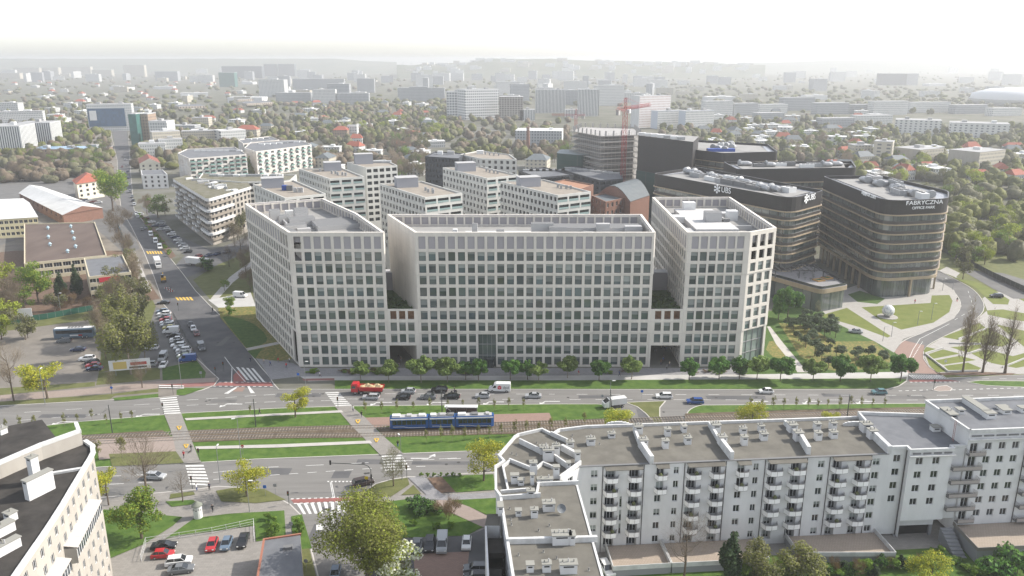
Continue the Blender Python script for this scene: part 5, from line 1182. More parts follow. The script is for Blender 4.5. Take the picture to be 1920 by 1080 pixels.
t = thing('building_shell', 'low rounded building wrapped in dark green netting beside the scaffolded shell', 'building shell', (*nq[0], 0)); O = Vector((-nq[0][0], -nq[0][1], 0)); mb = MB(); mb.prism(nq, 0, 31, netm, M('net top', (.3, .33, .33), .8)); link('netting', mb.mesh('netting'), t, O)
def crane(px, pyb, pyt, z0, jib, cj, label, rz, col=(.30, .045, .045)):
    m = M('crane red', col, .6); b = P(px, pyb, z0); H_ = hgt(b.y, pyt)-z0; t = thing('tower_crane', label, 'tower crane', tuple(b), rz)
    def truss(p0, p1, w, name):
        mb = MB(); p0, p1 = Vector(p0), Vector(p1); d = (p1-p0); L = d.length; d.normalize(); a = d.orthogonal().normalized(); c = d.cross(a); n = int(L/(w*1.3)); cs = [(a+c)*w/2, (a-c)*w/2, (-a-c)*w/2, (-a+c)*w/2]
        for o in cs: mb.tube(p0+o, p1+o, .13 if name == 'mast' else .09, .13 if name == 'mast' else .09, m, 4)
        for k in range(n):
            q0, q1 = p0+d*L*k/n, p0+d*L*(k+1)/n
            for i in range(4): mb.tube(q0+cs[i], q1+cs[(i+1) % 4], .07, .07, m, 3, False)
        return mb.build(name, t)
    truss((0, 0, 0), (0, 0, H_), 2.0, 'mast'); truss((0, 0, H_+1), (jib, 0, H_+1), 1.5, 'jib'); truss((0, 0, H_+1), (-cj, 0, H_+1), 1.5, 'counter_jib'); truss((0, 0, H_+1), (0, 0, H_+7), 1.2, 'tower_head')
    mb = MB(); mb.box((-cj+2, 0, H_-2), (3, 1.6, 3), cbare); mb.build('counterweight', t); mb = MB(); mb.box((1.6, -1.6, H_-1.6), (2, 1.6, 2.2), unit_w); mb.build('cab', t)
    mb = MB(); mb.tube((0, 0, H_+7), (jib*.7, 0, H_+1.6), .06, .06, m, 4); mb.tube((0, 0, H_+7), (-cj, 0, H_+1.6), .06, .06, m, 4); mb.build('tie_rod', t)
crane(1165, 404, 207, 0, 46, 14, 'tall red tower crane in front of the scaffolded shell', 1.1)
crane(1079, 262, 218, 14, 24, 9, 'short red tower crane behind the scaffolded shell', 2.8)
# ---------------------------------------------------------------- left-hand low buildings
def hall(label, q, z, roofm, wallm, ridge=0, name='hall', cat='hall', walls=None, fr=None, hh=1.6, nr=3, axis=0, pitch=3, ov=.4):
    """ridge>0: gable roof along edge 'axis'"""
    if not ridge: return block(label, q, z, walls or {}, wallm=wallm, roof=roofm, name=name, cat=cat, fr=fr, hh=hh, nr=nr, pitch=pitch, depth=.25, rail=False)
    t, O = block(label, q, z, walls or {}, wallm=wallm, roof=roofm, name=name, cat=cat, fr=fr, hh=hh, nr=nr, pitch=pitch, depth=.25, rail=False, parapet=.02)
    e = inset(q, -ov); n = len(q); i = axis; a, b, c, d = [Vector(e[(i+k) % 4]) for k in range(4)]; m0, m1 = (a+d)/2, (b+c)/2
    hip = .0 if ridge < 100 else .35; rg = ridge % 100; r0, r1 = m0.lerp(m1, hip), m1.lerp(m0, hip); mb = MB(); zz = z+.02
    mb.face([(*a, zz), (*b, zz), (*r1, zz+rg), (*r0, zz+rg)], roofm); mb.face([(*c, zz), (*d, zz), (*r0, zz+rg), (*r1, zz+rg)], roofm)
    mb.face([(*b, zz), (*c, zz), (*r1, zz+rg)], roofm if hip else wallm); mb.face([(*d, zz), (*a, zz), (*r0, zz+rg)], roofm if hip else wallm); mb.face([(*a, zz), (*d, zz), (*c, zz), (*b, zz)], wallm)
    for o in list(t.children):
        if o.name.startswith('roof'): bpy.data.objects.remove(o)
    link('roof', mb.mesh('roof'), t, O); return t, O
creamw = M('cream render', (.52, .46, .33), .9, (.46, .41, .30), .3, coord='World'); bluew = M('blue render', (.20, .27, .40), .9)
t, O = hall('wide warehouse with dark brown felt roof and blue fascia left of the side street', ccw(qz(7.5, (45, 494), (200, 478), (178, 416), (45, 419))), 7.5, M('felt brown', (.085, .062, .052), .95, (.12, .09, .075), .12, coord='World', detail=9, stretch=(1, .3, 1)), creamw, walls={0: (9, 3.0, 0)}, fr=upvc, hh=1.8, nr=2, name='warehouse', cat='warehouse')
for x, y in ((90, 430), (91, 447), (94, 461), (133, 427), (136, 438), (139, 450), (142, 465), (127, 474)): p = P(x, y, 7); mb = MB(); mb.lathe([(.5, 0), (.5, .8), (.9, .9), (.4, 1.5), (.1, 1.8)], M('vent teal', (.3, .4, .45), .5), n=8); link('roof_vent', mb.mesh('roof_vent'), t, Vector((p.x, p.y, 7))+O)
t, O = hall('low cream annex with flat grey roof, blue side wall and red banner', ccw(qz(10, (157, 484), (166, 519), (246, 510), (230, 477))), 10, felt_g, creamw, walls={0: (2, 2, 0), 1: (6, 2.2, 0)}, fr=upvc, hh=1.5, nr=3, name='annex', cat='annex')
q = ccw(qz(10, (157, 484), (166, 519), (246, 510), (230, 477))); bn = tag(MB().build('banner') if 0 else link('banner', None), 'red banner with white lettering hung on the cream annex', 'banner')
iA = min(range(4), key=lambda i: (q[i][1]+q[(i+1) % 4][1])); A, B = q[iA], q[(iA+1) % 4]; u1, z1 = on_wall(A, B, 205, 523); d = (Vector(B)-Vector(A)).normalized(); p = Vector(A)+d*u1+Vector((d.y, -d.x))*.12
bn.location = (p.x, p.y, z1); bn.rotation_euler = (0, 0, math.atan2(d.y, d.x)); mb = MB(); mb.box((0, 0, -.9), (7, .08, 1.8), M('banner red', (.5, .03, .05), .7)); mb.build('cloth', bn)
t, O = hall('long white-roofed brick hall with ridge skylight', ccw(qz(6, (36, 362), (118, 403), (192, 390), (78, 350))), 6, M('white sheet roof', (.55, .55, .54), .7, (.47, .47, .46), .2, coord='World'), bk, ridge=3.2, axis=0, walls={0: (10, 2.4, 0)}, hh=2)
hall('pale yellow office house with light roof at the left edge', ccw(qz(10, (-60, 415), (70, 407), (42, 372), (-60, 376))), 10, M('white sheet roof'), M('yellow render', (.6, .53, .33), .9), ridge=2.5, axis=0, walls={0: (14, 1.6, 0)}, fr=upvc, name='house', cat='house')
tile = M('red roof tile', (.30, .085, .05), .85, (.24, .08, .055), .5, coord='World'); cream2 = M('house cream', (.62, .58, .47), .9)
hall('cream three-storey house with red hipped roof by the green street tree', ccw(qz(11, (137, 338), (144, 345), (192, 338), (183, 331))), 11, tile, cream2, ridge=105, axis=0, walls={0: (2, 1.6, 0), 1: (4, 1.8, 0)}, fr=frame_dk, name='house', cat='house', ov=.8)
hall('small white flat-roofed house beside the side street', ccw(qz(10, (266, 328), (314, 327), (305, 318), (264, 319))), 10, felt_g, stucco, walls={0: (4, 1.4, 0)}, name='house', cat='house')
hall('cream gabled house with dark red roof behind the small white house', ccw(qz(11, (262, 307), (300, 306), (294, 297), (260, 298))), 11, M('dark red tile', (.2, .07, .05), .85), cream2, ridge=4, axis=1, walls={0: (3, 1.6, 0)}, name='house', cat='house')
# ================================================================ HAZY CITY BEHIND
OCC = []
def winpat(name, wall, glass, sx, sy, fr=.3, rough=.5):
    return brick(name, glass, tuple(g*1.4 for g in glass), wall, sx, sy, rough, off=0, msize=fr, vcoord=True)
W_WHITE = winpat('facade white', (.55, .55, .53), (.10, .11, .12), 2.6, 3.0, .75); W_BEIGE = winpat('facade beige', (.46, .42, .34), (.12, .12, .12), 2.8, 3.0, .8)
W_GREY = winpat('facade grey', (.33, .34, .35), (.08, .09, .1), 2.6, 3.0, .7); W_STRIPE = winpat('facade striped', (.6, .6, .58), (.07, .08, .09), 2.4, 60, .62)
W_DOT = winpat('facade dotted', (.62, .62, .61), (.06, .07, .08), 4.2, 4.0, .95); W_RED = winpat('facade red bands', (.6, .58, .57), (.26, .16, .15), 3.0, 3.2, .8)
W_BLUE = winpat('facade blue glass', (.05, .09, .14), (.03, .07, .13), 3, 3.5, .12, .15); W_DARK = winpat('facade dark', (.07, .08, .10), (.03, .04, .05), 3, 3.4, .5, .3)
W_GREEN = winpat('facade green glass', (.06, .14, .12), (.04, .11, .1), 3, 3.5, .15, .2); W_BROWN = winpat('facade brown', (.3, .22, .16), (.08, .07, .07), 2.8, 3.2, .8); W_BARE = winpat('facade unfinished', (.36, .33, .3), (.1, .09, .08), 4, 3.2, .5)
rwhite = M('white sheet roof'); rgrey = M('far roof grey', (.30, .30, .30), .9)
def far(label, xl, xr, yt, yb, wall, depth=15, rise=0, roof=None, name='apartment_block', cat='apartment block', side=None, hip=0, plant=True, zmin=4):
    """flat or hipped building from its front lower edge (map pixels) and its top row"""
    a = P(xl, yb); b = P(xr, yb+rise); z = max(zmin, hgt((a.y+b.y)/2, yt)); d = (b-a).normalized(); n = Vector((-d.y, d.x, 0)); L = (b-a).length
    t = thing(name, label, cat, tuple(a), math.atan2(d.y, d.x)); OCC.append(((a.x+b.x)/2+n.x*depth/2, (a.y+b.y)/2+n.y*depth/2, max(L, depth)*.6+6))
    mb = MB(); q = [(0, 0), (L, 0), (L, depth), (0, depth)]
    for i in range(4):
        p0, p1 = q[i], q[(i+1) % 4]; mb.face([(*p0, 0), (*p1, 0), (*p1, z), (*p0, z)], wall if i in (0, 2) or side is None else side)
    mb.build('wall', t); mb = MB(); rm = roof or rgrey
    if hip:
        m0, m1 = (min(L*.3, depth*.45), depth/2), (L-min(L*.3, depth*.45), depth/2); e = [(-.5, -.5), (L+.5, -.5), (L+.5, depth+.5), (-.5, depth+.5)]
        mb.face([(*e[0], z), (*e[1], z), (*m1, z+hip), (*m0, z+hip)], rm); mb.face([(*e[2], z), (*e[3], z), (*m0, z+hip), (*m1, z+hip)], rm); mb.face([(*e[1], z), (*e[2], z), (*m1, z+hip)], rm); mb.face([(*e[3], z), (*e[0], z), (*m0, z+hip)], rm); mb.face([(*e[3], z), (*e[2], z), (*e[1], z), (*e[0], z)], wall)
    else:
        mb.prism([(-.1, -.1), (L+.1, -.1), (L+.1, depth+.1), (-.1, depth+.1)], z, z+.5, side or stucco, rm)
    mb.build('roof', t)
    if plant and not hip and L > 14:
        for k in range(max(1, int(L/22))):
            mb = MB(); mb.box((0, 0, 0), (rnd.uniform(3, 6), min(6, depth*.5), rnd.uniform(1.6, 3)), rnd.choice((unit_g, unit_w, rgrey))); mb.build('roof_unit', t, (L*(k+.5)/max(1, int(L/22)), depth/2, z+.5))
    return t
far('white block with zigzag window strips at the left edge, nearer of two', -60, 44, 238, 291, W_STRIPE, 40, -2)
far('white block with zigzag window strips at the left edge, farther of two', 38, 100, 231, 277, W_STRIPE, 30, -1)
far('low red brick building with blue glass ridges beside the far street', 55, 192, 280, 293, W_BROWN, 25, -1, M('blue glass roof', (.2, .32, .45), .3), 'school_building', 'building')
t = far('white office building with a large blue glass front at the far end of the street', 168, 252, 196, 247, W_WHITE, 20, -2, name='office_building', cat='office building', side=W_WHITE)
mb = MB(); a = P(170, 247); b = P(240, 246); L = (b-a).length; mb.box((L*.5, -.4, 6), (L*.96, .8, hgt(a.y, 204)-6), W_BLUE); mb.build('glass_front', t); mb = MB(); mb.box((L*.15, -.9, 14), (L*.18, .2, 12), stucco); mb.build('sign_panel', t)
far('narrow green glass stair end of the grey corner building', 248, 262, 214, 278, W_GREEN, 20); far('grey corner building beside the green glass end', 262, 284, 214, 276, W_BROWN, 20); far('white stepped building right of the grey corner building', 284, 318, 228, 280, W_WHITE, 20)
far('long beige apartment block behind the green balcony blocks', 290, 342, 247, 290, W_BEIGE, 14, -3); far('long beige block continuing behind the flat grey roofs', 342, 416, 246, 272, W_BEIGE, 14, -2)
far('pale apartment block with grey metal roof left of the red-roofed house', 416, 463, 245, 273, W_WHITE, 22, -3, rwhite); far('yellow house with red hipped roof among the trees', 443, 482, 243, 257, W_BEIGE, 14, 0, tile, 'house', 'house', hip=5)
far('white flat-roofed row beside the far street, in front of the beige block', 262, 312, 270, 296, W_WHITE, 18, -2); far('white block with balcony grid between beige block and green balconies', 300, 345, 262, 292, W_WHITE, 16, -2); far('small beige flat-roofed block above the long grey roof', 361, 392, 221, 238, W_BEIGE, 14); far('long low grey building below the small beige block', 318, 366, 236, 248, W_GREY, 20)
far('brown house with red roof at the edge of the woods', 625, 652, 244, 264, W_BROWN, 14, 0, tile, 'house', 'house', hip=4); far('white house against the brown red-roofed house', 652, 670, 236, 262, W_WHITE, 12, name='house', cat='house')
far('long white windowless hall beyond the bare trees', 427, 492, 183, 196, stucco, 40, 0, rwhite, 'hall', 'hall', plant=False)
for i, (x0, x1, y0, y1, w) in enumerate(((27, 75, 127, 142, W_BEIGE), (80, 111, 127, 143, W_BEIGE), (113, 171, 125, 141, W_BEIGE), (173, 210, 131, 144, W_BEIGE), (233, 272, 122, 144, W_BEIGE), (0, 38, 137, 148, W_BEIGE))):
    o = far('pale beige tower-block row far off at the left horizon', x0, x1, y0, y1, w, 30, plant=False); o['group'] = 'beige rows at the left horizon'
far('blue-grey office slab in the haze left of the green glass tower', 292, 334, 134, 152, W_GREY, 30, plant=False); far('green glass office tower in the haze', 412, 441, 136, 163, W_GREEN, 30, plant=False)
far('long dark office slab in the haze above the green glass tower', 417, 492, 124, 147, W_DARK, 40, plant=False); far('dark blue twin office tower in the haze, left one', 496, 520, 120, 143, W_DARK, 40, plant=False); far('dark blue twin office tower in the haze, right one', 523, 553, 120, 143, W_DARK, 40, plant=False)
far('long pale slab block in front of the dark twin towers', 549, 646, 148, 168, W_GREY, 16, plant=False); far('white slab block with balcony grid beside the white hall', 587, 630, 168, 196, W_WHITE, 14, plant=False); far('grey slab block left of the white balcony slab', 518, 584, 174, 194, W_GREY, 14, plant=False); far('grey slab block right of the white balcony slab', 632, 692, 175, 196, W_GREY, 14, plant=False)
far('white tower with dotted windows and slanted corner', 838, 872, 172, 222, W_DOT, 30); far('white block with dotted windows joined to the slanted tower', 873, 935, 168, 225, W_DOT, 34, -2)
far('grey slab block behind the dotted white building', 746, 834, 165, 188, W_GREY, 14, plant=False); far('unfinished brown-grey block beside the dotted white building', 936, 981, 182, 226, W_BARE, 22, plant=False)
far('white tower with dark vertical stripes, left of two', 1004, 1060, 168, 212, W_STRIPE, 24); far('white tower with dark vertical stripes, right of two', 1084, 1122, 168, 218, W_STRIPE, 24); far('low striped base building between the striped towers', 975, 1003, 206, 226, W_STRIPE, 20); far('low striped wing under the striped towers', 1060, 1084, 206, 222, W_STRIPE, 20)
far('white modernist office with dark window bands beside a brick chimney', 966, 1053, 246, 277, W_GREY, 34, 1, rwhite, 'office_building', 'office building', W_WHITE)
blue_s = M('blue stripe wall', (.46, .50, .56), .7)
far('tall white slab with reddish window bands and blue gable stripes', 1197, 1255, 180, 240, W_RED, 18, -3, name='hospital_block', cat='office building', side=stucco); far('white slab with window bands and blue gable, middle of three', 1232, 1284, 208, 242, W_WHITE, 16, -2, side=blue_s); far('white slab with window bands and blue gable, lowest of three', 1284, 1337, 208, 244, W_WHITE, 16, -2, side=blue_s)
far('old tan house with dark roof behind the white-ended block', 985, 1025, 300, 318, W_BEIGE, 22, 1, slate, 'house', 'house', hip=4)
far('hazy grey-blue office slab near the right horizon', 1651, 1697, 138, 160, W_DARK, 40, plant=False); far('hazy grey tower beside the grey-blue office slab', 1699, 1720, 138, 160, W_GREY, 40, plant=False)
for i, (x0, x1, y0, y1) in enumerate(((1322, 1373, 190, 219), (1376, 1420, 194, 217), (1424, 1476, 196, 214), (1468, 1526, 183, 208), (1530, 1590, 193, 215), (1600, 1660, 196, 214), (1636, 1700, 190, 216), (1705, 1780, 192, 212), (1541, 1600, 222, 242), (1605, 1672, 217, 238), (1420, 1470, 212, 226), (1790, 1850, 197, 214), (1860, 1915, 203, 218))):
    o = far('pale terraced apartment block in the haze on the right', x0, x1, y0, y1, rnd.choice((W_WHITE, W_GREY, W_WHITE)), 16, -1, plant=False); o['group'] = 'terraced blocks in the haze'
far('long pale palace-like office front in the haze, left one', 1676, 1762, 226, 252, W_WHITE, 30, 3); far('long pale palace-like office front in the haze, right one', 1778, 1890, 232, 256, W_WHITE, 30, 4)
t = far('cream eleven-storey tower block on the right', 1634, 1669, 266, 306, W_BEIGE, 16, 2); far('cream five-storey block beside the cream tower block', 1599, 1633, 273, 302, W_BEIGE, 14, 0)
far('cream slab with grey gable and roof vents, left of two', 1722, 1766, 280, 308, W_BEIGE, 26, -4, side=stucco_c); far('cream slab with grey gable and roof vents, right of two', 1832, 1880, 284, 322, W_BEIGE, 26, -6, side=stucco_c)
c = P(1915, 196); t = thing('arena', 'large white domed arena in the haze at the right edge', 'arena', tuple(c)); mb = MB(); mb.lathe([(88, 0), (95, 10), (92, 22), (60, 31), (20, 34), (.5, 34.5)], M('arena white', (.55, .56, .57), .5), n=32); mb.build('dome', t, smooth=True)
mb = MB(); mb.lathe([(96, 9), (97, 9), (97, 12), (96, 12)], unit_g, n=32); mb.build('ring', t); OCC.append((c.x, c.y, 100))
ch = thing('chimney', 'tall brown brick chimney beside the white modernist office', 'chimney', tuple(P(990, 287))); mb = MB(); mb.lathe([(2.2, 0), (1.4, 24), (1.6, 24.2), (1.6, 25)], bk, n=12); mb.build('shaft', ch); mb = MB(); mb.lathe([(1.65, 23), (1.7, 23), (1.7, 23.5), (1.65, 23.5)], unit_g, n=12); mb.build('ring', ch)
# blocks scattered by the photo's rows
def near_occ(x, y, r): return any((x-a)**2+(y-b)**2 < (r+c)**2 for a, b, c in OCC)
for o in list(scene.objects):
    if o.get('category') and o.type == 'EMPTY' and o.location.y > 330 and o.name.split('.')[0] in ('apartment_building', 'office_building', 'hall', 'house', 'warehouse', 'annex', 'building_shell', 'market_hall'): OCC.append((o.location.x+(15 if o.location.x > -100 else 10), o.location.y+15, 38))
def proto_house(name, label, group, wall, roof, w, d, h, rh, cat='house'):
    t = thing(name, label, cat, (0, 0, 0), 0, group); mb = MB(); mb.prism([(-w/2, -d/2), (w/2, -d/2), (w/2, d/2), (-w/2, d/2)], 0, h, wall); mb.build('wall', t); mb = MB()
    e = [(-w/2-.4, -d/2-.4), (w/2+.4, -d/2-.4), (w/2+.4, d/2+.4), (-w/2-.4, d/2+.4)]
    if rh:
        m0, m1 = (-w/2+d*.25, 0), (w/2-d*.25, 0); mb.face([(*e[0], h), (*e[1], h), (*m1, h+rh), (*m0, h+rh)], roof); mb.face([(*e[2], h), (*e[3], h), (*m0, h+rh), (*m1, h+rh)], roof); mb.face([(*e[1], h), (*e[2], h), (*m1, h+rh)], roof); mb.face([(*e[3], h), (*e[0], h), (*m0, h+rh)], roof)
        mb.box((w*.2, .8, h+rh*.4), (.8, .8, rh*.8), bk)
    else: mb.prism(e, h, h+.4, wall, roof); mb.box((w*.1, 0, h+.4), (w*.2, d*.4, 1.5), unit_w)
    mb.build('roof', t); return t
PR = [proto_house('house', 'small pale house with red hipped roof among the hazy trees', 'red-roofed houses in the haze', W_WHITE, tile, 14, 10, 6, 3.5),
      proto_house('house', 'small cream house with grey hipped roof among the hazy trees', 'grey-roofed houses in the haze', W_BEIGE, slate, 16, 11, 7, 3.2),
      proto_house('house', 'small white flat-roofed building among the hazy trees', 'flat-roofed houses in the haze', W_WHITE, rwhite, 20, 13, 7, 0),
      proto_house('apartment_block', 'mid-rise pale apartment block among the hazy trees', 'mid-rise blocks in the haze', W_WHITE, rgrey, 42, 13, 16, 0, 'apartment block'),
      proto_house('apartment_block', 'mid-rise beige apartment block among the hazy trees', 'beige mid-rise blocks in the haze', W_BEIGE, rgrey, 36, 13, 14, 0, 'apartment block'),
      proto_house('apartment_block', 'tall pale slab block far off in the haze', 'tall slabs in the haze', W_WHITE, rgrey, 60, 14, 32, 0, 'apartment block'),
      proto_house('apartment_block', 'tall grey slab block far off in the haze', 'tall grey slabs in the haze', W_GREY, rgrey, 40, 16, 30, 0, 'apartment block'),
      proto_house('hall', 'long low pale hall in the haze', 'low halls in the haze', stucco, rwhite, 60, 30, 8, 0, 'hall')]
used = set(); rr = random.Random(21)
def scatter(n, reg, kinds, ang=(-.4, .4), r=14):
    k = tries = 0
    while k < n and tries < n*12:
        tries += 1; x, y = rr.uniform(reg[0], reg[2]), rr.uniform(reg[1], reg[3]); p = P(x, y)
        if near_occ(p.x, p.y, r): continue
        i = rr.choice(kinds); sc = rr.uniform(.85, 1.25); rz = rr.uniform(*ang)+(math.pi/2 if rr.random() < .25 else 0)
        if i not in used: used.add(i); PR[i].location = p; PR[i].rotation_euler = (0, 0, rz)
        else: dup(PR[i], tuple(p), rz, (sc, sc, rr.uniform(.8, 1.3)))
        OCC.append((p.x, p.y, r)); k += 1
scatter(45, (0, 150, 560, 200), (0, 0, 1, 2, 2, 4, 0, 7), r=18); scatter(22, (100, 200, 620, 262), (0, 1, 2, 2), r=14)
scatter(26, (560, 196, 840, 290), (0, 1, 2), r=14); scatter(40, (1280, 215, 1640, 290), (0, 1, 2, 2), r=13); scatter(24, (1560, 285, 1920, 345), (0, 0, 1, 2), r=11)
scatter(60, (480, 150, 1250, 200), (3, 3, 4, 2, 5, 6, 6), r=22); scatter(80, (0, 128, 1250, 156), (3, 4, 5, 5, 6, 6, 5), r=30); scatter(40, (1000, 128, 1920, 160), (3, 5, 5, 6, 2), r=40); scatter(24, (880, 150, 1900, 190), (3, 4, 6, 7), r=30)
scatter(5, (690, 236, 800, 300), (0, 1, 2), r=14); scatter(8, (0, 190, 170, 240), (2, 3, 0), r=20); scatter(8, (600, 280, 800, 335), (1, 2), r=12)
for i, t in enumerate(PR):
    if i not in used: print('unused', i)
# the pale mass of the city at the horizon
mb = MB()
for k in range(420):
    y = rr.uniform(117, 128); x = rr.uniform(-40, 1960); p = P(x, y); w, d, h = rr.uniform(15, 70), 18, rr.uniform(12, 40); mb.box((p.x, p.y, 0), (w, d, h), rr.choice((W_WHITE, W_WHITE, W_GREY, W_BEIGE)), rr.uniform(-.4, .4))
o = mb.build('distant_city'); o['kind'] = 'stuff'
# hills
def hill(pts, Y, depth, m, seed, houses=0):
    """pts: (px, row of the crest)"""
    mb = MB(); n = 60; xs = [pts[0][0]+(pts[-1][0]-pts[0][0])*i/n for i in range(n+1)]; r2 = random.Random(seed); rows_ = []
    def crest(x):
        for (xa, ya), (xb, yb) in zip(pts, pts[1:]):
            if xa <= x <= xb: t = (x-xa)/(xb-xa); t = t*t*(3-2*t); return ya+(yb-ya)*t
        return pts[-1][1]
    hs = [min(96, max(.0, hgt(Y, crest(x))))+r2.uniform(-1, 1)*2 for x in xs]; X = [(x-960)/FPX*Y/CP for x in xs]
    prof = ((-1, 0), (-.6, .35), (-.3, .75), (0, 1), (.5, .8), (1, 0))
    for t, f in prof: rows_.append([(X[i]*(1+t*depth/Y), Y+t*depth, max(-.5, hs[i]*f-.5)) for i in range(n+1)])
    for a, b in zip(rows_, rows_[1:]):
        for i in range(n): mb.face([a[i], a[i+1], b[i+1], b[i]], m)
    o = mb.build('hills', smooth=True); o['kind'] = 'structure'
    if houses:
        hb = MB()
        for k in range(houses):
            i = r2.randrange(2, n-2); t = r2.uniform(-.7, 0); f = 1+t*.9 if t > -.6 else .35; x, y, z = X[i]*(1+t*depth/Y), Y+t*depth, max(0, hs[i]*f)
            if hs[i] > 15: hb.box((x+r2.uniform(-20, 20), y, max(0, min(z-8, 70))), (r2.uniform(25, 60), 16, r2.uniform(14, 28)), r2.choice((W_WHITE, W_BEIGE, W_WHITE)), r2.uniform(-.3, .3))
        if hb.f: q = hb.build('hillside_city'); q['kind'] = 'stuff'
hm = M('hill woods', (.05, .065, .03), 1, (.10, .10, .06), .006, coord='World')
hill([(-150, 116), (150, 108), (380, 103), (600, 108), (760, 116)], 6500, 900, hm, 1); hill([(760, 122), (870, 118), (930, 110), (1010, 110), (1130, 114), (1260, 117), (1400, 122)], 4600, 500, hm, 2, 90); hill([(1350, 118), (1600, 112), (1800, 113), (2050, 116)], 6800, 900, hm, 3)
# ================================================================ TREES
bark = M('bark', (.09, .07, .05), .95, (.14, .11, .085), 3); bark_d = M('bark dark', (.045, .037, .03), .95); bark_l = M('bark pale', (.20, .17, .13), .95)
def leafm(name, c, c2, sc=.6):
    m = M(name, c, .7, c2, sc, spec=.25, detail=3, lo=.4, hi=.6, rand=.18); n = m.node_tree; b = n.nodes['Principled BSDF']; o = n.nodes['Material Output']; t = n.nodes.new('ShaderNodeBsdfTranslucent'); mx = n.nodes.new('ShaderNodeMixShader'); mx.inputs[0].default_value = .38
    n.links.new(b.inputs['Base Color'].links[0].from_socket, t.inputs[0]); n.links.new(b.outputs[0], mx.inputs[1]); n.links.new(t.outputs[0], mx.inputs[2]); n.links.new(mx.outputs[0], o.inputs[0])
    return m
LF = dict(fresh=leafm('leaf fresh', (0.203, 0.246, 0.0261), (0.29, 0.334, 0.0435)), springolive=leafm('leaf spring olive', (.15, .165, .038), (.21, .215, .06), .4), spring=leafm('leaf pale spring', (.17, .175, .05), (.22, .22, .075)), yellow=leafm('leaf yellow green', (0.334, 0.319, 0.0261), (0.435, 0.42, 0.0435)), mid=leafm('leaf mid green', (0.102, 0.189, 0.0217), (0.174, 0.261, 0.0362)), dark=leafm('leaf dark green', (0.0319, 0.0798, 0.0145), (0.0653, 0.123, 0.0261), .9),
          deep=leafm('leaf linden', (0.0798, 0.123, 0.029), (0.138, 0.181, 0.0508), .9), olive=leafm('leaf olive', (0.109, 0.123, 0.0319), (0.174, 0.181, 0.0508), .4), brown=leafm('twig brown', (0.167, 0.131, 0.0899), (0.217, 0.174, 0.123), .4), conifer=leafm('needle', (0.0261, 0.0508, 0.0203), (0.0508, 0.0798, 0.0319), 1.0),
          white=leafm('blossom white', (0.797, 0.783, 0.667), (0.551, 0.609, 0.406), .8), rust=leafm('leaf rust', (0.145, 0.0943, 0.0508), (0.189, 0.138, 0.0725), .6), pine=leafm('leaf grey pine', (0.0508, 0.0725, 0.0406), (0.0943, 0.116, 0.0653), 1.0), greyg=leafm('leaf grey olive', (0.145, 0.145, 0.0798), (0.203, 0.196, 0.116), .4))
def lobes(H, W, th, shape, r, n):
    cz, rz, rx = (H+th)/2, (H-th)/2, W/2; L = []
    for i in range(n):
        for _ in range(40):
            x, y, z = r.uniform(-1, 1), r.uniform(-1, 1), r.uniform(-1, 1)
            if x*x+y*y+z*z < 1: break
        f = 1.0
        if shape == 'cone': f = max(.12, (1-z)/2*1.1)
        elif shape == 'drop': f = max(.25, 1-max(0, z)*.65)
        elif shape == 'dome': f = 1 if z < .1 else math.sqrt(max(.05, 1-z*z)); z = max(z, -.75)
        s = r.uniform(.26, .42); L.append((Vector((x*rx*f*.8, y*rx*f*.8, cz+z*rz*.78)), s*rx*max(.55, f), s*rz*(.9 if shape != 'column' else .6)))
    return L
def crown_mesh(H, W, th, mat, n, leaf, shape, seed, sliver=0, nl=14, mat2=None):
    r = random.Random(seed); L = lobes(H, W, th, shape, r, nl); mb = MB(); tot = sum(a*a*b for _, a, b in L); base = Vector((0, 0, th*.9))
    for c, a, b in L:
        for k in range(max(6, int(n*a*a*b/tot))):
            d = Vector((r.gauss(0, 1), r.gauss(0, 1), r.gauss(0, 1))).normalized(); q = r.random()**.38; p = c+Vector((d.x*a*q, d.y*a*q, d.z*b*q))
            s = leaf*r.uniform(.55, 1.35); nrm = (d*.8+Vector((r.gauss(0, .6), r.gauss(0, .6), r.gauss(.25, .6)))).normalized(); u = nrm.orthogonal().normalized(); v = nrm.cross(u); t = r.uniform(0, 6.28); u, v = u*math.cos(t)+v*math.sin(t), v*math.cos(t)-u*math.sin(t)
            m = mat2 if mat2 and r.random() < .35 else mat
            if sliver:
                g = ((p-base).normalized()+Vector((r.gauss(0, .5), r.gauss(0, .5), r.gauss(.15, .4)))).normalized(); w = g.orthogonal().normalized()*sliver; l = leaf*r.uniform(1.2, 3.2); mb.face([p-w, p+w, p+g*l], m)
            else: mb.face([p-u*s*.5, p+v*s*.36, p+u*s*.5, p-v*s*.36], m)
    return mb.mesh('crown'), L
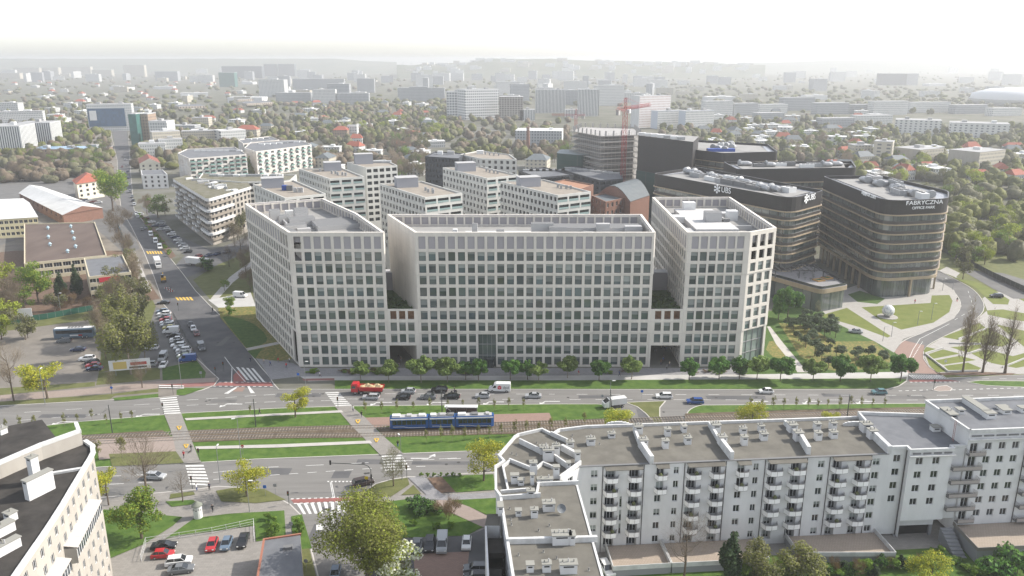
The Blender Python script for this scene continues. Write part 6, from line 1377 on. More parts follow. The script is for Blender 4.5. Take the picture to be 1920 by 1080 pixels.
def trunk_mesh(H, W, th, L, m, r0, seed, twigs=0, shape='round'):
    r = random.Random(seed+5); mb = MB(); top = Vector((0, 0, H*(.62 if shape not in ('cone', 'column') else .92))); pts = [Vector((0, 0, 0)), Vector((r.uniform(-.05, .05)*W*.3, r.uniform(-.05, .05)*W*.3, th)), Vector((r.uniform(-.1, .1)*W*.3, 0, (th+top.z)/2)), top]; rad = [r0*1.25, r0, r0*.7, r0*.25]
    for i in range(3): mb.tube(pts[i], pts[i+1], rad[i], rad[i+1], m, 7)
    ends = []
    for c, a, b in L:
        z = max(th*.95, min(top.z*.92, c.z-b*.9-.15*W*r.random())); t = z/top.z; s = Vector((0, 0, z)); mid = s.lerp(c, .55)+Vector((0, 0, -.06*W)); k = r0*.42*(1-t*.5)
        mb.tube(s, mid, k, k*.65, m, 5); mb.tube(mid, c, k*.65, k*.25, m, 4); ends.append((mid, c, k))
        for j in range(twigs):
            e = c+Vector((r.gauss(0, 1), r.gauss(0, 1), r.gauss(.4, .8))).normalized()*a*r.uniform(.6, 1.15); f = mid.lerp(c, r.uniform(.3, 1)); mb.tube(f, e, k*.28, k*.08, m, 3, False)
    return mb.mesh('trunk')
TP = {}
def tproto(key, name, H, W, th, leaf_key, n, leaf, shape='round', sliver=0, bk_=None, r0=.16, nl=14, twigs=0, mat2=None, seed=1, nv=2):
    vs_ = []
    for v in range(nv):
        cm, L = crown_mesh(H, W, th, LF[leaf_key], n, leaf, shape, seed*10+v, sliver, nl, LF[mat2] if mat2 else None); vs_.append((trunk_mesh(H, W, th, L, bk_ or bark, r0, seed*10+v, twigs, shape), cm))
    TP[key] = (name, H, W, vs_)
tproto('linden', 'ornamental_tree', 6.2, 6.0, 1.6, 'deep', 4800, .46, 'dome', nl=22, bk_=bark_l, r0=.09, seed=1); tproto('maple', 'ornamental_tree', 6.8, 5.6, 1.5, 'dark', 4800, .46, 'drop', nl=22, r0=.10, seed=2)
tproto('fresh', 'spring_tree', 9, 8, 2.2, 'fresh', 4200, .31, 'round', r0=.18, twigs=4, nl=16, mat2='yellow', seed=3); tproto('yellow', 'spring_tree', 9, 9, 2.0, 'yellow', 4200, .30, 'round', r0=.17, twigs=4, nl=15, mat2='fresh', seed=4)
tproto('mid', 'green_tree', 10, 9, 2, 'mid', 5000, .37, 'round', r0=.2, twigs=2, nl=18, mat2='fresh', seed=5); tproto('big', 'olive_tree', 15, 14, 2.5, 'springolive', 24000, .31, 'round', r0=.3, twigs=5, nl=30, mat2='fresh', seed=6, nv=1)
tproto('bare', 'bare_tree', 12, 9.5, 3, 'brown', 1300, .45, 'round', .018, r0=.17, twigs=9, nl=18, bk_=bark, seed=7); tproto('barecone', 'bare_tree', 10, 7, 1.5, 'greyg', 1700, .32, 'drop', .03, r0=.13, twigs=9, nl=18, seed=8, nv=1)
tproto('poplar', 'bare_poplar', 24, 6, 1.5, 'brown', 1900, .6, 'drop', .03, r0=.3, twigs=8, nl=34, seed=9); tproto('column', 'young_columnar_tree', 3.9, 1.1, .3, 'spring', 420, .17, 'column', r0=.03, nl=20, bk_=bark_l, seed=10); tproto('conifer', 'spruce_tree', 12, 6, .6, 'conifer', 3600, .5, 'cone', r0=.18, nl=40, seed=11)
tproto('blossom', 'blossoming_tree', 7, 7, 1.2, 'white', 3400, .34, 'round', r0=.14, nl=18, mat2='fresh', seed=12, nv=1); tproto('pine', 'small_pine', 4.6, 4.2, 1.2, 'pine', 1300, .34, 'round', r0=.08, nl=12, seed=13); tproto('bush', 'bush', 2.2, 3.2, .1, 'mid', 700, .3, 'dome', r0=.03, nl=9, seed=14); tproto('darkbush', 'bush', 3, 4.5, .1, 'dark', 900, .36, 'dome', r0=.04, nl=10, mat2='conifer', seed=15); tproto('rustbush', 'bush', 2.2, 3.2, .1, 'rust', 700, .26, 'dome', .02, r0=.03, nl=8, twigs=4, seed=16)
tproto('birch', 'birch_tree', 11, 6, 1.2, 'springolive', 4600, .28, 'drop', r0=.11, nl=18, bk_=bark_l, mat2='greyg', twigs=4, seed=17); tproto('wolive', 'woodland_tree', 13, 10, 1.5, 'greyg', 1500, .62, 'round', r0=.2, nl=13, mat2='olive', twigs=2, seed=18); tproto('wbrown', 'woodland_tree', 14, 10, 2, 'brown', 1700, .6, 'round', .05, r0=.2, nl=14, twigs=6, seed=19); tproto('wgreen', 'woodland_tree', 12, 10, 1.5, 'mid', 1300, .62, 'round', r0=.2, nl=12, mat2='olive', seed=20); tproto('wyellow', 'woodland_tree', 11, 10, 1.5, 'fresh', 1300, .6, 'round', r0=.2, nl=12, seed=21)
TN = {}; tr = random.Random(5)
for k_, f_ in (('dark', 1.8), ('deep', 1.6), ('pine', 1.3)):
    for nd in LF[k_].node_tree.nodes:
        if nd.type == 'MIX':
            for i_ in (6, 7): c_ = nd.inputs[i_].default_value; nd.inputs[i_].default_value = (c_[0]*f_, c_[1]*f_, c_[2]*f_, 1)
def plant(key, x, y, h, label, group=None, w=None, z=KZ, cat='tree', world=False, name=None):
    nm, H, W, vs_ = TP[key]; i = TN.get(key, 0); TN[key] = i+1; tm, cm = vs_[i % len(vs_)]; p = Vector((x, y, z)) if world else P(x, y, z); s = h/H; sw = (w/W if w else s)
    t = link(name or nm, None, None, (p.x, p.y, z), tr.uniform(0, 6.28), (sw, sw, s)); tag(t, label, cat, group); link('trunk', tm, t); link('crown', cm, t); OCCT.append((p.x, p.y)); return t
OCCT = []
# avenue in front of the office complex
for x, y, h, k in ((677, 714, 5.7, 0), (729, 717, 6.2, 0), (790, 718, 7.6, 0), (839, 717, 6.8, 0), (873, 712, 5.9, 1), (897, 715, 6.9, 1), (957, 712, 6.6, 1), (989, 712, 5.8, 1), (1010, 715, 5.6, 0), (1064, 709, 6.2, 0), (1123, 714, 6.8, 1), (1184, 711, 6.6, 0), (1292, 713, 6.6, 1), (1348, 711, 6.9, 1), (1386, 711, 6.9, 1), (1419, 711, 6.6, 0), (1463, 715, 8.0, 1), (1524, 713, 6.3, 0), (1575, 715, 7.9, 1), (1632, 715, 7.2, 0), (1688, 715, 8.6, 1)):
    plant('maple' if k else 'linden', x, y, h*1.12, 'dark green round-crowned tree in the avenue before the office complex' if k else 'olive green dome-crowned tree in the avenue before the office complex', 'dark avenue trees' if k else 'dome-crowned avenue trees')
plant('maple', 1459, 600, 11, 'large dark green tree at the corner of the right office wing, nearer the wall', w=8); plant('maple', 1476, 599, 14, 'largest dark green tree between the right office wing and the glass pavilion', w=10)
for x, y, h in ((1474, 612, 4), (1487, 622, 5), (1500, 612, 5.5), (1512, 604, 5), (1522, 613, 5), (1535, 611, 5), (1548, 618, 5), (1556, 628, 6), (1566, 634, 6), (1545, 634, 5.5), (1530, 632, 5), (1514, 628, 5), (1497, 640, 4), (1527, 668, 6), (1510, 652, 5.5), (1540, 679, 6), (1553, 690, 4.6), (1556, 656, 4), (1568, 668, 4), (1577, 672, 4.2), (1603, 672, 4.8), (1604, 681, 4.6), (1628, 672, 5.2), (1655, 684, 4.8), (1562, 612, 5), (1508, 620, 5), (1537, 622, 6), (1522, 645, 5)):
    plant('pine', x, y, h, 'small grey-green pine in the flowering garden beside the right office wing', 'garden pines')
for i, (x, y, h) in enumerate(((1805, 698, 23), (1842, 699, 21), (1884, 700, 22.5))): plant('poplar', x, y, h, ('tall bare poplar by the garden walls, first of the three from the curved street', 'tall bare poplar by the garden walls, middle of the three', 'tall bare poplar by the garden walls, last of the three from the curved street')[i], w=5.5+i)
for x, y in ((12, 807), (39, 804), (67, 806), (121, 800), (146, 795), (173, 788), (200, 795), (228, 792), (248, 790), (685, 777), (716, 774), (744, 772), (775, 772), (806, 769), (840, 768), (868, 767), (898, 768), (927, 769), (954, 768), (982, 767), (470, 779), (1407, 768), (1428, 768), (1449, 768), (1469, 768), (1492, 767), (1515, 767), (1533, 767), (1551, 767), (1574, 767), (1594, 766), (1614, 766), (1635, 766), (1658, 765)):
    plant('column', x, y, tr.uniform(3.2, 4.6), 'slender young columnar tree on the grass between main road and tram tracks', 'young trees north of the tracks')
for x, y in ((799, 829), (827, 828), (848, 826), (871, 826), (897, 822), (918, 822), (940, 818), (965, 816), (987, 813), (1010, 812), (1033, 810), (1060, 806), (1095, 800)):
    plant('column', x, y, tr.uniform(3.4, 4.8), 'slender young columnar tree on the grass south of the tram tracks', 'young trees south of the tracks')
plant('column', 185, 859, 5, 'young columnar tree on the left tram platform, thinner one', w=2.0); plant('column', 230, 858, 6, 'young columnar tree on the left tram platform, fuller one', w=2.4)
for k, x, y, h, w, lb in (('bare', 275, 924, 14, 12, 'large bare tree beside the lower carriageway at the left'), ('bare', 343, 941, 8.5, 6, 'small bare tree by the zebra crossing on the left'), ('yellow', 204, 947, 10, 7, 'thin tree with a few yellow-green leaves near the cream building'), ('mid', 266, 1010, 10, 10.5, 'bright green round tree on the lawn beside the cream building'), ('yellow', 463, 931, 8.6, 9.5, 'yellow-green tree on the corner lawn by the side street'),
                       ('yellow', 554, 782, 9.0, 8.6, 'yellow-green tree on the median near the tram tracks'), ('barecone', 738, 912, 9.5, 7, 'bare cone-shaped tree on the verge at the lower junction'), ('yellow', 907, 902, 10.5, 10, 'yellow-green tree before the white apartment block'), ('big', 690, 1085, 17, 18, 'huge olive green tree covering the side street at the bottom'), ('blossom', 760, 1112, 9.5, 10, 'white blossoming tree beside the parking lot'), ('rustbush', 842, 976, 5, 6, 'bare reddish shrub on the small lawn by the parking lot'),
                       ('bare', 26, 752, 20, 10, 'tall bare tree at the left edge of the gravel lot'), ('yellow', 89, 747, 12, 13, 'yellow-green tree at the corner of the gravel lot'), ('bare', 210, 738, 8, 4.5, 'leaning bare tree beside the billboard'), ('bare', 267, 727, 9, 7, 'bare tree in front of the billboard'), ('birch', 246, 702, 25, 15, 'tall loose olive tree between the gravel lot and the parked cars'), ('wbrown', 199, 674, 17, 6, 'dark bare tree left of the tall loose olive tree'), ('wbrown', 225, 600, 17, 10, 'brown tree behind the tall loose olive tree'), ('wolive', 262, 578, 15, 9, 'olive tree at the corner of the cream annex'),
                       ('mid', 73, 566, 16, 15, 'bright green tree in front of the brown-roofed warehouse'), ('conifer', 118, 566, 13, 7, 'dark spruce before the warehouse, left one'), ('conifer', 146, 558, 14, 7, 'dark spruce before the warehouse, right one'), ('wbrown', 20, 600, 15, 12, 'bare tree at the left edge behind the green fence'), ('mid', 212, 396, 26, 21, 'large bright green tree at the edge of the side street'), ('wbrown', 224, 446, 17, 14, 'brown budding tree below the large bright green street tree'), ('wgreen', 296, 408, 15, 14, 'dark green tree on the corner of the side street'), ('wbrown', 276, 402, 12, 9, 'bare tree on the corner of the side street'), ('wolive', 310, 405, 12, 10, 'olive tree beside the parked cars of the balcony block'),
                       ('darkbush', 388, 508, 7, 9, 'large round grey bush at the side road'), ('wolive', 385, 507, 5, 8, 'grey-green shrub crown over the round bush'), ('wbrown', 452, 478, 15, 10, 'dark bare tree close to the left office wing'), ('wbrown', 462, 520, 13, 9, 'bare tree at the corner of the left office wing'), ('wolive', 446, 450, 15, 9, 'olive tree between balcony block and left office wing'), ('wbrown', 470, 545, 10, 8, 'bare tree beside the pale forecourt of the left office wing'), ('wolive', 458, 440, 16, 10, 'tall olive tree behind the left office wing, by the balcony block'), ('wbrown', 440, 462, 13, 9, 'brown tree in the dark grove beside the left office wing'), ('wgreen', 421, 545, 5, 5, 'small green tree at the fork of the garden path'), ('wbrown', 430, 500, 10, 8, 'low bare tree on the side road lawn'),
                       ('conifer', 1367, 1096, 11.5, 6.5, 'dark spruce beside the tiled terraces'), ('birch', 1428, 1100, 10, 8.5, 'olive birch in front of the white apartment block, nearer the spruce'), ('birch', 1500, 1104, 10.5, 8.5, 'olive birch in front of the white apartment block, farther from the spruce'), ('fresh', 1742, 1112, 8, 8, 'bright yellow-green tree before the garage opening'), ('bare', 1282, 1088, 15, 10, 'large bare tree standing before the balconies'), ('darkbush', 1855, 1090, 7, 9, 'dense dark evergreen clump below the steel-railed terrace, left one'), ('darkbush', 1905, 1085, 7.5, 10, 'dense dark evergreen clump below the steel-railed terrace, right one'),
                       ('fresh', 1160, 826, 8, 9, 'yellow-green tree behind the roof at the turning lane'), ('yellow', 1408, 812, 8.5, 9, 'bright yellow-green tree behind the apartment roof'), ('yellow', 1558, 808, 6, 6, 'small yellow-green tree behind the apartment roof'), ('mid', 478, 326, 15, 17, 'round green tree between the green-balcony blocks'), ('bush', 433, 590, 3.2, 4, 'round dark bush in the flower bed left of the office complex'), ('mid', 432, 585, 6, 5, 'drooping green willow by the white forecourt'), ('wyellow', 1822, 350, 14, 15, 'bright yellow-green round tree before the right cream slab'), ('wyellow', 1885, 462, 13, 16, 'yellow-green tree by the fence at the right edge'), ('wolive', 1805, 524, 14, 8, 'half-bare tree on the verge of the curved street'), ('barecone', 1532, 592, 6, 3, 'thin bare tree beside the glass pavilion')):
    plant(k, x, y, h, lb, w=w)
for k, x, y, h, w in (('bush', 503, 975, 2.0, 2.4), ('bush', 512, 986, 2.2, 2.6), ('bush', 518, 998, 2.4, 2.8), ('bush', 509, 1008, 2.2, 2.6), ('bush', 558, 985, 2.2, 2.6), ('bush', 562, 1000, 2.4, 2.8)): plant(k, x, y, h, 'clipped round bush on the lawn beside the side street', 'clipped bushes by the side street', w, cat='bush')
for x, y in ((770, 956), (785, 962), (800, 966), (812, 960), (795, 950)): plant('darkbush', x, y, 2.6, 'dark spreading shrub on the lawn by the lower junction', 'dark shrubs on the small lawn', 5, cat='bush')
for x, y in ((775, 985), (818, 992), (846, 990)): plant('bush', x, y, 1.6, 'small green shrub on the shaded lawn by the parking lot', 'small shrubs on the shaded lawn', 2.2, cat='bush')
for i in range(26): plant(('darkbush', 'rustbush', 'bush', 'conifer')[i % 4], 1380+i*13.5+tr.uniform(-4, 4), 1072+tr.uniform(-6, 14)-max(0, i-16)*1.5, tr.uniform(2, 3.6), 'mixed garden shrub along the foot of the white apartment block', 'shrubs along the apartment block', tr.uniform(3, 4.5), cat='bush')
for i in range(9): plant('darkbush' if i % 2 else 'bush', 1760+i*9, 1040+i*5+tr.uniform(-5, 5), tr.uniform(1, 1.8), 'low green shrub beside the stair to the terrace', 'shrubs beside the stair', 3, cat='bush')
for i in range(30): plant(('bush', 'rustbush', 'bush')[i % 3], tr.choice((tr.uniform(575, 680), tr.uniform(690, 790), tr.uniform(820, 1210), tr.uniform(1290, 1420))), tr.uniform(696, 702), tr.uniform(.7, 1.3), 'low planting of grasses and shrubs at the foot of the office complex', 'foundation planting', tr.uniform(2.5, 4.5), cat='bush')
for x in range(790, 870, 12): plant('bush', x, 893, 1.0, 'small hedge shrub along the lower carriageway', 'hedge shrubs at the lower carriageway', 1.3, cat='bush')
for i in range(14):
    t = i/13; plant('bush', 262+t*58+tr.uniform(-3, 3), 405+t*75, tr.uniform(1.5, 3), 'shrub on the strip between side street and parked cars', 'shrubs on the parking strip', 3.2, cat='bush')
for i in range(8): plant('wolive', 243+i*4.2, 470+i*12.5, tr.uniform(4, 7), 'young tree along the footpath beside the warehouse yard', 'young trees along the footpath', 4)
for i in range(9): plant('rustbush', 165+tr.uniform(-60, 100), 575+tr.uniform(-12, 6), tr.uniform(3, 6), 'bare brown thicket behind the green fence', 'thicket behind the green fence', 7, cat='bush')
for k, x, y, h, w in (('birch', 233, 648, 22, 13), ('wolive', 262, 626, 18, 11), ('birch', 272, 676, 17, 10), ('wolive', 226, 566, 17, 11), ('wbrown', 252, 548, 16, 10), ('wolive', 240, 520, 15, 10), ('wbrown', 236, 486, 14, 9), ('birch', 214, 590, 16, 10), ('wbrown', 186, 640, 14, 8)): plant(k, x, y, h, 'tall loose budding tree between gravel lot, annex and the slanting parking row', 'tall loose trees beside the parking row', w)
for k, x, y, h, w in (('wolive', 10, 575, 12, 10), ('wgreen', 48, 585, 9, 8), ('wbrown', 40, 560, 12, 9), ('wolive', 105, 585, 9, 8), ('wyellow', 12, 540, 11, 10)): plant(k, x, y, h, 'tree in the scrub between warehouse and green fence', 'scrub trees before the warehouse', w)
# woods, tree by tree
WL = dict(wolive='grey-olive woodland tree in the hazy woods behind the office complex', wbrown='bare brown woodland tree in the hazy woods behind the office complex', wgreen='green woodland tree in the hazy woods behind the office complex', wyellow='fresh yellow-green woodland tree in the hazy woods behind the office complex')
def near_b(x, y, r=3): return any((x-a)**2+(y-b)**2 < (c*.62+r)**2 for a, b, c in OCC)
def wood(n, reg, mix, h=(10, 15)):
    k = tries = 0
    while k < n and tries < n*10:
        tries += 1; x, y = tr.uniform(reg[0], reg[2]), tr.uniform(reg[1], reg[3]); p = P(x, y)
        if near_b(p.x, p.y): continue
        if 205 < x < 250 and y > 225: continue
        key = tr.choice(mix); plant(key, x, y, tr.uniform(*h), WL[key], 'woodland trees, '+key[1:]+' ones', z=0); k += 1
O_, Bw, Gn, Yl = 'wolive', 'wbrown', 'wgreen', 'wyellow'
wood(38, (735, 262, 800, 345), (O_, Bw, Bw, O_, Gn), (13, 18)); wood(20, (590, 262, 740, 305), (O_, Bw, Bw)); wood(26, (60, 292, 205, 322), (Bw, Bw, O_, Gn)); wood(18, (95, 232, 175, 275), (Gn, Bw, O_, Yl)); wood(8, (0, 330, 60, 350), (Bw, O_))
wood(34, (1560, 300, 1920, 385), (O_, Yl, Gn, Bw, O_)); wood(44, (1785, 405, 1925, 500), (Yl, O_, O_, Gn, Yl), (8, 12)); wood(40, (1480, 255, 1660, 305), (O_, Bw, Bw, Gn)); wood(14, (1020, 285, 1070, 320), (Bw, O_, Gn)); wood(10, (0, 560, 60, 640), (Bw, O_, Yl), (7, 11)); wood(40, (600, 225, 850, 262), (O_, Gn, O_, Bw, Yl))
# far woods: one mass
mb = MB(); fw = [LF['greyg'], LF['olive'], LF['brown'], LF['olive'], LF['springolive']]; fr_ = random.Random(77)
def mass(n, reg, dens=34, keys=(0, 0, 1, 2, 3)):
    for _ in range(n):
        x, y = fr_.uniform(reg[0], reg[2]), fr_.uniform(reg[1], reg[3]); p = P(x, y)
        if near_b(p.x, p.y, 1): continue
        if 205 < x < 250 and y > 225: continue
        h, w = fr_.uniform(5, 10.5), fr_.uniform(7, 12.5); m = fw[fr_.choice(keys)]; far_ = p.y > 1500; nn = 16 if far_ else 30; sz = 4.0 if far_ else 2.5
        if far_: w *= 1.6
        na, nl_ = (5, 3) if far_ else (6, 4); lumps = 1 if far_ else 2
        for q in range(lumps):
            cx, cy, cz = p.x+fr_.uniform(-.25, .25)*w*q, p.y+fr_.uniform(-.25, .25)*w*q, h*(.5+.12*q); rw, rh = w*.5*(1-.2*q), h*.48; k0 = len(mb.v); mi = mb.mi(m)
            for j in range(nl_+1):
                th = math.pi*j/nl_; r_ = math.sin(th) if 0 < j < nl_ else .05
                for i in range(na): an = 2*math.pi*(i+.5*(j % 2))/na; g = fr_.uniform(.72, 1.2); mb.v.append((cx+rw*r_*g*math.cos(an), cy+rw*r_*g*math.sin(an), cz-rh*math.copysign(abs(math.cos(th))**.7, math.cos(th))*fr_.uniform(.8, 1.12)))
            for j in range(nl_):
                for i in range(na): i2 = (i+1) % na; mb.f.append((k0+j*na+i, k0+j*na+i2, k0+(j+1)*na+i2, k0+(j+1)*na+i)); mb.m.append(mi)
        if p.y < 1100:
            for k in range(90 if p.y < 620 else 18):
                d = Vector((fr_.gauss(0, 1), fr_.gauss(0, 1), fr_.gauss(.3, 1))).normalized(); c = Vector((p.x+d.x*w*.5, p.y+d.y*w*.5, h*.55+d.z*h*.5)); u = (d+Vector((fr_.gauss(0, .4), fr_.gauss(0, .4), 0))).normalized().orthogonal().normalized(); v = d.cross(u)
                if v.length > .1: sz_ = fr_.uniform(.5, 1.3) if p.y < 620 else fr_.uniform(.8, 1.8); v.normalize(); mb.face([c-u*sz_*.5, c+v*sz_*.4, c+u*sz_*.5, c-v*sz_*.4], m)
for n_, rg, ks in ((1100, (560, 190, 850, 270), (0, 1, 0, 2, 3)), (1900, (-250, 195, 560, 300), (0, 0, 2, 1, 3)), (900, (1240, 225, 1660, 305), (0, 2, 0, 1, 3)), (1500, (1580, 240, 2350, 345), (0, 1, 4, 3, 0)), (1300, (-20, 145, 1940, 200), (0, 0, 1, 2)), (900, (-20, 122, 1940, 150), (0, 0, 1)), (500, (1240, 165, 1940, 215), (0, 1, 0)), (260, (850, 225, 1070, 300), (0, 1, 2)), (900, (1770, 345, 2500, 490), (4, 1, 4, 0)), (240, (255, 250, 480, 335), (0, 1, 2)), (150, (0, 290, 205, 345), (2, 0)), (160, (560, 262, 800, 318), (0, 2, 2))): mass(int(n_*.62), rg, keys=ks)
o = mb.build('far_woods', smooth=True); o['kind'] = 'stuff'
print('trees', sum(TN.values()), TN)
# ================================================================ VEHICLES
tyrem = M('tyre rubber', (.015, .015, .015), .9); rimm = M('wheel rim', (.35, .35, .36), .4, metal=.7); cglass = M('car glass', (.012, .015, .018), .05, spec=.8); lampw = M('headlamp', (.6, .6, .58), .2); lampr = M('tail lamp', (.3, .01, .01), .3); platem = M('number plate', (.6, .6, .58), .6); trimm = M('car trim', (.02, .02, .02), .6)
def paintm(n, c): return M('car paint '+n, c, .25, spec=.6)
PAINT = dict(white=(.62, .62, .61), silver=(.33, .34, .35), grey=(.12, .125, .13), black=(.012, .012, .014), red=(.36, .02, .025), blue=(.03, .07, .22), darkblue=(.02, .03, .07), teal=(.11, .2, .22), darkred=(.12, .02, .02), yellow=(.4, .35, .08), green=(.25, .3, .2), bluegrey=(.10, .14, .19), brown=(.06, .045, .04))
CARS = dict(hatch=dict(L=4.0, W=1.74, H=1.48, bon=.62, wl=.86, prof=[(-1.95, .3), (-2.0, .62), (-1.92, .84), (-1.0, .95), (1.75, .98), (1.97, .85), (2.0, .5), (1.93, .28)], cab=[(-1.05, .93), (-.35, 1.44), (1.25, 1.48), (1.85, .97)]),
            sedan=dict(L=4.5, W=1.78, H=1.44, prof=[(-2.2, .3), (-2.25, .6), (-2.15, .8), (-1.15, .93), (1.55, .98), (2.2, .93), (2.25, .6), (2.18, .3)], cab=[(-1.2, .92), (-.4, 1.40), (.85, 1.43), (1.6, .97)]),
            wagon=dict(L=4.6, W=1.82, H=1.5, prof=[(-2.25, .3), (-2.3, .64), (-2.2, .84), (-1.2, .96), (2.0, 1.0), (2.25, .9), (2.3, .55), (2.2, .3)], cab=[(-1.25, .95), (-.45, 1.46), (1.75, 1.5), (2.18, .98)]),
            suv=dict(L=4.6, W=1.88, H=1.7, prof=[(-2.22, .36), (-2.3, .74), (-2.2, .98), (-1.2, 1.1), (2.0, 1.14), (2.26, 1.0), (2.3, .6), (2.2, .36)], cab=[(-1.25, 1.08), (-.55, 1.64), (1.75, 1.68), (2.16, 1.12)]),
            van=dict(L=5.2, W=2.0, H=2.2, prof=[(-2.55, .36), (-2.6, .8), (-2.35, 1.1), (-1.7, 1.25), (2.5, 1.3), (2.6, .9), (2.6, .5), (2.55, .36)], cab=[(-1.75, 1.22), (-1.15, 2.12), (2.45, 2.2), (2.58, 1.28)], panel=True))
CPR = {}
def car_proto(k):
    c = CARS[k]; W = c['W']/2; body = MB(); pt = M('car paint white', PAINT['white'], .25, spec=.6)
    def ring(prof, y, sx=1, dz=0): return [(x*sx, y, z+dz) for x, z in prof]
    pr = c['prof']; body.loft([ring([(x*.985, .34+(z-.34)*.93) for x, z in pr], -W), ring(pr, -W+.09), ring(pr, W-.09), ring([(x*.985, .34+(z-.34)*.93) for x, z in pr], W)], pt)
    cb = c['cab']; zr = cb[1][1]; n = [(cb[1][0]-.02, cb[1][1]), (cb[2][0], cb[2][1])]
    # roof skin and pillars
    roof = [(cb[1][0]+.05, -W+.26), (cb[2][0]-.02, -W+.28), (cb[2][0]-.02, W-.28), (cb[1][0]+.05, W-.26)]
    body.prism(ccw(roof), min(cb[1][1], cb[2][1])-.03, max(cb[1][1], cb[2][1])+.03, pt)
    for s in (-1, 1):
        for (x0, z0), (x1, z1) in ((cb[0], cb[1]), (cb[3], cb[2])): body.tube((x0, s*(W-.1), z0), (x1, s*(W-.25), z1), .05, .045, pt, 4)
        xm = (cb[1][0]+cb[2][0])/2; body.tube((xm, s*(W-.08), .95), (xm, s*(W-.25), zr), .05, .04, pt, 4)
        if c.get('panel'): body.prism(ccw([(cb[0][0]+1.35, s*(W-.02)), (cb[3][0], s*(W-.02)), (cb[3][0], s*(W-.3)), (cb[0][0]+1.35, s*(W-.3))]), 1.1, zr, pt)
    if c.get('panel'): body.prism([(cb[0][0]+1.4, -W+.05), (cb[2][0]+.1, -W+.05), (cb[2][0]+.1, W-.05), (cb[0][0]+1.4, W-.05)], 1.1, zr+.06, pt)
    gl = MB(); gr = lambda y0, y1: [(cb[0][0], y0, cb[0][1]), (cb[1][0], y1, cb[1][1]), (cb[2][0], y1, cb[2][1]), (cb[3][0], y0, cb[3][1])]
    gl.loft([gr(-W+.1, -W+.27), gr(W-.1, W-.27)], cglass)
    wh = MB(); r = .31 if k not in ('suv', 'van') else .35
    def wheel():
        a = MB(); ring = lambda y, rr: [(rr*math.cos(t), y, rr*math.sin(t)) for t in [2*math.pi*i/12 for i in range(12)]]
        a.loft([ring(-.1, r*.92), ring(-.07, r), ring(.07, r), ring(.1, r*.92)], tyrem); b = MB(); b.loft([ring(-.108, r*.6), ring(.108, r*.6)], rimm); return a.mesh('wheel'), b.mesh('rim')
    hl = MB(); hl.box((0, 0, 0), (.12, .32, .16), lampw); tl = MB(); tl.box((0, 0, 0), (.1, .28, .22), lampr)
    return dict(body=body.mesh('body'), glass=gl.mesh('window'), wheel=wheel(), wx=c['L']*.31, wy=W-.1, r=r, hl=hl.mesh('headlight'), tl=tl.mesh('tail_light'), L=c['L'], W=W, zl=pr[1][1]-.02, xf=pr[1][0], xr=pr[-2][0])
def car(k, x, y, rz, col, label, group=None, z=.03, world=False, detail=True):
    if k not in CPR: CPR[k] = car_proto(k)
    d = CPR[k]; p = P(x, y, z); nm = {'van': 'van', 'suv': 'car'}.get(k, 'car'); t = thing('parked_'+nm if z > .1 else nm, label, nm, tuple(p), R(rz), group)
    b = link('body', d['body'], t); b.material_slots[0].link = 'OBJECT'; b.material_slots[0].material = paintm(col, PAINT[col]); link('window', d['glass'], t)
    for sx in (-1, 1):
        for sy in (-1, 1):
            w = link('wheel', d['wheel'][0], t, (sx*d['wx'], sy*d['wy'], d['r'])); 
            if detail: link('rim', d['wheel'][1], w)
    if detail:
        for s in (-1, 1): link('headlight', d['hl'], t, (d['xf']+.03, s*(d['W']-.3), d['zl'])); link('tail_light', d['tl'], t, (d['xr']-.04, s*(d['W']-.26), d['zl']))
    return t
# heading: rz=0 faces the photo's left
for a in (('wagon', 696, 748, -4, 'silver', 'silver estate car behind the red tipper truck'), ('hatch', 766, 737, -3, 'silver', 'silver hatchback right of the red tipper truck'), ('hatch', 756, 748, -3, 'black', 'black hatchback in the middle lane near the red tipper truck'), ('suv', 824, 735, -3, 'black', 'black off-road car in the far lane beside the scooter'), ('sedan', 803, 747.5, -3, 'grey', 'dark grey saloon behind the thin median trees, ahead of another dark car'), ('sedan', 847, 746.5, -3, 'black', 'black saloon in the middle lane below the scooter'), ('hatch', 905, 745.5, -3, 'silver', 'silver car just below the white parcel van'), ('sedan', 1000, 745.5, -3, 'silver', 'silver saloon alone in the middle lane right of the parcel van'),
          ('hatch', 1436, 737, -2, 'white', 'white hatchback on the main road before the right office wing'), ('hatch', 1648, 738.5, -2, 'teal', 'teal grey hatchback on the main road before the curved street'), ('wagon', 1245, 746, -2, 'white', 'white car on the main road at the turning lanes'), ('wagon', 1303, 756, -4, 'blue', 'dark blue car leaving the turning lane'), ('wagon', 291, 897, 176, 'silver', 'silver car behind the large bare tree on the lower carriageway'), ('suv', 681, 909, 205, 'brown', 'dark brown car turning into the side street at the lower junction'), ('hatch', 629, 1080, 95, 'bluegrey', 'blue grey car in the side street under the huge olive tree'),
          ('sedan', 358, 611, 115, 'black', 'black car on the left street, first of the queue'), ('hatch', 363, 619, 115, 'white', 'white car on the left street between two dark cars'), ('hatch', 369, 628, 115, 'darkred', 'dark red car on the left street, behind the white one'), ('van', 378, 655, 118, 'grey', 'grey van alone on the left street near the junction'), ('sedan', 307, 570, 15, 'black', 'black saloon at the mouth of the side road by the yellow crossing')):
    car(*a)
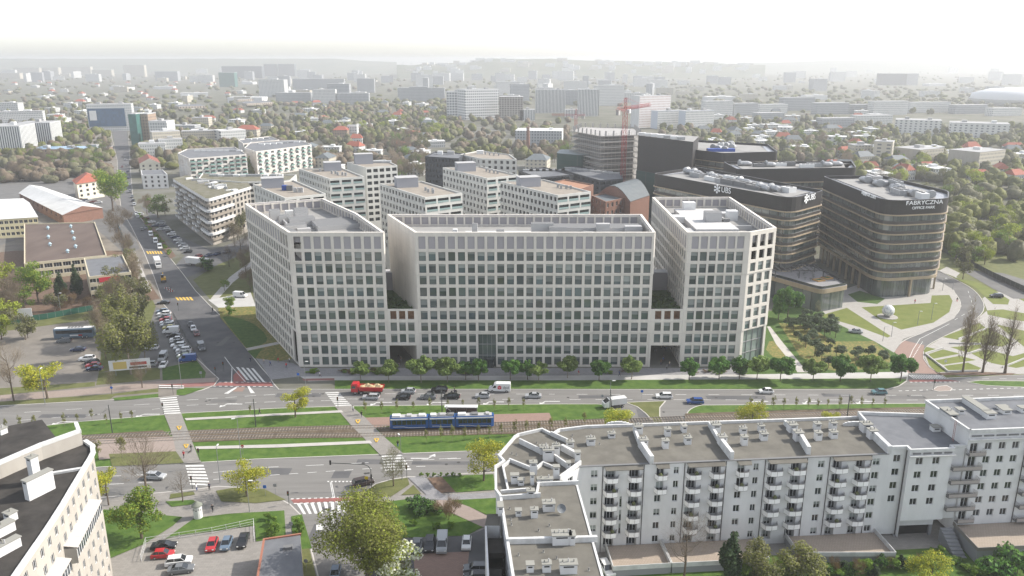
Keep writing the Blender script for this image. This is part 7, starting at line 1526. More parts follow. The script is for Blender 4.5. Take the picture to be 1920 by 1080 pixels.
for a in (('sedan', 308, 1028, 187, 'black', 'black saloon parked beside the red car on the fenced lot'), ('hatch', 306, 1044, 187, 'red', 'red hatchback parked between the black and the white car on the fenced lot'), ('suv', 336, 1058, 192, 'white', 'white off-road car parked on the fenced lot'), ('sedan', 340, 1072, 192, 'grey', 'dark grey car parked lowest on the fenced lot'), ('hatch', 398, 1026, 98, 'red', 'red car parked nose to the fence, first of three'), ('hatch', 425, 1024, 97, 'bluegrey', 'blue grey car parked nose to the fence, middle of three'), ('sedan', 456, 1018, 97, 'black', 'black car parked nose to the fence, last of three'),
          ('sedan', 782, 1028, 92, 'grey', 'dark grey car parked beside the huge olive tree'), ('suv', 806, 1026, 92, 'black', 'black off-road car parked left of the silver van'), ('van', 829, 1026, 92, 'silver', 'silver minivan in the bottom parking lot'), ('hatch', 875, 1023, 90, 'white', 'white car with a black roof window in the bottom parking lot'), ('suv', 893, 1072, 0, 'grey', 'dark car parked by the loggia wall, upper one'), ('suv', 893, 1088, 0, 'black', 'black car parked by the loggia wall, lower one'), ('wagon', 1137, 1070, 105, 'white', 'white car parked against the apartment wing wall'),
          ('wagon', 121, 642, 8, 'grey', 'grey car parked beside the coach'), ('sedan', 147, 658, 10, 'darkblue', 'dark car alone in the middle of the gravel lot'), ('suv', 164, 676, 8, 'white', 'white car on the gravel lot, top of the short row'), ('hatch', 173, 682, 8, 'black', 'black car on the gravel lot between white and red car'), ('hatch', 175, 688, 8, 'red', 'red car on the gravel lot'), ('sedan', 178, 694, 8, 'darkblue', 'dark blue car on the gravel lot, lowest of the row'), ('wagon', 280, 686, 5, 'silver', 'silver car behind the billboard'), ('van', 306, 674, 100, 'silver', 'silver van standing in the car park lane'), ('sedan', 307, 687, 100, 'white', 'white car standing behind the silver van in the car park lane'),
          ('hatch', 275, 637, 12, 'white', 'white car half hidden behind the tall loose olive tree'), ('wagon', 284, 655, 5, 'white', 'pale car half hidden beside the tall loose olive tree'), ('sedan', 1604, 624, -20, 'silver', 'pale saloon on the forecourt lane beside the triangular lawn'), ('suv', 1868, 558, -6, 'black', 'black car parked on the grey lot by the dark fence')):
    k, x, y, rz, col, lb = a; car(k, x, y, rz, col, lb, z=KZ+.03)
row = (('hatch', 305, 586, 'bluegrey'), ('wagon', 308, 591, 'white'), ('sedan', 309, 597, 'grey'), ('hatch', 311, 602, 'red'), ('sedan', 313, 607, 'white'), ('wagon', 314, 612, 'silver'), ('hatch', 317, 617, 'yellow'), ('van', 321, 624, 'white'), ('sedan', 326, 632, 'black'), ('hatch', 331, 639, 'white'), ('sedan', 333, 644, 'grey'), ('wagon', 335, 650, 'white'), ('hatch', 338, 656, 'silver'), ('suv', 345, 660, 'white'), ('sedan', 345, 666, 'grey'), ('hatch', 345, 671, 'green'), ('van', 352, 677, 'blue'))
for i, (k, x, y, c) in enumerate(row): car(k, x, y, 12, c, f'{c} {"van" if k == "van" else "car"} parked in the long slanting row, number {("one two three four five six seven eight nine ten eleven twelve thirteen fourteen fifteen sixteen seventeen").split()[i]} from the yellow crossing', 'cars in the slanting parking row', z=KZ+.03)
cc = random.Random(9)
def far_cars(pts, rz, group, label, n):
    for i in range(n):
        t = i/(n-1); k = t*(len(pts)-1); j = min(int(k), len(pts)-2); x, y = lerp(pts[j], pts[j+1], k-j); car(cc.choice(('hatch', 'sedan', 'wagon', 'suv')), x+cc.uniform(-1, 1), y, rz+cc.uniform(-6, 6), cc.choice(('white', 'silver', 'grey', 'black', 'darkblue', 'white', 'darkred')), label, group, KZ+.05, detail=False)
far_cars([(302, 420), (328, 446), (352, 474)], 20, 'cars parked before the balcony block', 'small car parked in the row before the rounded balcony block', 11); far_cars([(262, 404), (283, 418), (300, 432)], 25, 'cars parked on the upper side street', 'small car parked at the kerb of the upper side street', 5); far_cars([(372, 484), (400, 480), (425, 474)], 70, 'cars parked at the side road end', 'small car parked at the end of the side road', 4); far_cars([(236, 300), (240, 330), (246, 365), (252, 385)], 112, 'cars along the far side street', 'tiny car parked along the far side street', 9)
far_cars([(150, 376), (185, 381)], 20, 'cars beside the long brick hall', 'small car parked beside the long brick hall', 5)
for k, x, y, c, lb in (('van', 283, 442, 'white', 'white van parked highest on the side street'), ('van', 292, 455, 'white', 'white van parked second on the side street'), ('van', 300, 466, 'white', 'white van parked lowest on the side street, nearest the yellow crossing'), ('sedan', 266, 432, 'black', 'black car driving up the side street'), ('hatch', 274, 429, 'grey', 'grey car overtaken on the side street'), ('hatch', 259, 408, 'silver', 'silver car on the upper side street, lower one'), ('hatch', 256, 402, 'white', 'white car on the upper side street, upper one'), ('hatch', 229, 314, 'darkred', 'dark red car far up the street'), ('hatch', 231, 325, 'white', 'white car far up the street')): car(k, x, y, 116, c, lb, z=.04)
car('van', 451, 557, 170, 'white', 'white van on the pale forecourt behind the left office wing', z=KZ+.03)
def wheels(t, xs, wy, r, w=.28):
    ring = lambda y, rr: [(rr*math.cos(a), y, rr*math.sin(a)) for a in [2*math.pi*i/14 for i in range(14)]]
    a = MB(); a.loft([ring(-w/2, r*.94), ring(-w/2+.04, r), ring(w/2-.04, r), ring(w/2, r*.94)], tyrem); b = MB(); b.loft([ring(-w/2-.01, r*.58), ring(w/2+.01, r*.58)], rimm); am, bm_ = a.mesh('wheel'), b.mesh('rim')
    for x in xs:
        for s in (-1, 1): o = link('wheel', am, t, (x, s*wy, r)); link('rim', bm_, o)
# parcel van with red cube logo
t = thing('delivery_van', 'white high-roofed parcel van with a red cube logo on its side', 'van', tuple(P(937, 733.5, .03)), R(-3))
mb = MB(); prf = [(-3.0, .4), (-3.05, .9), (-2.8, 1.2), (-2.2, 1.35), (-1.5, 2.35), (-.9, 2.6), (2.9, 2.65), (3.0, 2.4), (3.0, .4)]; wp = paintm('white', PAINT['white'])
mb.loft([[(x*.99, -1.0, .4+(z-.4)*.97) for x, z in prf], [(x, -.9, z) for x, z in prf], [(x, .9, z) for x, z in prf], [(x*.99, 1.0, .4+(z-.4)*.97) for x, z in prf]], wp); mb.build('body', t)
mb = MB(); mb.face([(-2.12, -.8, 1.42), (-2.12, .8, 1.42), (-1.52, .75, 2.3), (-1.52, -.75, 2.3)], cglass); o = mb.build('windscreen', t)
for v in o.data.vertices: v.co.x -= .06
for sg in (-1, 1): mb = MB(); mb.face([(-1.95, sg*1.012, 1.35), (-.95, sg*1.012, 1.35), (-.95, sg*1.0, 2.05), (-1.45, sg*1.0, 2.05)], cglass); mb.build('window', t)
wheels(t, (-2.0, 1.9), .9, .36); mb = MB(); mb.prism([(-1.2+.62*math.cos(a), .62*math.sin(a)) for a in [math.pi/6+i*math.pi/3 for i in range(6)]], 0, .02, M('logo red', (.5, .01, .04), .5)); mb.tube((-1.2, 0, .025), (-1.2, -.6, .025), .04, .04, wp, 4); mb.tube((-1.2, 0, .025), (-.68, .3, .025), .04, .04, wp, 4); mb.tube((-1.2, 0, .025), (-1.72, .3, .025), .04, .04, wp, 4); o = mb.build('logo', t, (1.2, -1.012, 1.5)); o.rotation_euler = (math.pi/2, 0, 0)
o = link('lettering', text_mesh('dpd', 1.1, M('letter grey', (.08, .07, .07), .6), .01), t, (1.75, -1.015, 1.5)); o.rotation_euler = (math.pi/2, 0, 0)
# red tipper truck
redp = paintm('truck red', (.40, .015, .02)); t = thing('tipper_truck', 'red four-axle tipper truck loaded with sand', 'truck', tuple(P(690, 737.5, .03)), R(-3)); mb = MB()
mb.box((-3.4, 0, .75), (1.9, 2.4, 2.1), redp); mb.box((-3.3, 0, 2.85), (1.6, 2.2, .25), redp); mb.box((-4.36, 0, .55), (.1, 2.4, .5), trimm); mb.build('cab', t); mb = MB(); mb.box((-4.36, 0, 1.8), (.05, 2.1, .8), cglass); mb.build('windscreen', t)
for s in (-1, 1): mb = MB(); mb.box((-3.6, s*1.21, 1.8), (1.0, .04, .75), cglass); mb.build('window', t)
mb = MB(); mb.box((.6, 0, .65), (7.0, .9, .35), trimm); mb.build('chassis', t); mb = MB(); B_ = [(-2.2, -1.15), (4.1, -1.15), (4.1, 1.15), (-2.2, 1.15)]; T_ = [(-2.3, -1.28), (4.5, -1.28), (4.5, 1.28), (-2.3, 1.28)]
for i in range(4):
    j = (i+1) % 4; mb.face([(*B_[i], 1.1), (*B_[j], 1.1), (*T_[j], 2.3), (*T_[i], 2.3)], redp); k0, k1 = inset(T_, .12)[i], inset(T_, .12)[j]; mb.face([(*T_[i], 2.3), (*T_[j], 2.3), (*k1, 2.3), (*k0, 2.3)], redp); mb.face([(*k1, 1.7), (*k0, 1.7), (*k0, 2.3), (*k1, 2.3)], redp)
mb.face([(*p, 1.1) for p in reversed(B_)], redp)
for k in range(6): mb.box((-1.7+k*1.15, -1.26, 1.2), (.12, .12, 1.08), redp)
mb.build('tipper_body', t); sand = M('sand load', (.46, .36, .21), .95, (.36, .27, .15), 2); mb = MB(); ii = inset(T_, .13)
for i in range(9):
    for j in range(3):
        pass
g = [[(-2.1+6.4*i/9, -1.1+2.2*j/4, 2.0+(.85 if 0 < i < 9 and 0 < j < 4 else 0)*(.6+.4*math.sin(i*1.7+j))) for j in range(5)] for i in range(10)]
for i in range(9):
    for j in range(4): mb.face([g[i][j], g[i+1][j], g[i+1][j+1], g[i][j+1]], sand)
mb.build('sand', t); wheels(t, (-3.3, -1.6, 1.9, 3.3), 1.05, .5)
# semi-trailers at the side road, coach, turning box van
def boxtruck(x, y, rz, L, label, name='box_truck', cabin=True, H=3.6, z=.05, cat='truck'):
    t = thing(name, label, cat, tuple(P(x, y, z)), R(rz)); mb = MB(); mb.box((.4 if cabin else 0, 0, 1.0), (L, 2.5 if L > 5 else 2.0, H-1.0), stucco, 0, rwhite); mb.build('cargo_box', t)
    mb = MB(); mb.box((0, 0, .6), (L, 1.0, .35), trimm); mb.build('chassis', t)
    if cabin: mb = MB(); mb.loft([[(-L/2-1.7, y_, z_) for y_, z_ in ((-1.1, .6), (1.1, .6), (1.1, 1.7), (-1.1, 1.7))], [(-L/2-.2+.2, y_, z_) for y_, z_ in ((-1.15, .6), (1.15, .6), (1.1, 2.6), (-1.1, 2.6))]], wp); mb.build('cab', t); mb = MB(); mb.face([(-L/2-1.45, -1.0, 1.85), (-L/2-1.45, 1.0, 1.85), (-L/2-.3, 1.0, 2.55), (-L/2-.3, -1.0, 2.55)], cglass); mb.build('window', t)
    wheels(t, (-L*.36, L*.3), 1.0 if L > 5 else .8, .45 if L > 5 else .36); return t
boxtruck(296, 499, 118, 9, 'white box lorry turning at the side road'); boxtruck(372, 498, 160, 11, 'long white lorry waiting in the side road', z=KZ+.03); boxtruck(1156, 763, 15, 4.2, 'white box van waiting at the tram crossing lane', 'box_van', True, 2.7, .05, 'van')
def longbody(prf, W, m): pass
t = thing('coach', 'dark blue-grey coach with pale roof parked on the gravel lot', 'bus', tuple(P(142, 633, KZ+.03)), R(8)); cm_ = paintm('coach', (.09, .13, .17)); mb = MB(); L = 12.2
mb.loft([[(x, y, z) for y, z in ((-1.25, .35), (1.25, .35), (1.25, 1.9), (1.2, 3.2), (1.0, 3.5), (-1.0, 3.5), (-1.2, 3.2), (-1.25, 1.9))] for x in (-L/2, L/2)], cm_); mb.build('body', t); mb = MB(); mb.box((0, 0, 3.5), (L*.96, 1.8, .08), unit_w)
for k in range(5): mb.box((-1.5+k*1.0, 0, 3.58), (.7, .9, .18), unit_d)
mb.build('roof', t); mb = MB()
for s in (-1, 1): mb.box((.2, s*1.235, 1.9), (L*.92, .08, 1.05), cglass)
mb.box((-L/2, 0, 1.3), (.06, 2.2, 1.8), cglass); mb.build('window', t); wheels(t, (-3.6, 2.6, 3.9), 1.12, .5); o = link('lettering', text_mesh('LUXUSBUS', .8, M('letter red', (.4, .03, .03), .6), .01), t, (.6, -1.262, 1.25)) if 0 else None
mb = MB(); mb.box((.6, -1.262, 1.0), (3.6, .02, .45), lampw); mb.box((2.0, -1.27, 1.0), (1.2, .02, .45), lampr); mb.build('side_stripe', t)
# tram
tb_ = paintm('tram blue', (.012, .07, .23)); a, b = P(732, 802.0, .4), P(926, 797.0, .4); TL = (b-a).length; c = (a+b)/2; t = thing('tram', 'blue and white three-section tram standing at the platform', 'tram', (c.x, c.y, KZ+.25), math.atan2(b.y-a.y, b.x-a.x))
def tramsec(x0, x1, e0, e1, name):
    mb = MB(); sec = lambda k, x: [(x, y*k, z) for y, z in ((-1.2, .25), (1.2, .25), (1.22, 1.0), (1.2, 2.5), (1.05, 3.05), (-1.05, 3.05), (-1.2, 2.5), (-1.22, 1.0))]
    xs = [(x0, .72 if e0 else .9), (x0+.7, 1), (x1-.7, 1), (x1, .72 if e1 else .9)]; mb.loft([sec(k, x) for x, k in xs], tb_)
    o = mb.build(name, t); mb = MB(); n = int((x1-x0)/1.35)
    w = (x1-x0-1.2)/n; mb.box((0, 0, 0), (w*.88, .06, 1.15), cglass); wme = mb.mesh('window')
    for s in (-1, 1):
        for k in range(n): link('window', wme, o, (x0+.6+w*(k+.5), s*1.2, 1.25))
    for e, x in ((e0, x0+.12), (e1, x1-.12)):
        if e: mb = MB(); mb.box((x, 0, 1.2), (.1, 1.6, 1.3), cglass); mb.build('windscreen', o)
    mb = MB()
    for s in (-1, 1):
        mb.box(((x0+x1)/2, s*1.17, 2.56), (x1-x0-.4, .1, .28), unit_w); q = [(x0+.8, .75), (x0+(x1-x0)*.35, .75), (x0+(x1-x0)*.5, .5), (x1-.8, .5)]
        for p0, p1 in zip(q, q[1:]): mb.tube((p0[0], s*1.215, p0[1]), (p1[0], s*1.215, p1[1]), .06, .06, unit_w, 4)
    mb.build('white_stripe', o); mb = MB(); mb.box(((x0+x1)/2, 0, 3.05), (x1-x0-1, 1.7, .1), unit_g)
    for k in range(3): mb.box((x0+(x1-x0)*(k+.5)/3, 0, 3.15), (rnd.uniform(.9, 2), 1.3, .35), rnd.choice((unit_w, unit_g, unit_d)))
    mb.build('roof_unit', o)
h = TL/2; tramsec(-h, -h+TL*.37, 1, 0, 'tram_section'); tramsec(-h+TL*.375, -h+TL*.625, 0, 0, 'tram_section'); tramsec(-h+TL*.63, h, 0, 1, 'tram_section'); mb = MB()
for x in (-h+TL*.3725, -h+TL*.6275): mb.box((x, 0, .4), (.4, 2.0, 2.5), trimm)
mb.build('bellows', t); wheels(t, (-h+3, -h+4.8, -.9, .9, h-4.8, h-3), .72, .3); mb = MB(); mb.path([(1, 0, 3.2), (2.2, 0, 4.1), (1.2, 0, 5.0)], .06, unit_d); mb.box((1.2, 0, 5.0), (.3, 1.6, .08), unit_d); mb.build('pantograph', t)
# ================================================================ PEOPLE
skinm = M('skin', (.42, .26, .19), .7); hairm = M('hair brown', (.035, .022, .015), .8); shoe = M('shoes', (.03, .025, .02), .7)
def person_meshes(pose):
    st = .32 if pose == 'walk' else .06; J = {'pel': (0, 0, .94), 'chest': (0, .02, 1.3), 'neck': (0, .02, 1.5), 'head': (0, -.0, 1.64), 'crown': (0, .01, 1.76)}
    E = [('pel', 'chest'), ('chest', 'neck'), ('neck', 'head'), ('head', 'crown')]; Rr = {'pel': .16, 'chest': .17, 'neck': .062, 'head': .098, 'crown': .075}
    for s, n in ((-1, 'l'), (1, 'r')):
        f = st*s; J.update({n+'hip': (.09*s, 0, .88), n+'knee': (.1*s, -.5*f-.03, .49), n+'ank': (.1*s, f*.5*-1+(.12 if f < 0 else 0)*0-f*.4, .09), n+'toe': (.11*s, -f*.9-.15, .04), n+'sh': (.19*s, .02, 1.43), n+'el': (.25*s, .03+f*.35, 1.15), n+'wr': (.24*s, -.05+f*.8, .9), n+'palm': (.24*s, -.07+f*.9, .83)})
        E += [('pel', n+'hip'), (n+'hip', n+'knee'), (n+'knee', n+'ank'), (n+'ank', n+'toe'), ('chest', n+'sh'), (n+'sh', n+'el'), (n+'el', n+'wr'), (n+'wr', n+'palm')]; Rr.update({n+'hip': .105, n+'knee': .07, n+'ank': .045, n+'toe': .04, n+'sh': .075, n+'el': .05, n+'wr': .034, n+'palm': .042})
    ks = list(J); me = bpy.data.meshes.new('body'); me.from_pydata([J[k] for k in ks], [(ks.index(a), ks.index(b)) for a, b in E], []); o = bpy.data.objects.new('body', me); COL.objects.link(o); o.modifiers.new('skin', 'SKIN'); o.modifiers.new('sub', 'SUBSURF').levels = 1
    for i, k in enumerate(ks): me.skin_vertices[0].data[i].radius = (Rr[k], Rr[k]*(.72 if k in ('pel', 'chest') else 1)); 
    me.skin_vertices[0].data[ks.index('pel')].use_root = True
    dg = bpy.context.evaluated_depsgraph_get(); ev = bpy.data.meshes.new_from_object(o.evaluated_get(dg)); bpy.data.objects.remove(o)
    mb = MB(); shirt, trou = M('shirt', (.2, .2, .22), .9), M('trousers', (.03, .035, .05), .9); mb.mi(shirt); mb.mi(trou); vs_ = [v.co.copy() for v in ev.vertices]
    for p in ev.polygons:
        c = sum((vs_[i] for i in p.vertices), Vector())/len(p.vertices); arm = abs(c.x) > .2 and c.z < 1.0
        m = skinm if c.z > 1.49 or arm else shirt if c.z > .93 else shoe if c.z < .1 else trou
        mb.face([vs_[i] for i in p.vertices], m)
    for s, n in ((-1, 'l'), (1, 'r')):     # fingers and thumb
        b = Vector(J[n+'palm'])
        for k in range(4): x = (k-1.5)*.018; f0 = b+Vector((0, x, -.03)); f1 = f0+Vector((-.01*s, x*.2, -.045-.006*(k in (1, 2)))); f2 = f1+Vector((-.018*s, -.004, -.03)); mb.tube(f0, f1, .009, .008, skinm, 5); mb.tube(f1, f2, .008, .006, skinm, 5)
        mb.tube(b+Vector((0, -.035, .01)), b+Vector((-.02*s, -.06, -.03)), .011, .008, skinm, 5)
    mb.box((0, -.105, 1.62), (.03, .03, .05), skinm); mb.box((0, -.095, 1.575), (.05, .012, .012), lampr)
    for s in (-1, 1): mb.box((.035*s, -.094, 1.665), (.022, .012, .012), trimm); mb.box((.1*s, 0, 1.62), (.02, .04, .06), skinm)
    body = mb.mesh('body'); hb = MB(); hb.lathe([(.1, 0), (.11, .05), (.095, .1), (.05, .135), (.01, .145)], hairm, (0, .02, 1.66), 10); return body, hb.mesh('hair')
PM = {k: person_meshes(k) for k in ('walk', 'stand')}
CLO = dict(red=(.4, .02, .03), black=(.015, .015, .018), white=(.6, .6, .58), blue=(.04, .08, .22), grey=(.16, .16, .17), brown=(.14, .08, .05), navy=(.02, .025, .06), beige=(.4, .33, .24))
def person(x, y, pose, rz, top, bot, label, group=None, z=KZ+.06):
    t = thing('person', label, 'person', tuple(P(x, y, z)), R(rz), group); b = link('body', PM[pose][0], t); link('hair', PM[pose][1], t)
    for i, (n, c) in enumerate((('shirt ', top), ('trousers ', bot))): b.material_slots[i].link = 'OBJECT'; b.material_slots[i].material = M('cloth '+n+c, CLO[c], .9)
    return t
for a in ((345, 858, 'walk', 0, 'red', 'black', 'person in a red jacket stepping onto the lower crossing'), (359, 846, 'walk', 10, 'black', 'grey', 'person in black walking a small dog on the left footpath'), (369, 920, 'stand', 90, 'white', 'blue', 'person in white at the kerb of the lower carriageway'), (393, 919, 'stand', 20, 'navy', 'black', 'person in dark blue waiting at the lower crossing'), (399, 960, 'walk', 180, 'black', 'black', 'person in black near the advertising column'), (487, 777, 'walk', 90, 'black', 'navy', 'person in black walking on the narrow median path'), (662, 772, 'walk', 180, 'white', 'navy', 'person in white on the median footpath'), (678, 782, 'walk', 170, 'black', 'navy', 'person in dark clothes at the end of the tram platform'), (746, 838, 'stand', 0, 'black', 'blue', 'person in black by the lower traffic light'),
          (322, 583, 'walk', 0, 'black', 'black', 'person in black at the side road corner') if 0 else (399, 585, 'walk', 200, 'black', 'navy', 'person in black on the pavement by the flower bed'), (470, 679, 'walk', 180, 'navy', 'navy', 'person in dark blue at the street corner of the plaza'), (600, 707, 'walk', 90, 'white', 'black', 'person in white on the pale path before the office complex'), (913, 1016, 'walk', 20, 'grey', 'black', 'person in grey beside the loggia wall'), (1794, 566, 'walk', 0, 'black', 'red', 'person with red trousers on the curved street pavement'), (1085, 704, 'walk', 90, 'red', 'beige', 'person in red on the pale path before the middle wing'), (1161, 705, 'walk', 90, 'blue', 'navy', 'person in blue on the pale path before the middle wing'), (1002, 955, 'stand', 0, 'blue', 'grey', 'roofer')[:0] or (1715, 569, 'stand', 0, 'red', 'black', 'person in red at the shop front under the lettered tower')):
    person(*a)
for i, (x, y) in enumerate(((495, 682), (507, 686), (522, 680), (537, 690), (543, 680), (747, 674), (752, 678), (749, 690))): person(x, y, 'walk' if i % 2 else 'stand', rnd.uniform(0, 360), rnd.choice(list(CLO)), rnd.choice(('black', 'navy', 'grey')), 'person walking on the plaza at the left office wing', 'people at the left wing')
for i, (x, y) in enumerate(((1229, 663), (1240, 657), (1246, 655), (1249, 659), (1239, 684), (1244, 676), (1250, 693), (1255, 687), (1243, 679))): person(x, y, 'walk' if i % 2 else 'stand', rnd.uniform(0, 360), rnd.choice(list(CLO)), rnd.choice(('black', 'navy', 'grey')), 'person walking in the paved passage between middle and right wing', 'people in the right passage')
p = P(356, 849, KZ+.06); t = thing('dog', 'small dark dog on the left footpath beside its walker', 'dog', tuple(p), 1.2); mb = MB(); dk = M('dog fur', (.03, .025, .02), .9); rg = lambda x, r, z: [(x, r*math.cos(a), z+r*1.1*math.sin(a)) for a in [2*math.pi*i/8 for i in range(8)]]
mb.loft([rg(-.3, .05, .36), rg(-.22, .1, .34), rg(0, .09, .34), rg(.18, .12, .33), rg(.28, .08, .4), rg(.36, .07, .5), rg(.44, .06, .5), rg(.54, .03, .47)], dk)
for x in (-.22, .18):
    for s in (-1, 1): mb.path([(x, s*.07, .3), (x+(-.05 if x < 0 else .02), s*.07, .15), (x, s*.07, 0)], .028, dk)
mb.tube((-.3, 0, .4), (-.44, 0, .52), .025, .01, dk); mb.tube((.36, .05, .55), (.34, .06, .62), .02, .005, dk); mb.tube((.36, -.05, .55), (.34, -.06, .62), .02, .005, dk); mb.build('body', t)
t = thing('motor_scooter', 'small dark scooter with rider between the two lanes beside the black off-road car', 'scooter', tuple(P(851, 736, .03)), R(-3)); mb = MB(); mb.loft([[(x, y*w, z) for y, z in ((-.2, .3), (.2, .3), (.18, .75), (-.18, .75))] for x, w in ((-.1, .6), (.3, 1), (.8, .7))], paintm('black', PAINT['black'])); mb.path([(-.55, 0, .3), (-.45, 0, .95), (-.4, 0, 1.0)], .05, trimm); mb.box((-.5, 0, .35), (.1, .4, .5), trimm); mb.build('body', t); wheels(t, (-.6, .7), 0.0, .25, .12)
person(852, 736, 'stand', 90, 'black', 'navy', 'person in black riding the dark scooter', z=.3)
# ================================================================ STREET FURNITURE
poleg = M('pole grey', (.22, .23, .23), .5, metal=.3); poled = M('pole dark', (.05, .055, .05), .6)
def lamp_mesh(H, arm, two):
    mb = MB(); mb.tube((0, 0, 0), (0, 0, H), .09, .055, poleg, 6); hd = MB()
    for s in ((1, -1) if two else (1,)): mb.tube((0, 0, H-.05), (s*arm, 0, H+.1), .045, .04, poleg, 5); hd.box((s*(arm+.3), 0, H+.02), (.8, .3, .14), lampw)
    return mb.mesh('pole'), hd.mesh('lamp_head')
LM = {}
def lamp(x, y, H, rz, label, group=None, arm=.5, two=False, z=KZ):
    k = (H, arm, two); LM[k] = LM.get(k) or lamp_mesh(*k); t = thing('street_lamp', label, 'street lamp', tuple(P(x, y, z)), R(rz), group); link('pole', LM[k][0], t); link('lamp_head', LM[k][1], t); return t
for x, y, H, rz, lb in ((85, 759, 10, 90, 'leaning grey street lamp beside the yellow-green corner tree'), (413, 905, 8.5, 90, 'grey street lamp beside the yellow-green corner lawn tree'), (453, 868, 11, 200, 'tall street lamp with a signal arm on the lower median'), (341, 728, 9.5, 90, 'pale lamp post at the grass corner of the car park'), (754, 900, 10.5, 120, 'street lamp beside the bare cone-shaped tree'), (1143, 775, 9, 0, 'dark mast beside the turning lane'), (115, 590, 8, 0, 'street lamp behind the green fence'), (468, 960, 7, 0, 'slim lamp post by the corner lawn path'), (1746, 600, 6, 0, 'slim lamp post on the lawn by the white sphere'), (573, 722, 7, 0, 'slim lamp post before the left office wing')): lamp(x, y, H, rz, lb)
for x, y in ((1767, 545), (1786, 543), (1720, 610), (1671, 632), (1655, 640)): lamp(x, y, 5, 0, 'slim lamp post along the curved street', 'lamps along the curved street', .3)
for x, y in ((211, 812), (829, 778), (1587, 792), (1143, 782), (480, 800)): 
    t = thing('catenary_mast', 'dark tram wire mast standing beside the tracks', 'mast', tuple(P(x, y, KZ)), 0, 'tram wire masts'); mb = MB(); mb.tube((0, 0, 0), (0, 0, 7.5), .13, .1, poled, 7); mb.build('pole', t); mb = MB(); mb.tube((0, 0, 6.6), (0, -4, 6.9), .05, .04, poled, 5); mb.tube((0, 0, 7.3), (0, -3, 6.85), .025, .025, poled, 4); mb.build('bracket', t)
def signal(x, y, label, arm=0, rz=0, z=KZ):
    t = thing('traffic_light', label, 'traffic light', tuple(P(x, y, z)), R(rz)); mb = MB(); H = 5.6 if arm else 3.0
    if arm: mb.path([(0, 0, 0), (0, 0, H-1.2), (.5, 0, H-.4), (1.4, 0, H), (arm, 0, H+.35)], .08, poled)
    else: mb.tube((0, 0, 0), (0, 0, H), .06, .06, poled)
    mb.build('pole', t)
    for hx, hz in (((arm, H-.1),) if arm else ())+((0, 2.2),):
        hd = MB(); hd.box((hx, -.12, hz), (.34, .26, .95), trimm)
        for i, c in enumerate(((.01, .12, .04), (.25, .12, .01), (.3, .01, .01))): hd.tube((hx, -.26, hz+.18+.29*i), (hx, -.24, hz+.18+.29*i), .11, .11, M('signal lens %s' % 'gar'[i], c, .3), 8)
        hd.build('signal_head', t)
    return t
signal(697, 915, 'traffic light on a long curved arm over the lower carriageway', 8.5, 180)
for x, y, lb in ((405, 707, 'traffic light at the street corner by the grass triangle'), (420, 697, 'traffic light on the pavement edge of the left street'), (325, 740, 'traffic light at the upper left crossing'), (307, 776, 'traffic light at the median end of the upper left crossing'), (634, 765, 'traffic light at the median end of the middle crossing'), (374, 864, 'traffic light where the left footpath meets the lower road'), (361, 917, 'traffic light at the foot of the lower left crossing'), (542, 946, 'traffic light at the side street crossing, left one'), (667, 948, 'traffic light at the side street crossing, right one'), (763, 896, 'traffic light beside the grey paved path'), (1750, 731, 'traffic light on the red traffic island'), (335, 583, 'traffic light at the yellow crossing')): signal(x, y, lb)
def sign(x, y, col, label, shape='disc', H=2.6, z=KZ):
    t = thing('road_sign', label, 'road sign', tuple(P(x, y, z))); mb = MB(); mb.tube((0, 0, 0), (0, 0, H), .035, .035, poleg, 5); mb.build('pole', t); mb = MB(); m = M('sign '+col, dict(blue=(.02, .12, .45), red=(.45, .02, .02), yellow=(.55, .4, .02), grey=(.25, .26, .27), white=(.6, .6, .6))[col], .5)
    if shape == 'disc': mb.tube((0, -.06, H-.35), (0, -.04, H-.35), .38, .38, m, 14)
    else: mb.box((0, -.05, H-.75), (.7, .03, .7), m)
    if col == 'red': mb.box((0, -.075, H-.42), (.5, .02, .14), lampw)
    mb.build('plate', t); return t
for x, y, c, lb, s in ((211, 741, 'blue', 'blue round cycle sign at the leaning bare tree', 'disc'), (456, 853, 'red', 'red no-entry sign under the tall lamp on the lower median', 'disc'), (1203, 748, 'blue', 'blue arrow sign at the turning lanes', 'disc'), (1129, 757, 'grey', 'back of a round sign beside the turning lane', 'disc'), (672, 944, 'blue', 'blue cycle sign beside the side street crossing', 'disc'), (498, 930, 'blue', 'small blue sign on the corner lawn', 'sq'), (517, 927, 'grey', 'grey sign back on the corner lawn', 'sq'), (688, 913, 'yellow', 'yellow priority sign at the curb of the lower junction', 'sq'), (560, 715, 'blue', 'blue crossing sign before the plaza', 'sq'), (378, 712, 'grey', 'grey direction sign post at the grass triangle', 'sq'), (1771, 690, 'white', 'small white board in the walled garden', 'sq'), (547, 1000, 'grey', 'grey meter post by the side street', 'sq'), (575, 1072, 'grey', 'grey sign back beside the garage', 'disc')): sign(x, y, c, lb, s)
# advertising column
t = thing('advertising_column', 'white round advertising column with conical grey roof on the path', 'advertising column', tuple(P(372, 970, KZ+.05))); mb = MB(); mb.lathe([(.85, 0), (.85, 2.7)], stucco, n=16); mb.build('drum', t); mb = MB(); mb.lathe([(1.05, 2.7), (1.05, 2.85), (.05, 3.7)], M('column roof', (.16, .17, .14), .8), n=16); mb.build('roof', t); mb = MB()
for k in range(5): a = -2.6+k*.55; mb.tube((.86*math.cos(a), .86*math.sin(a), 1.9+.2*(k % 2)), (.875*math.cos(a), .875*math.sin(a), 1.9+.2*(k % 2)), .16, .16, unit_d, 6)
mb.build('poster', t)
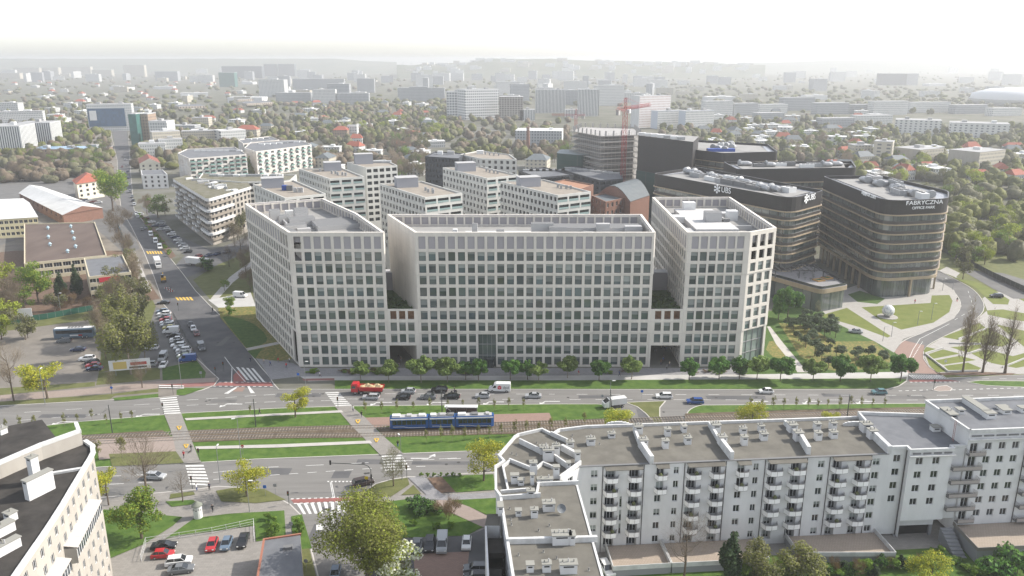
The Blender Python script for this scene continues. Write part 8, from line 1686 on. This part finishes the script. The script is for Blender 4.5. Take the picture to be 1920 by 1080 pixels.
# white sphere sculpture
t = thing('sphere_sculpture', 'large white mottled sphere sculpture on a round plate on the lawn', 'sculpture', tuple(P(1664, 594, KZ+.05))); mb = MB(); mb.lathe([(3.4, 0), (3.4, .15)], paving_l, n=24); mb.build('plate', t); mb = MB(); mb.lathe([(max(.02, 2.1*math.sin(math.pi*k/14)), .2+2.1-2.1*math.cos(math.pi*k/14)) for k in range(15)], M('sphere shell', (.62, .62, .6), .4, (.35, .38, .42), 1.6, lo=.48, hi=.56), n=24); mb.build('ball', t, smooth=True)
# billboard
t = thing('billboard', 'large white and yellow advertising billboard beside the bare trees', 'billboard', tuple(P(246, 702, KZ+.05)), R(14)); mb = MB()
for x in (-4, 0, 4): mb.tube((x, 0, 0), (x, 0, 4.6), .1, .1, poleg)
mb.build('post', t); mb = MB(); mb.box((0, -.15, 1.6), (11, .25, 3.1), unit_w); mb.box((-2.6, -.29, 2.0), (3.6, .03, 2.2), M('poster yellow', (.5, .38, .12), .7)); mb.box((2.4, -.29, 2.9), (4.4, .03, .9), M('poster red', (.35, .06, .05), .7)); mb.box((2.2, -.29, 1.95), (4.8, .03, .55), trimm); mb.build('panel', t)
# fences
def fence(pts, H, label, m, post=2.5, name='fence', z=KZ, mesh=True, pm_=None):
    q = [P(x, y, z) for x, y in pts]; t = thing(name, label, 'fence', tuple(q[0])); O = -q[0]; mb = MB(); pb2 = MB()
    for a, b in zip(q, q[1:]):
        d = b-a; L = d.length; n = max(1, round(L/post)); rz = math.atan2(d.y, d.x)
        if mesh: c = (a+b)/2+O; mb.box((c.x, c.y, .1), (L, .05, H-.15), m, rz)
        else:
            for zz in (.15, H*.5, H-.06): mb.tube(a+O+Vector((0, 0, zz)), b+O+Vector((0, 0, zz)), .035, .035, m, 4)
        for k in range(n): p = a+d*k/n+O; pb2.box((p.x, p.y, 0), (.09, .09, H), pm_ or poleg, rz)
    mb.build('panel', t); pb2.build('post', t); return t
fence([(-30, 616), (12, 610), (90, 598), (176, 582)], 2.2, 'green mesh fence along the top of the gravel lot', M('fence green', (.02, .09, .06), .8)); fence([(1762, 470), (1800, 488), (1860, 520), (1930, 552)], 2.4, 'dark metal fence before the trees at the right edge', poled, 3)
fence([(265, 1052), (274, 1019), (398, 1000), (476, 983), (477, 1016)], 1.3, 'white railing around the small raised car park', white_p, 3, 'railing', mesh=False, pm_=white_p); fence([(222, 425), (240, 470), (252, 500)], 2.0, 'blue-green fence beside the warehouse yard', M('fence teal', (.04, .12, .16), .7)); fence([(325, 588), (348, 632), (372, 672)], .5, 'low dark rail at the head of the slanting parking row', poled, 2.5, 'railing', mesh=False)
for q in ([(1735, 665), (1777, 698), (1832, 697)], [(1735, 664), (1768, 654)], [(1780, 645), (1838, 646)], [(1797, 637), (1850, 617)], [(1800, 668), (1850, 655)], [(1880, 690), (1925, 672)]):
    qq = [P(x, y, KZ) for x, y in q]; t = thing('garden_wall', 'low white concrete wall edging the terraced lawns', 'wall', tuple(qq[0]), 0, 'low walls of the terraced lawns'); mb = MB(); wallbar(mb, [tuple((p-qq[0]).xy) for p in qq], 0, .55, .3, paving_w); mb.build('wall', t)
# tram shelter, kiosk stand, works site
t = thing('tram_shelter', 'white roofed tram shelter behind the tram', 'shelter', tuple(P(865, 779, KZ+.05)), -.03); mb = MB(); mb.box((0, 0, 2.5), (8.5, 1.6, .15), rwhite); mb.build('roof', t); mb = MB()
for x in (-4, -1.3, 1.3, 4): mb.tube((x, .6, 0), (x, .6, 2.5), .06, .06, poleg)
mb.box((0, .65, .3), (8, .03, 1.9), glass_dk); mb.build('wall', t)
t = thing('excavator', 'small yellow digger at the road works', 'excavator', tuple(P(307, 528, KZ+.05)), 2.0); ym = M('digger yellow', (.5, .28, .02), .5); mb = MB(); mb.box((0, 0, .9), (2.6, 1.9, 1.0), ym); mb.build('body', t); mb = MB(); mb.box((-.4, .3, 1.9), (1.2, 1.0, 1.2), cglass); mb.build('cab', t); mb = MB(); mb.path([(1.2, 0, 1.6), (2.8, 0, 3.2), (4.2, 0, 1.8), (4.2, 0, .6)], .18, ym); mb.build('arm', t); mb = MB()
for s in (-1, 1): mb.box((0, s*.75, 0), (3, .5, .85), trimm)
mb.build('track', t)
for i, (x, y) in enumerate(((318, 546), (322, 549), (313, 543))): t = thing('barrier', 'red and white striped barrier at the road works', 'barrier', tuple(P(x, y, KZ)), .4, 'road works barriers'); mb = MB(); [mb.box((-.8+.4*k, 0, .5), (.4, .06, .4), lampr if k % 2 else lampw) for k in range(5)]; mb.build('board', t); mb = MB(); mb.box((-.7, 0, 0), (.08, .4, .9), poleg); mb.box((.7, 0, 0), (.08, .4, .9), poleg); mb.build('foot', t)
t = thing('signboard', 'white square board on posts behind the green fence', 'sign board', tuple(P(50, 607, KZ)), .3); mb = MB(); mb.box((0, 0, 2.5), (4.4, .2, 3.0), unit_w); mb.build('board', t); mb = MB(); mb.box((-1.5, .1, 0), (.2, .2, 2.6), poleg); mb.box((1.5, .1, 0), (.2, .2, 2.6), poleg); mb.build('post', t)
# ================================================================ HAZE
def haze(density):
    m = bpy.data.materials.new('haze air'); m.use_nodes = True; n = m.node_tree; n.nodes.clear()
    o = n.nodes.new('ShaderNodeOutputMaterial'); v = n.nodes.new('ShaderNodeVolumePrincipled')
    v.inputs['Color'].default_value = (.72, .725, .74, 1); v.inputs['Density'].default_value = density; v.inputs['Anisotropy'].default_value = .3
    n.links.new(v.outputs[0], o.inputs['Volume'])
    mb = MB(); mb.prism([(-7500, -600), (7500, -600), (7500, 9500), (-7500, 9500)], -1, 110, m); o = mb.build('haze'); o['kind'] = 'stuff'; m.volume_intersection_method if 0 else None
haze(2.15e-4)
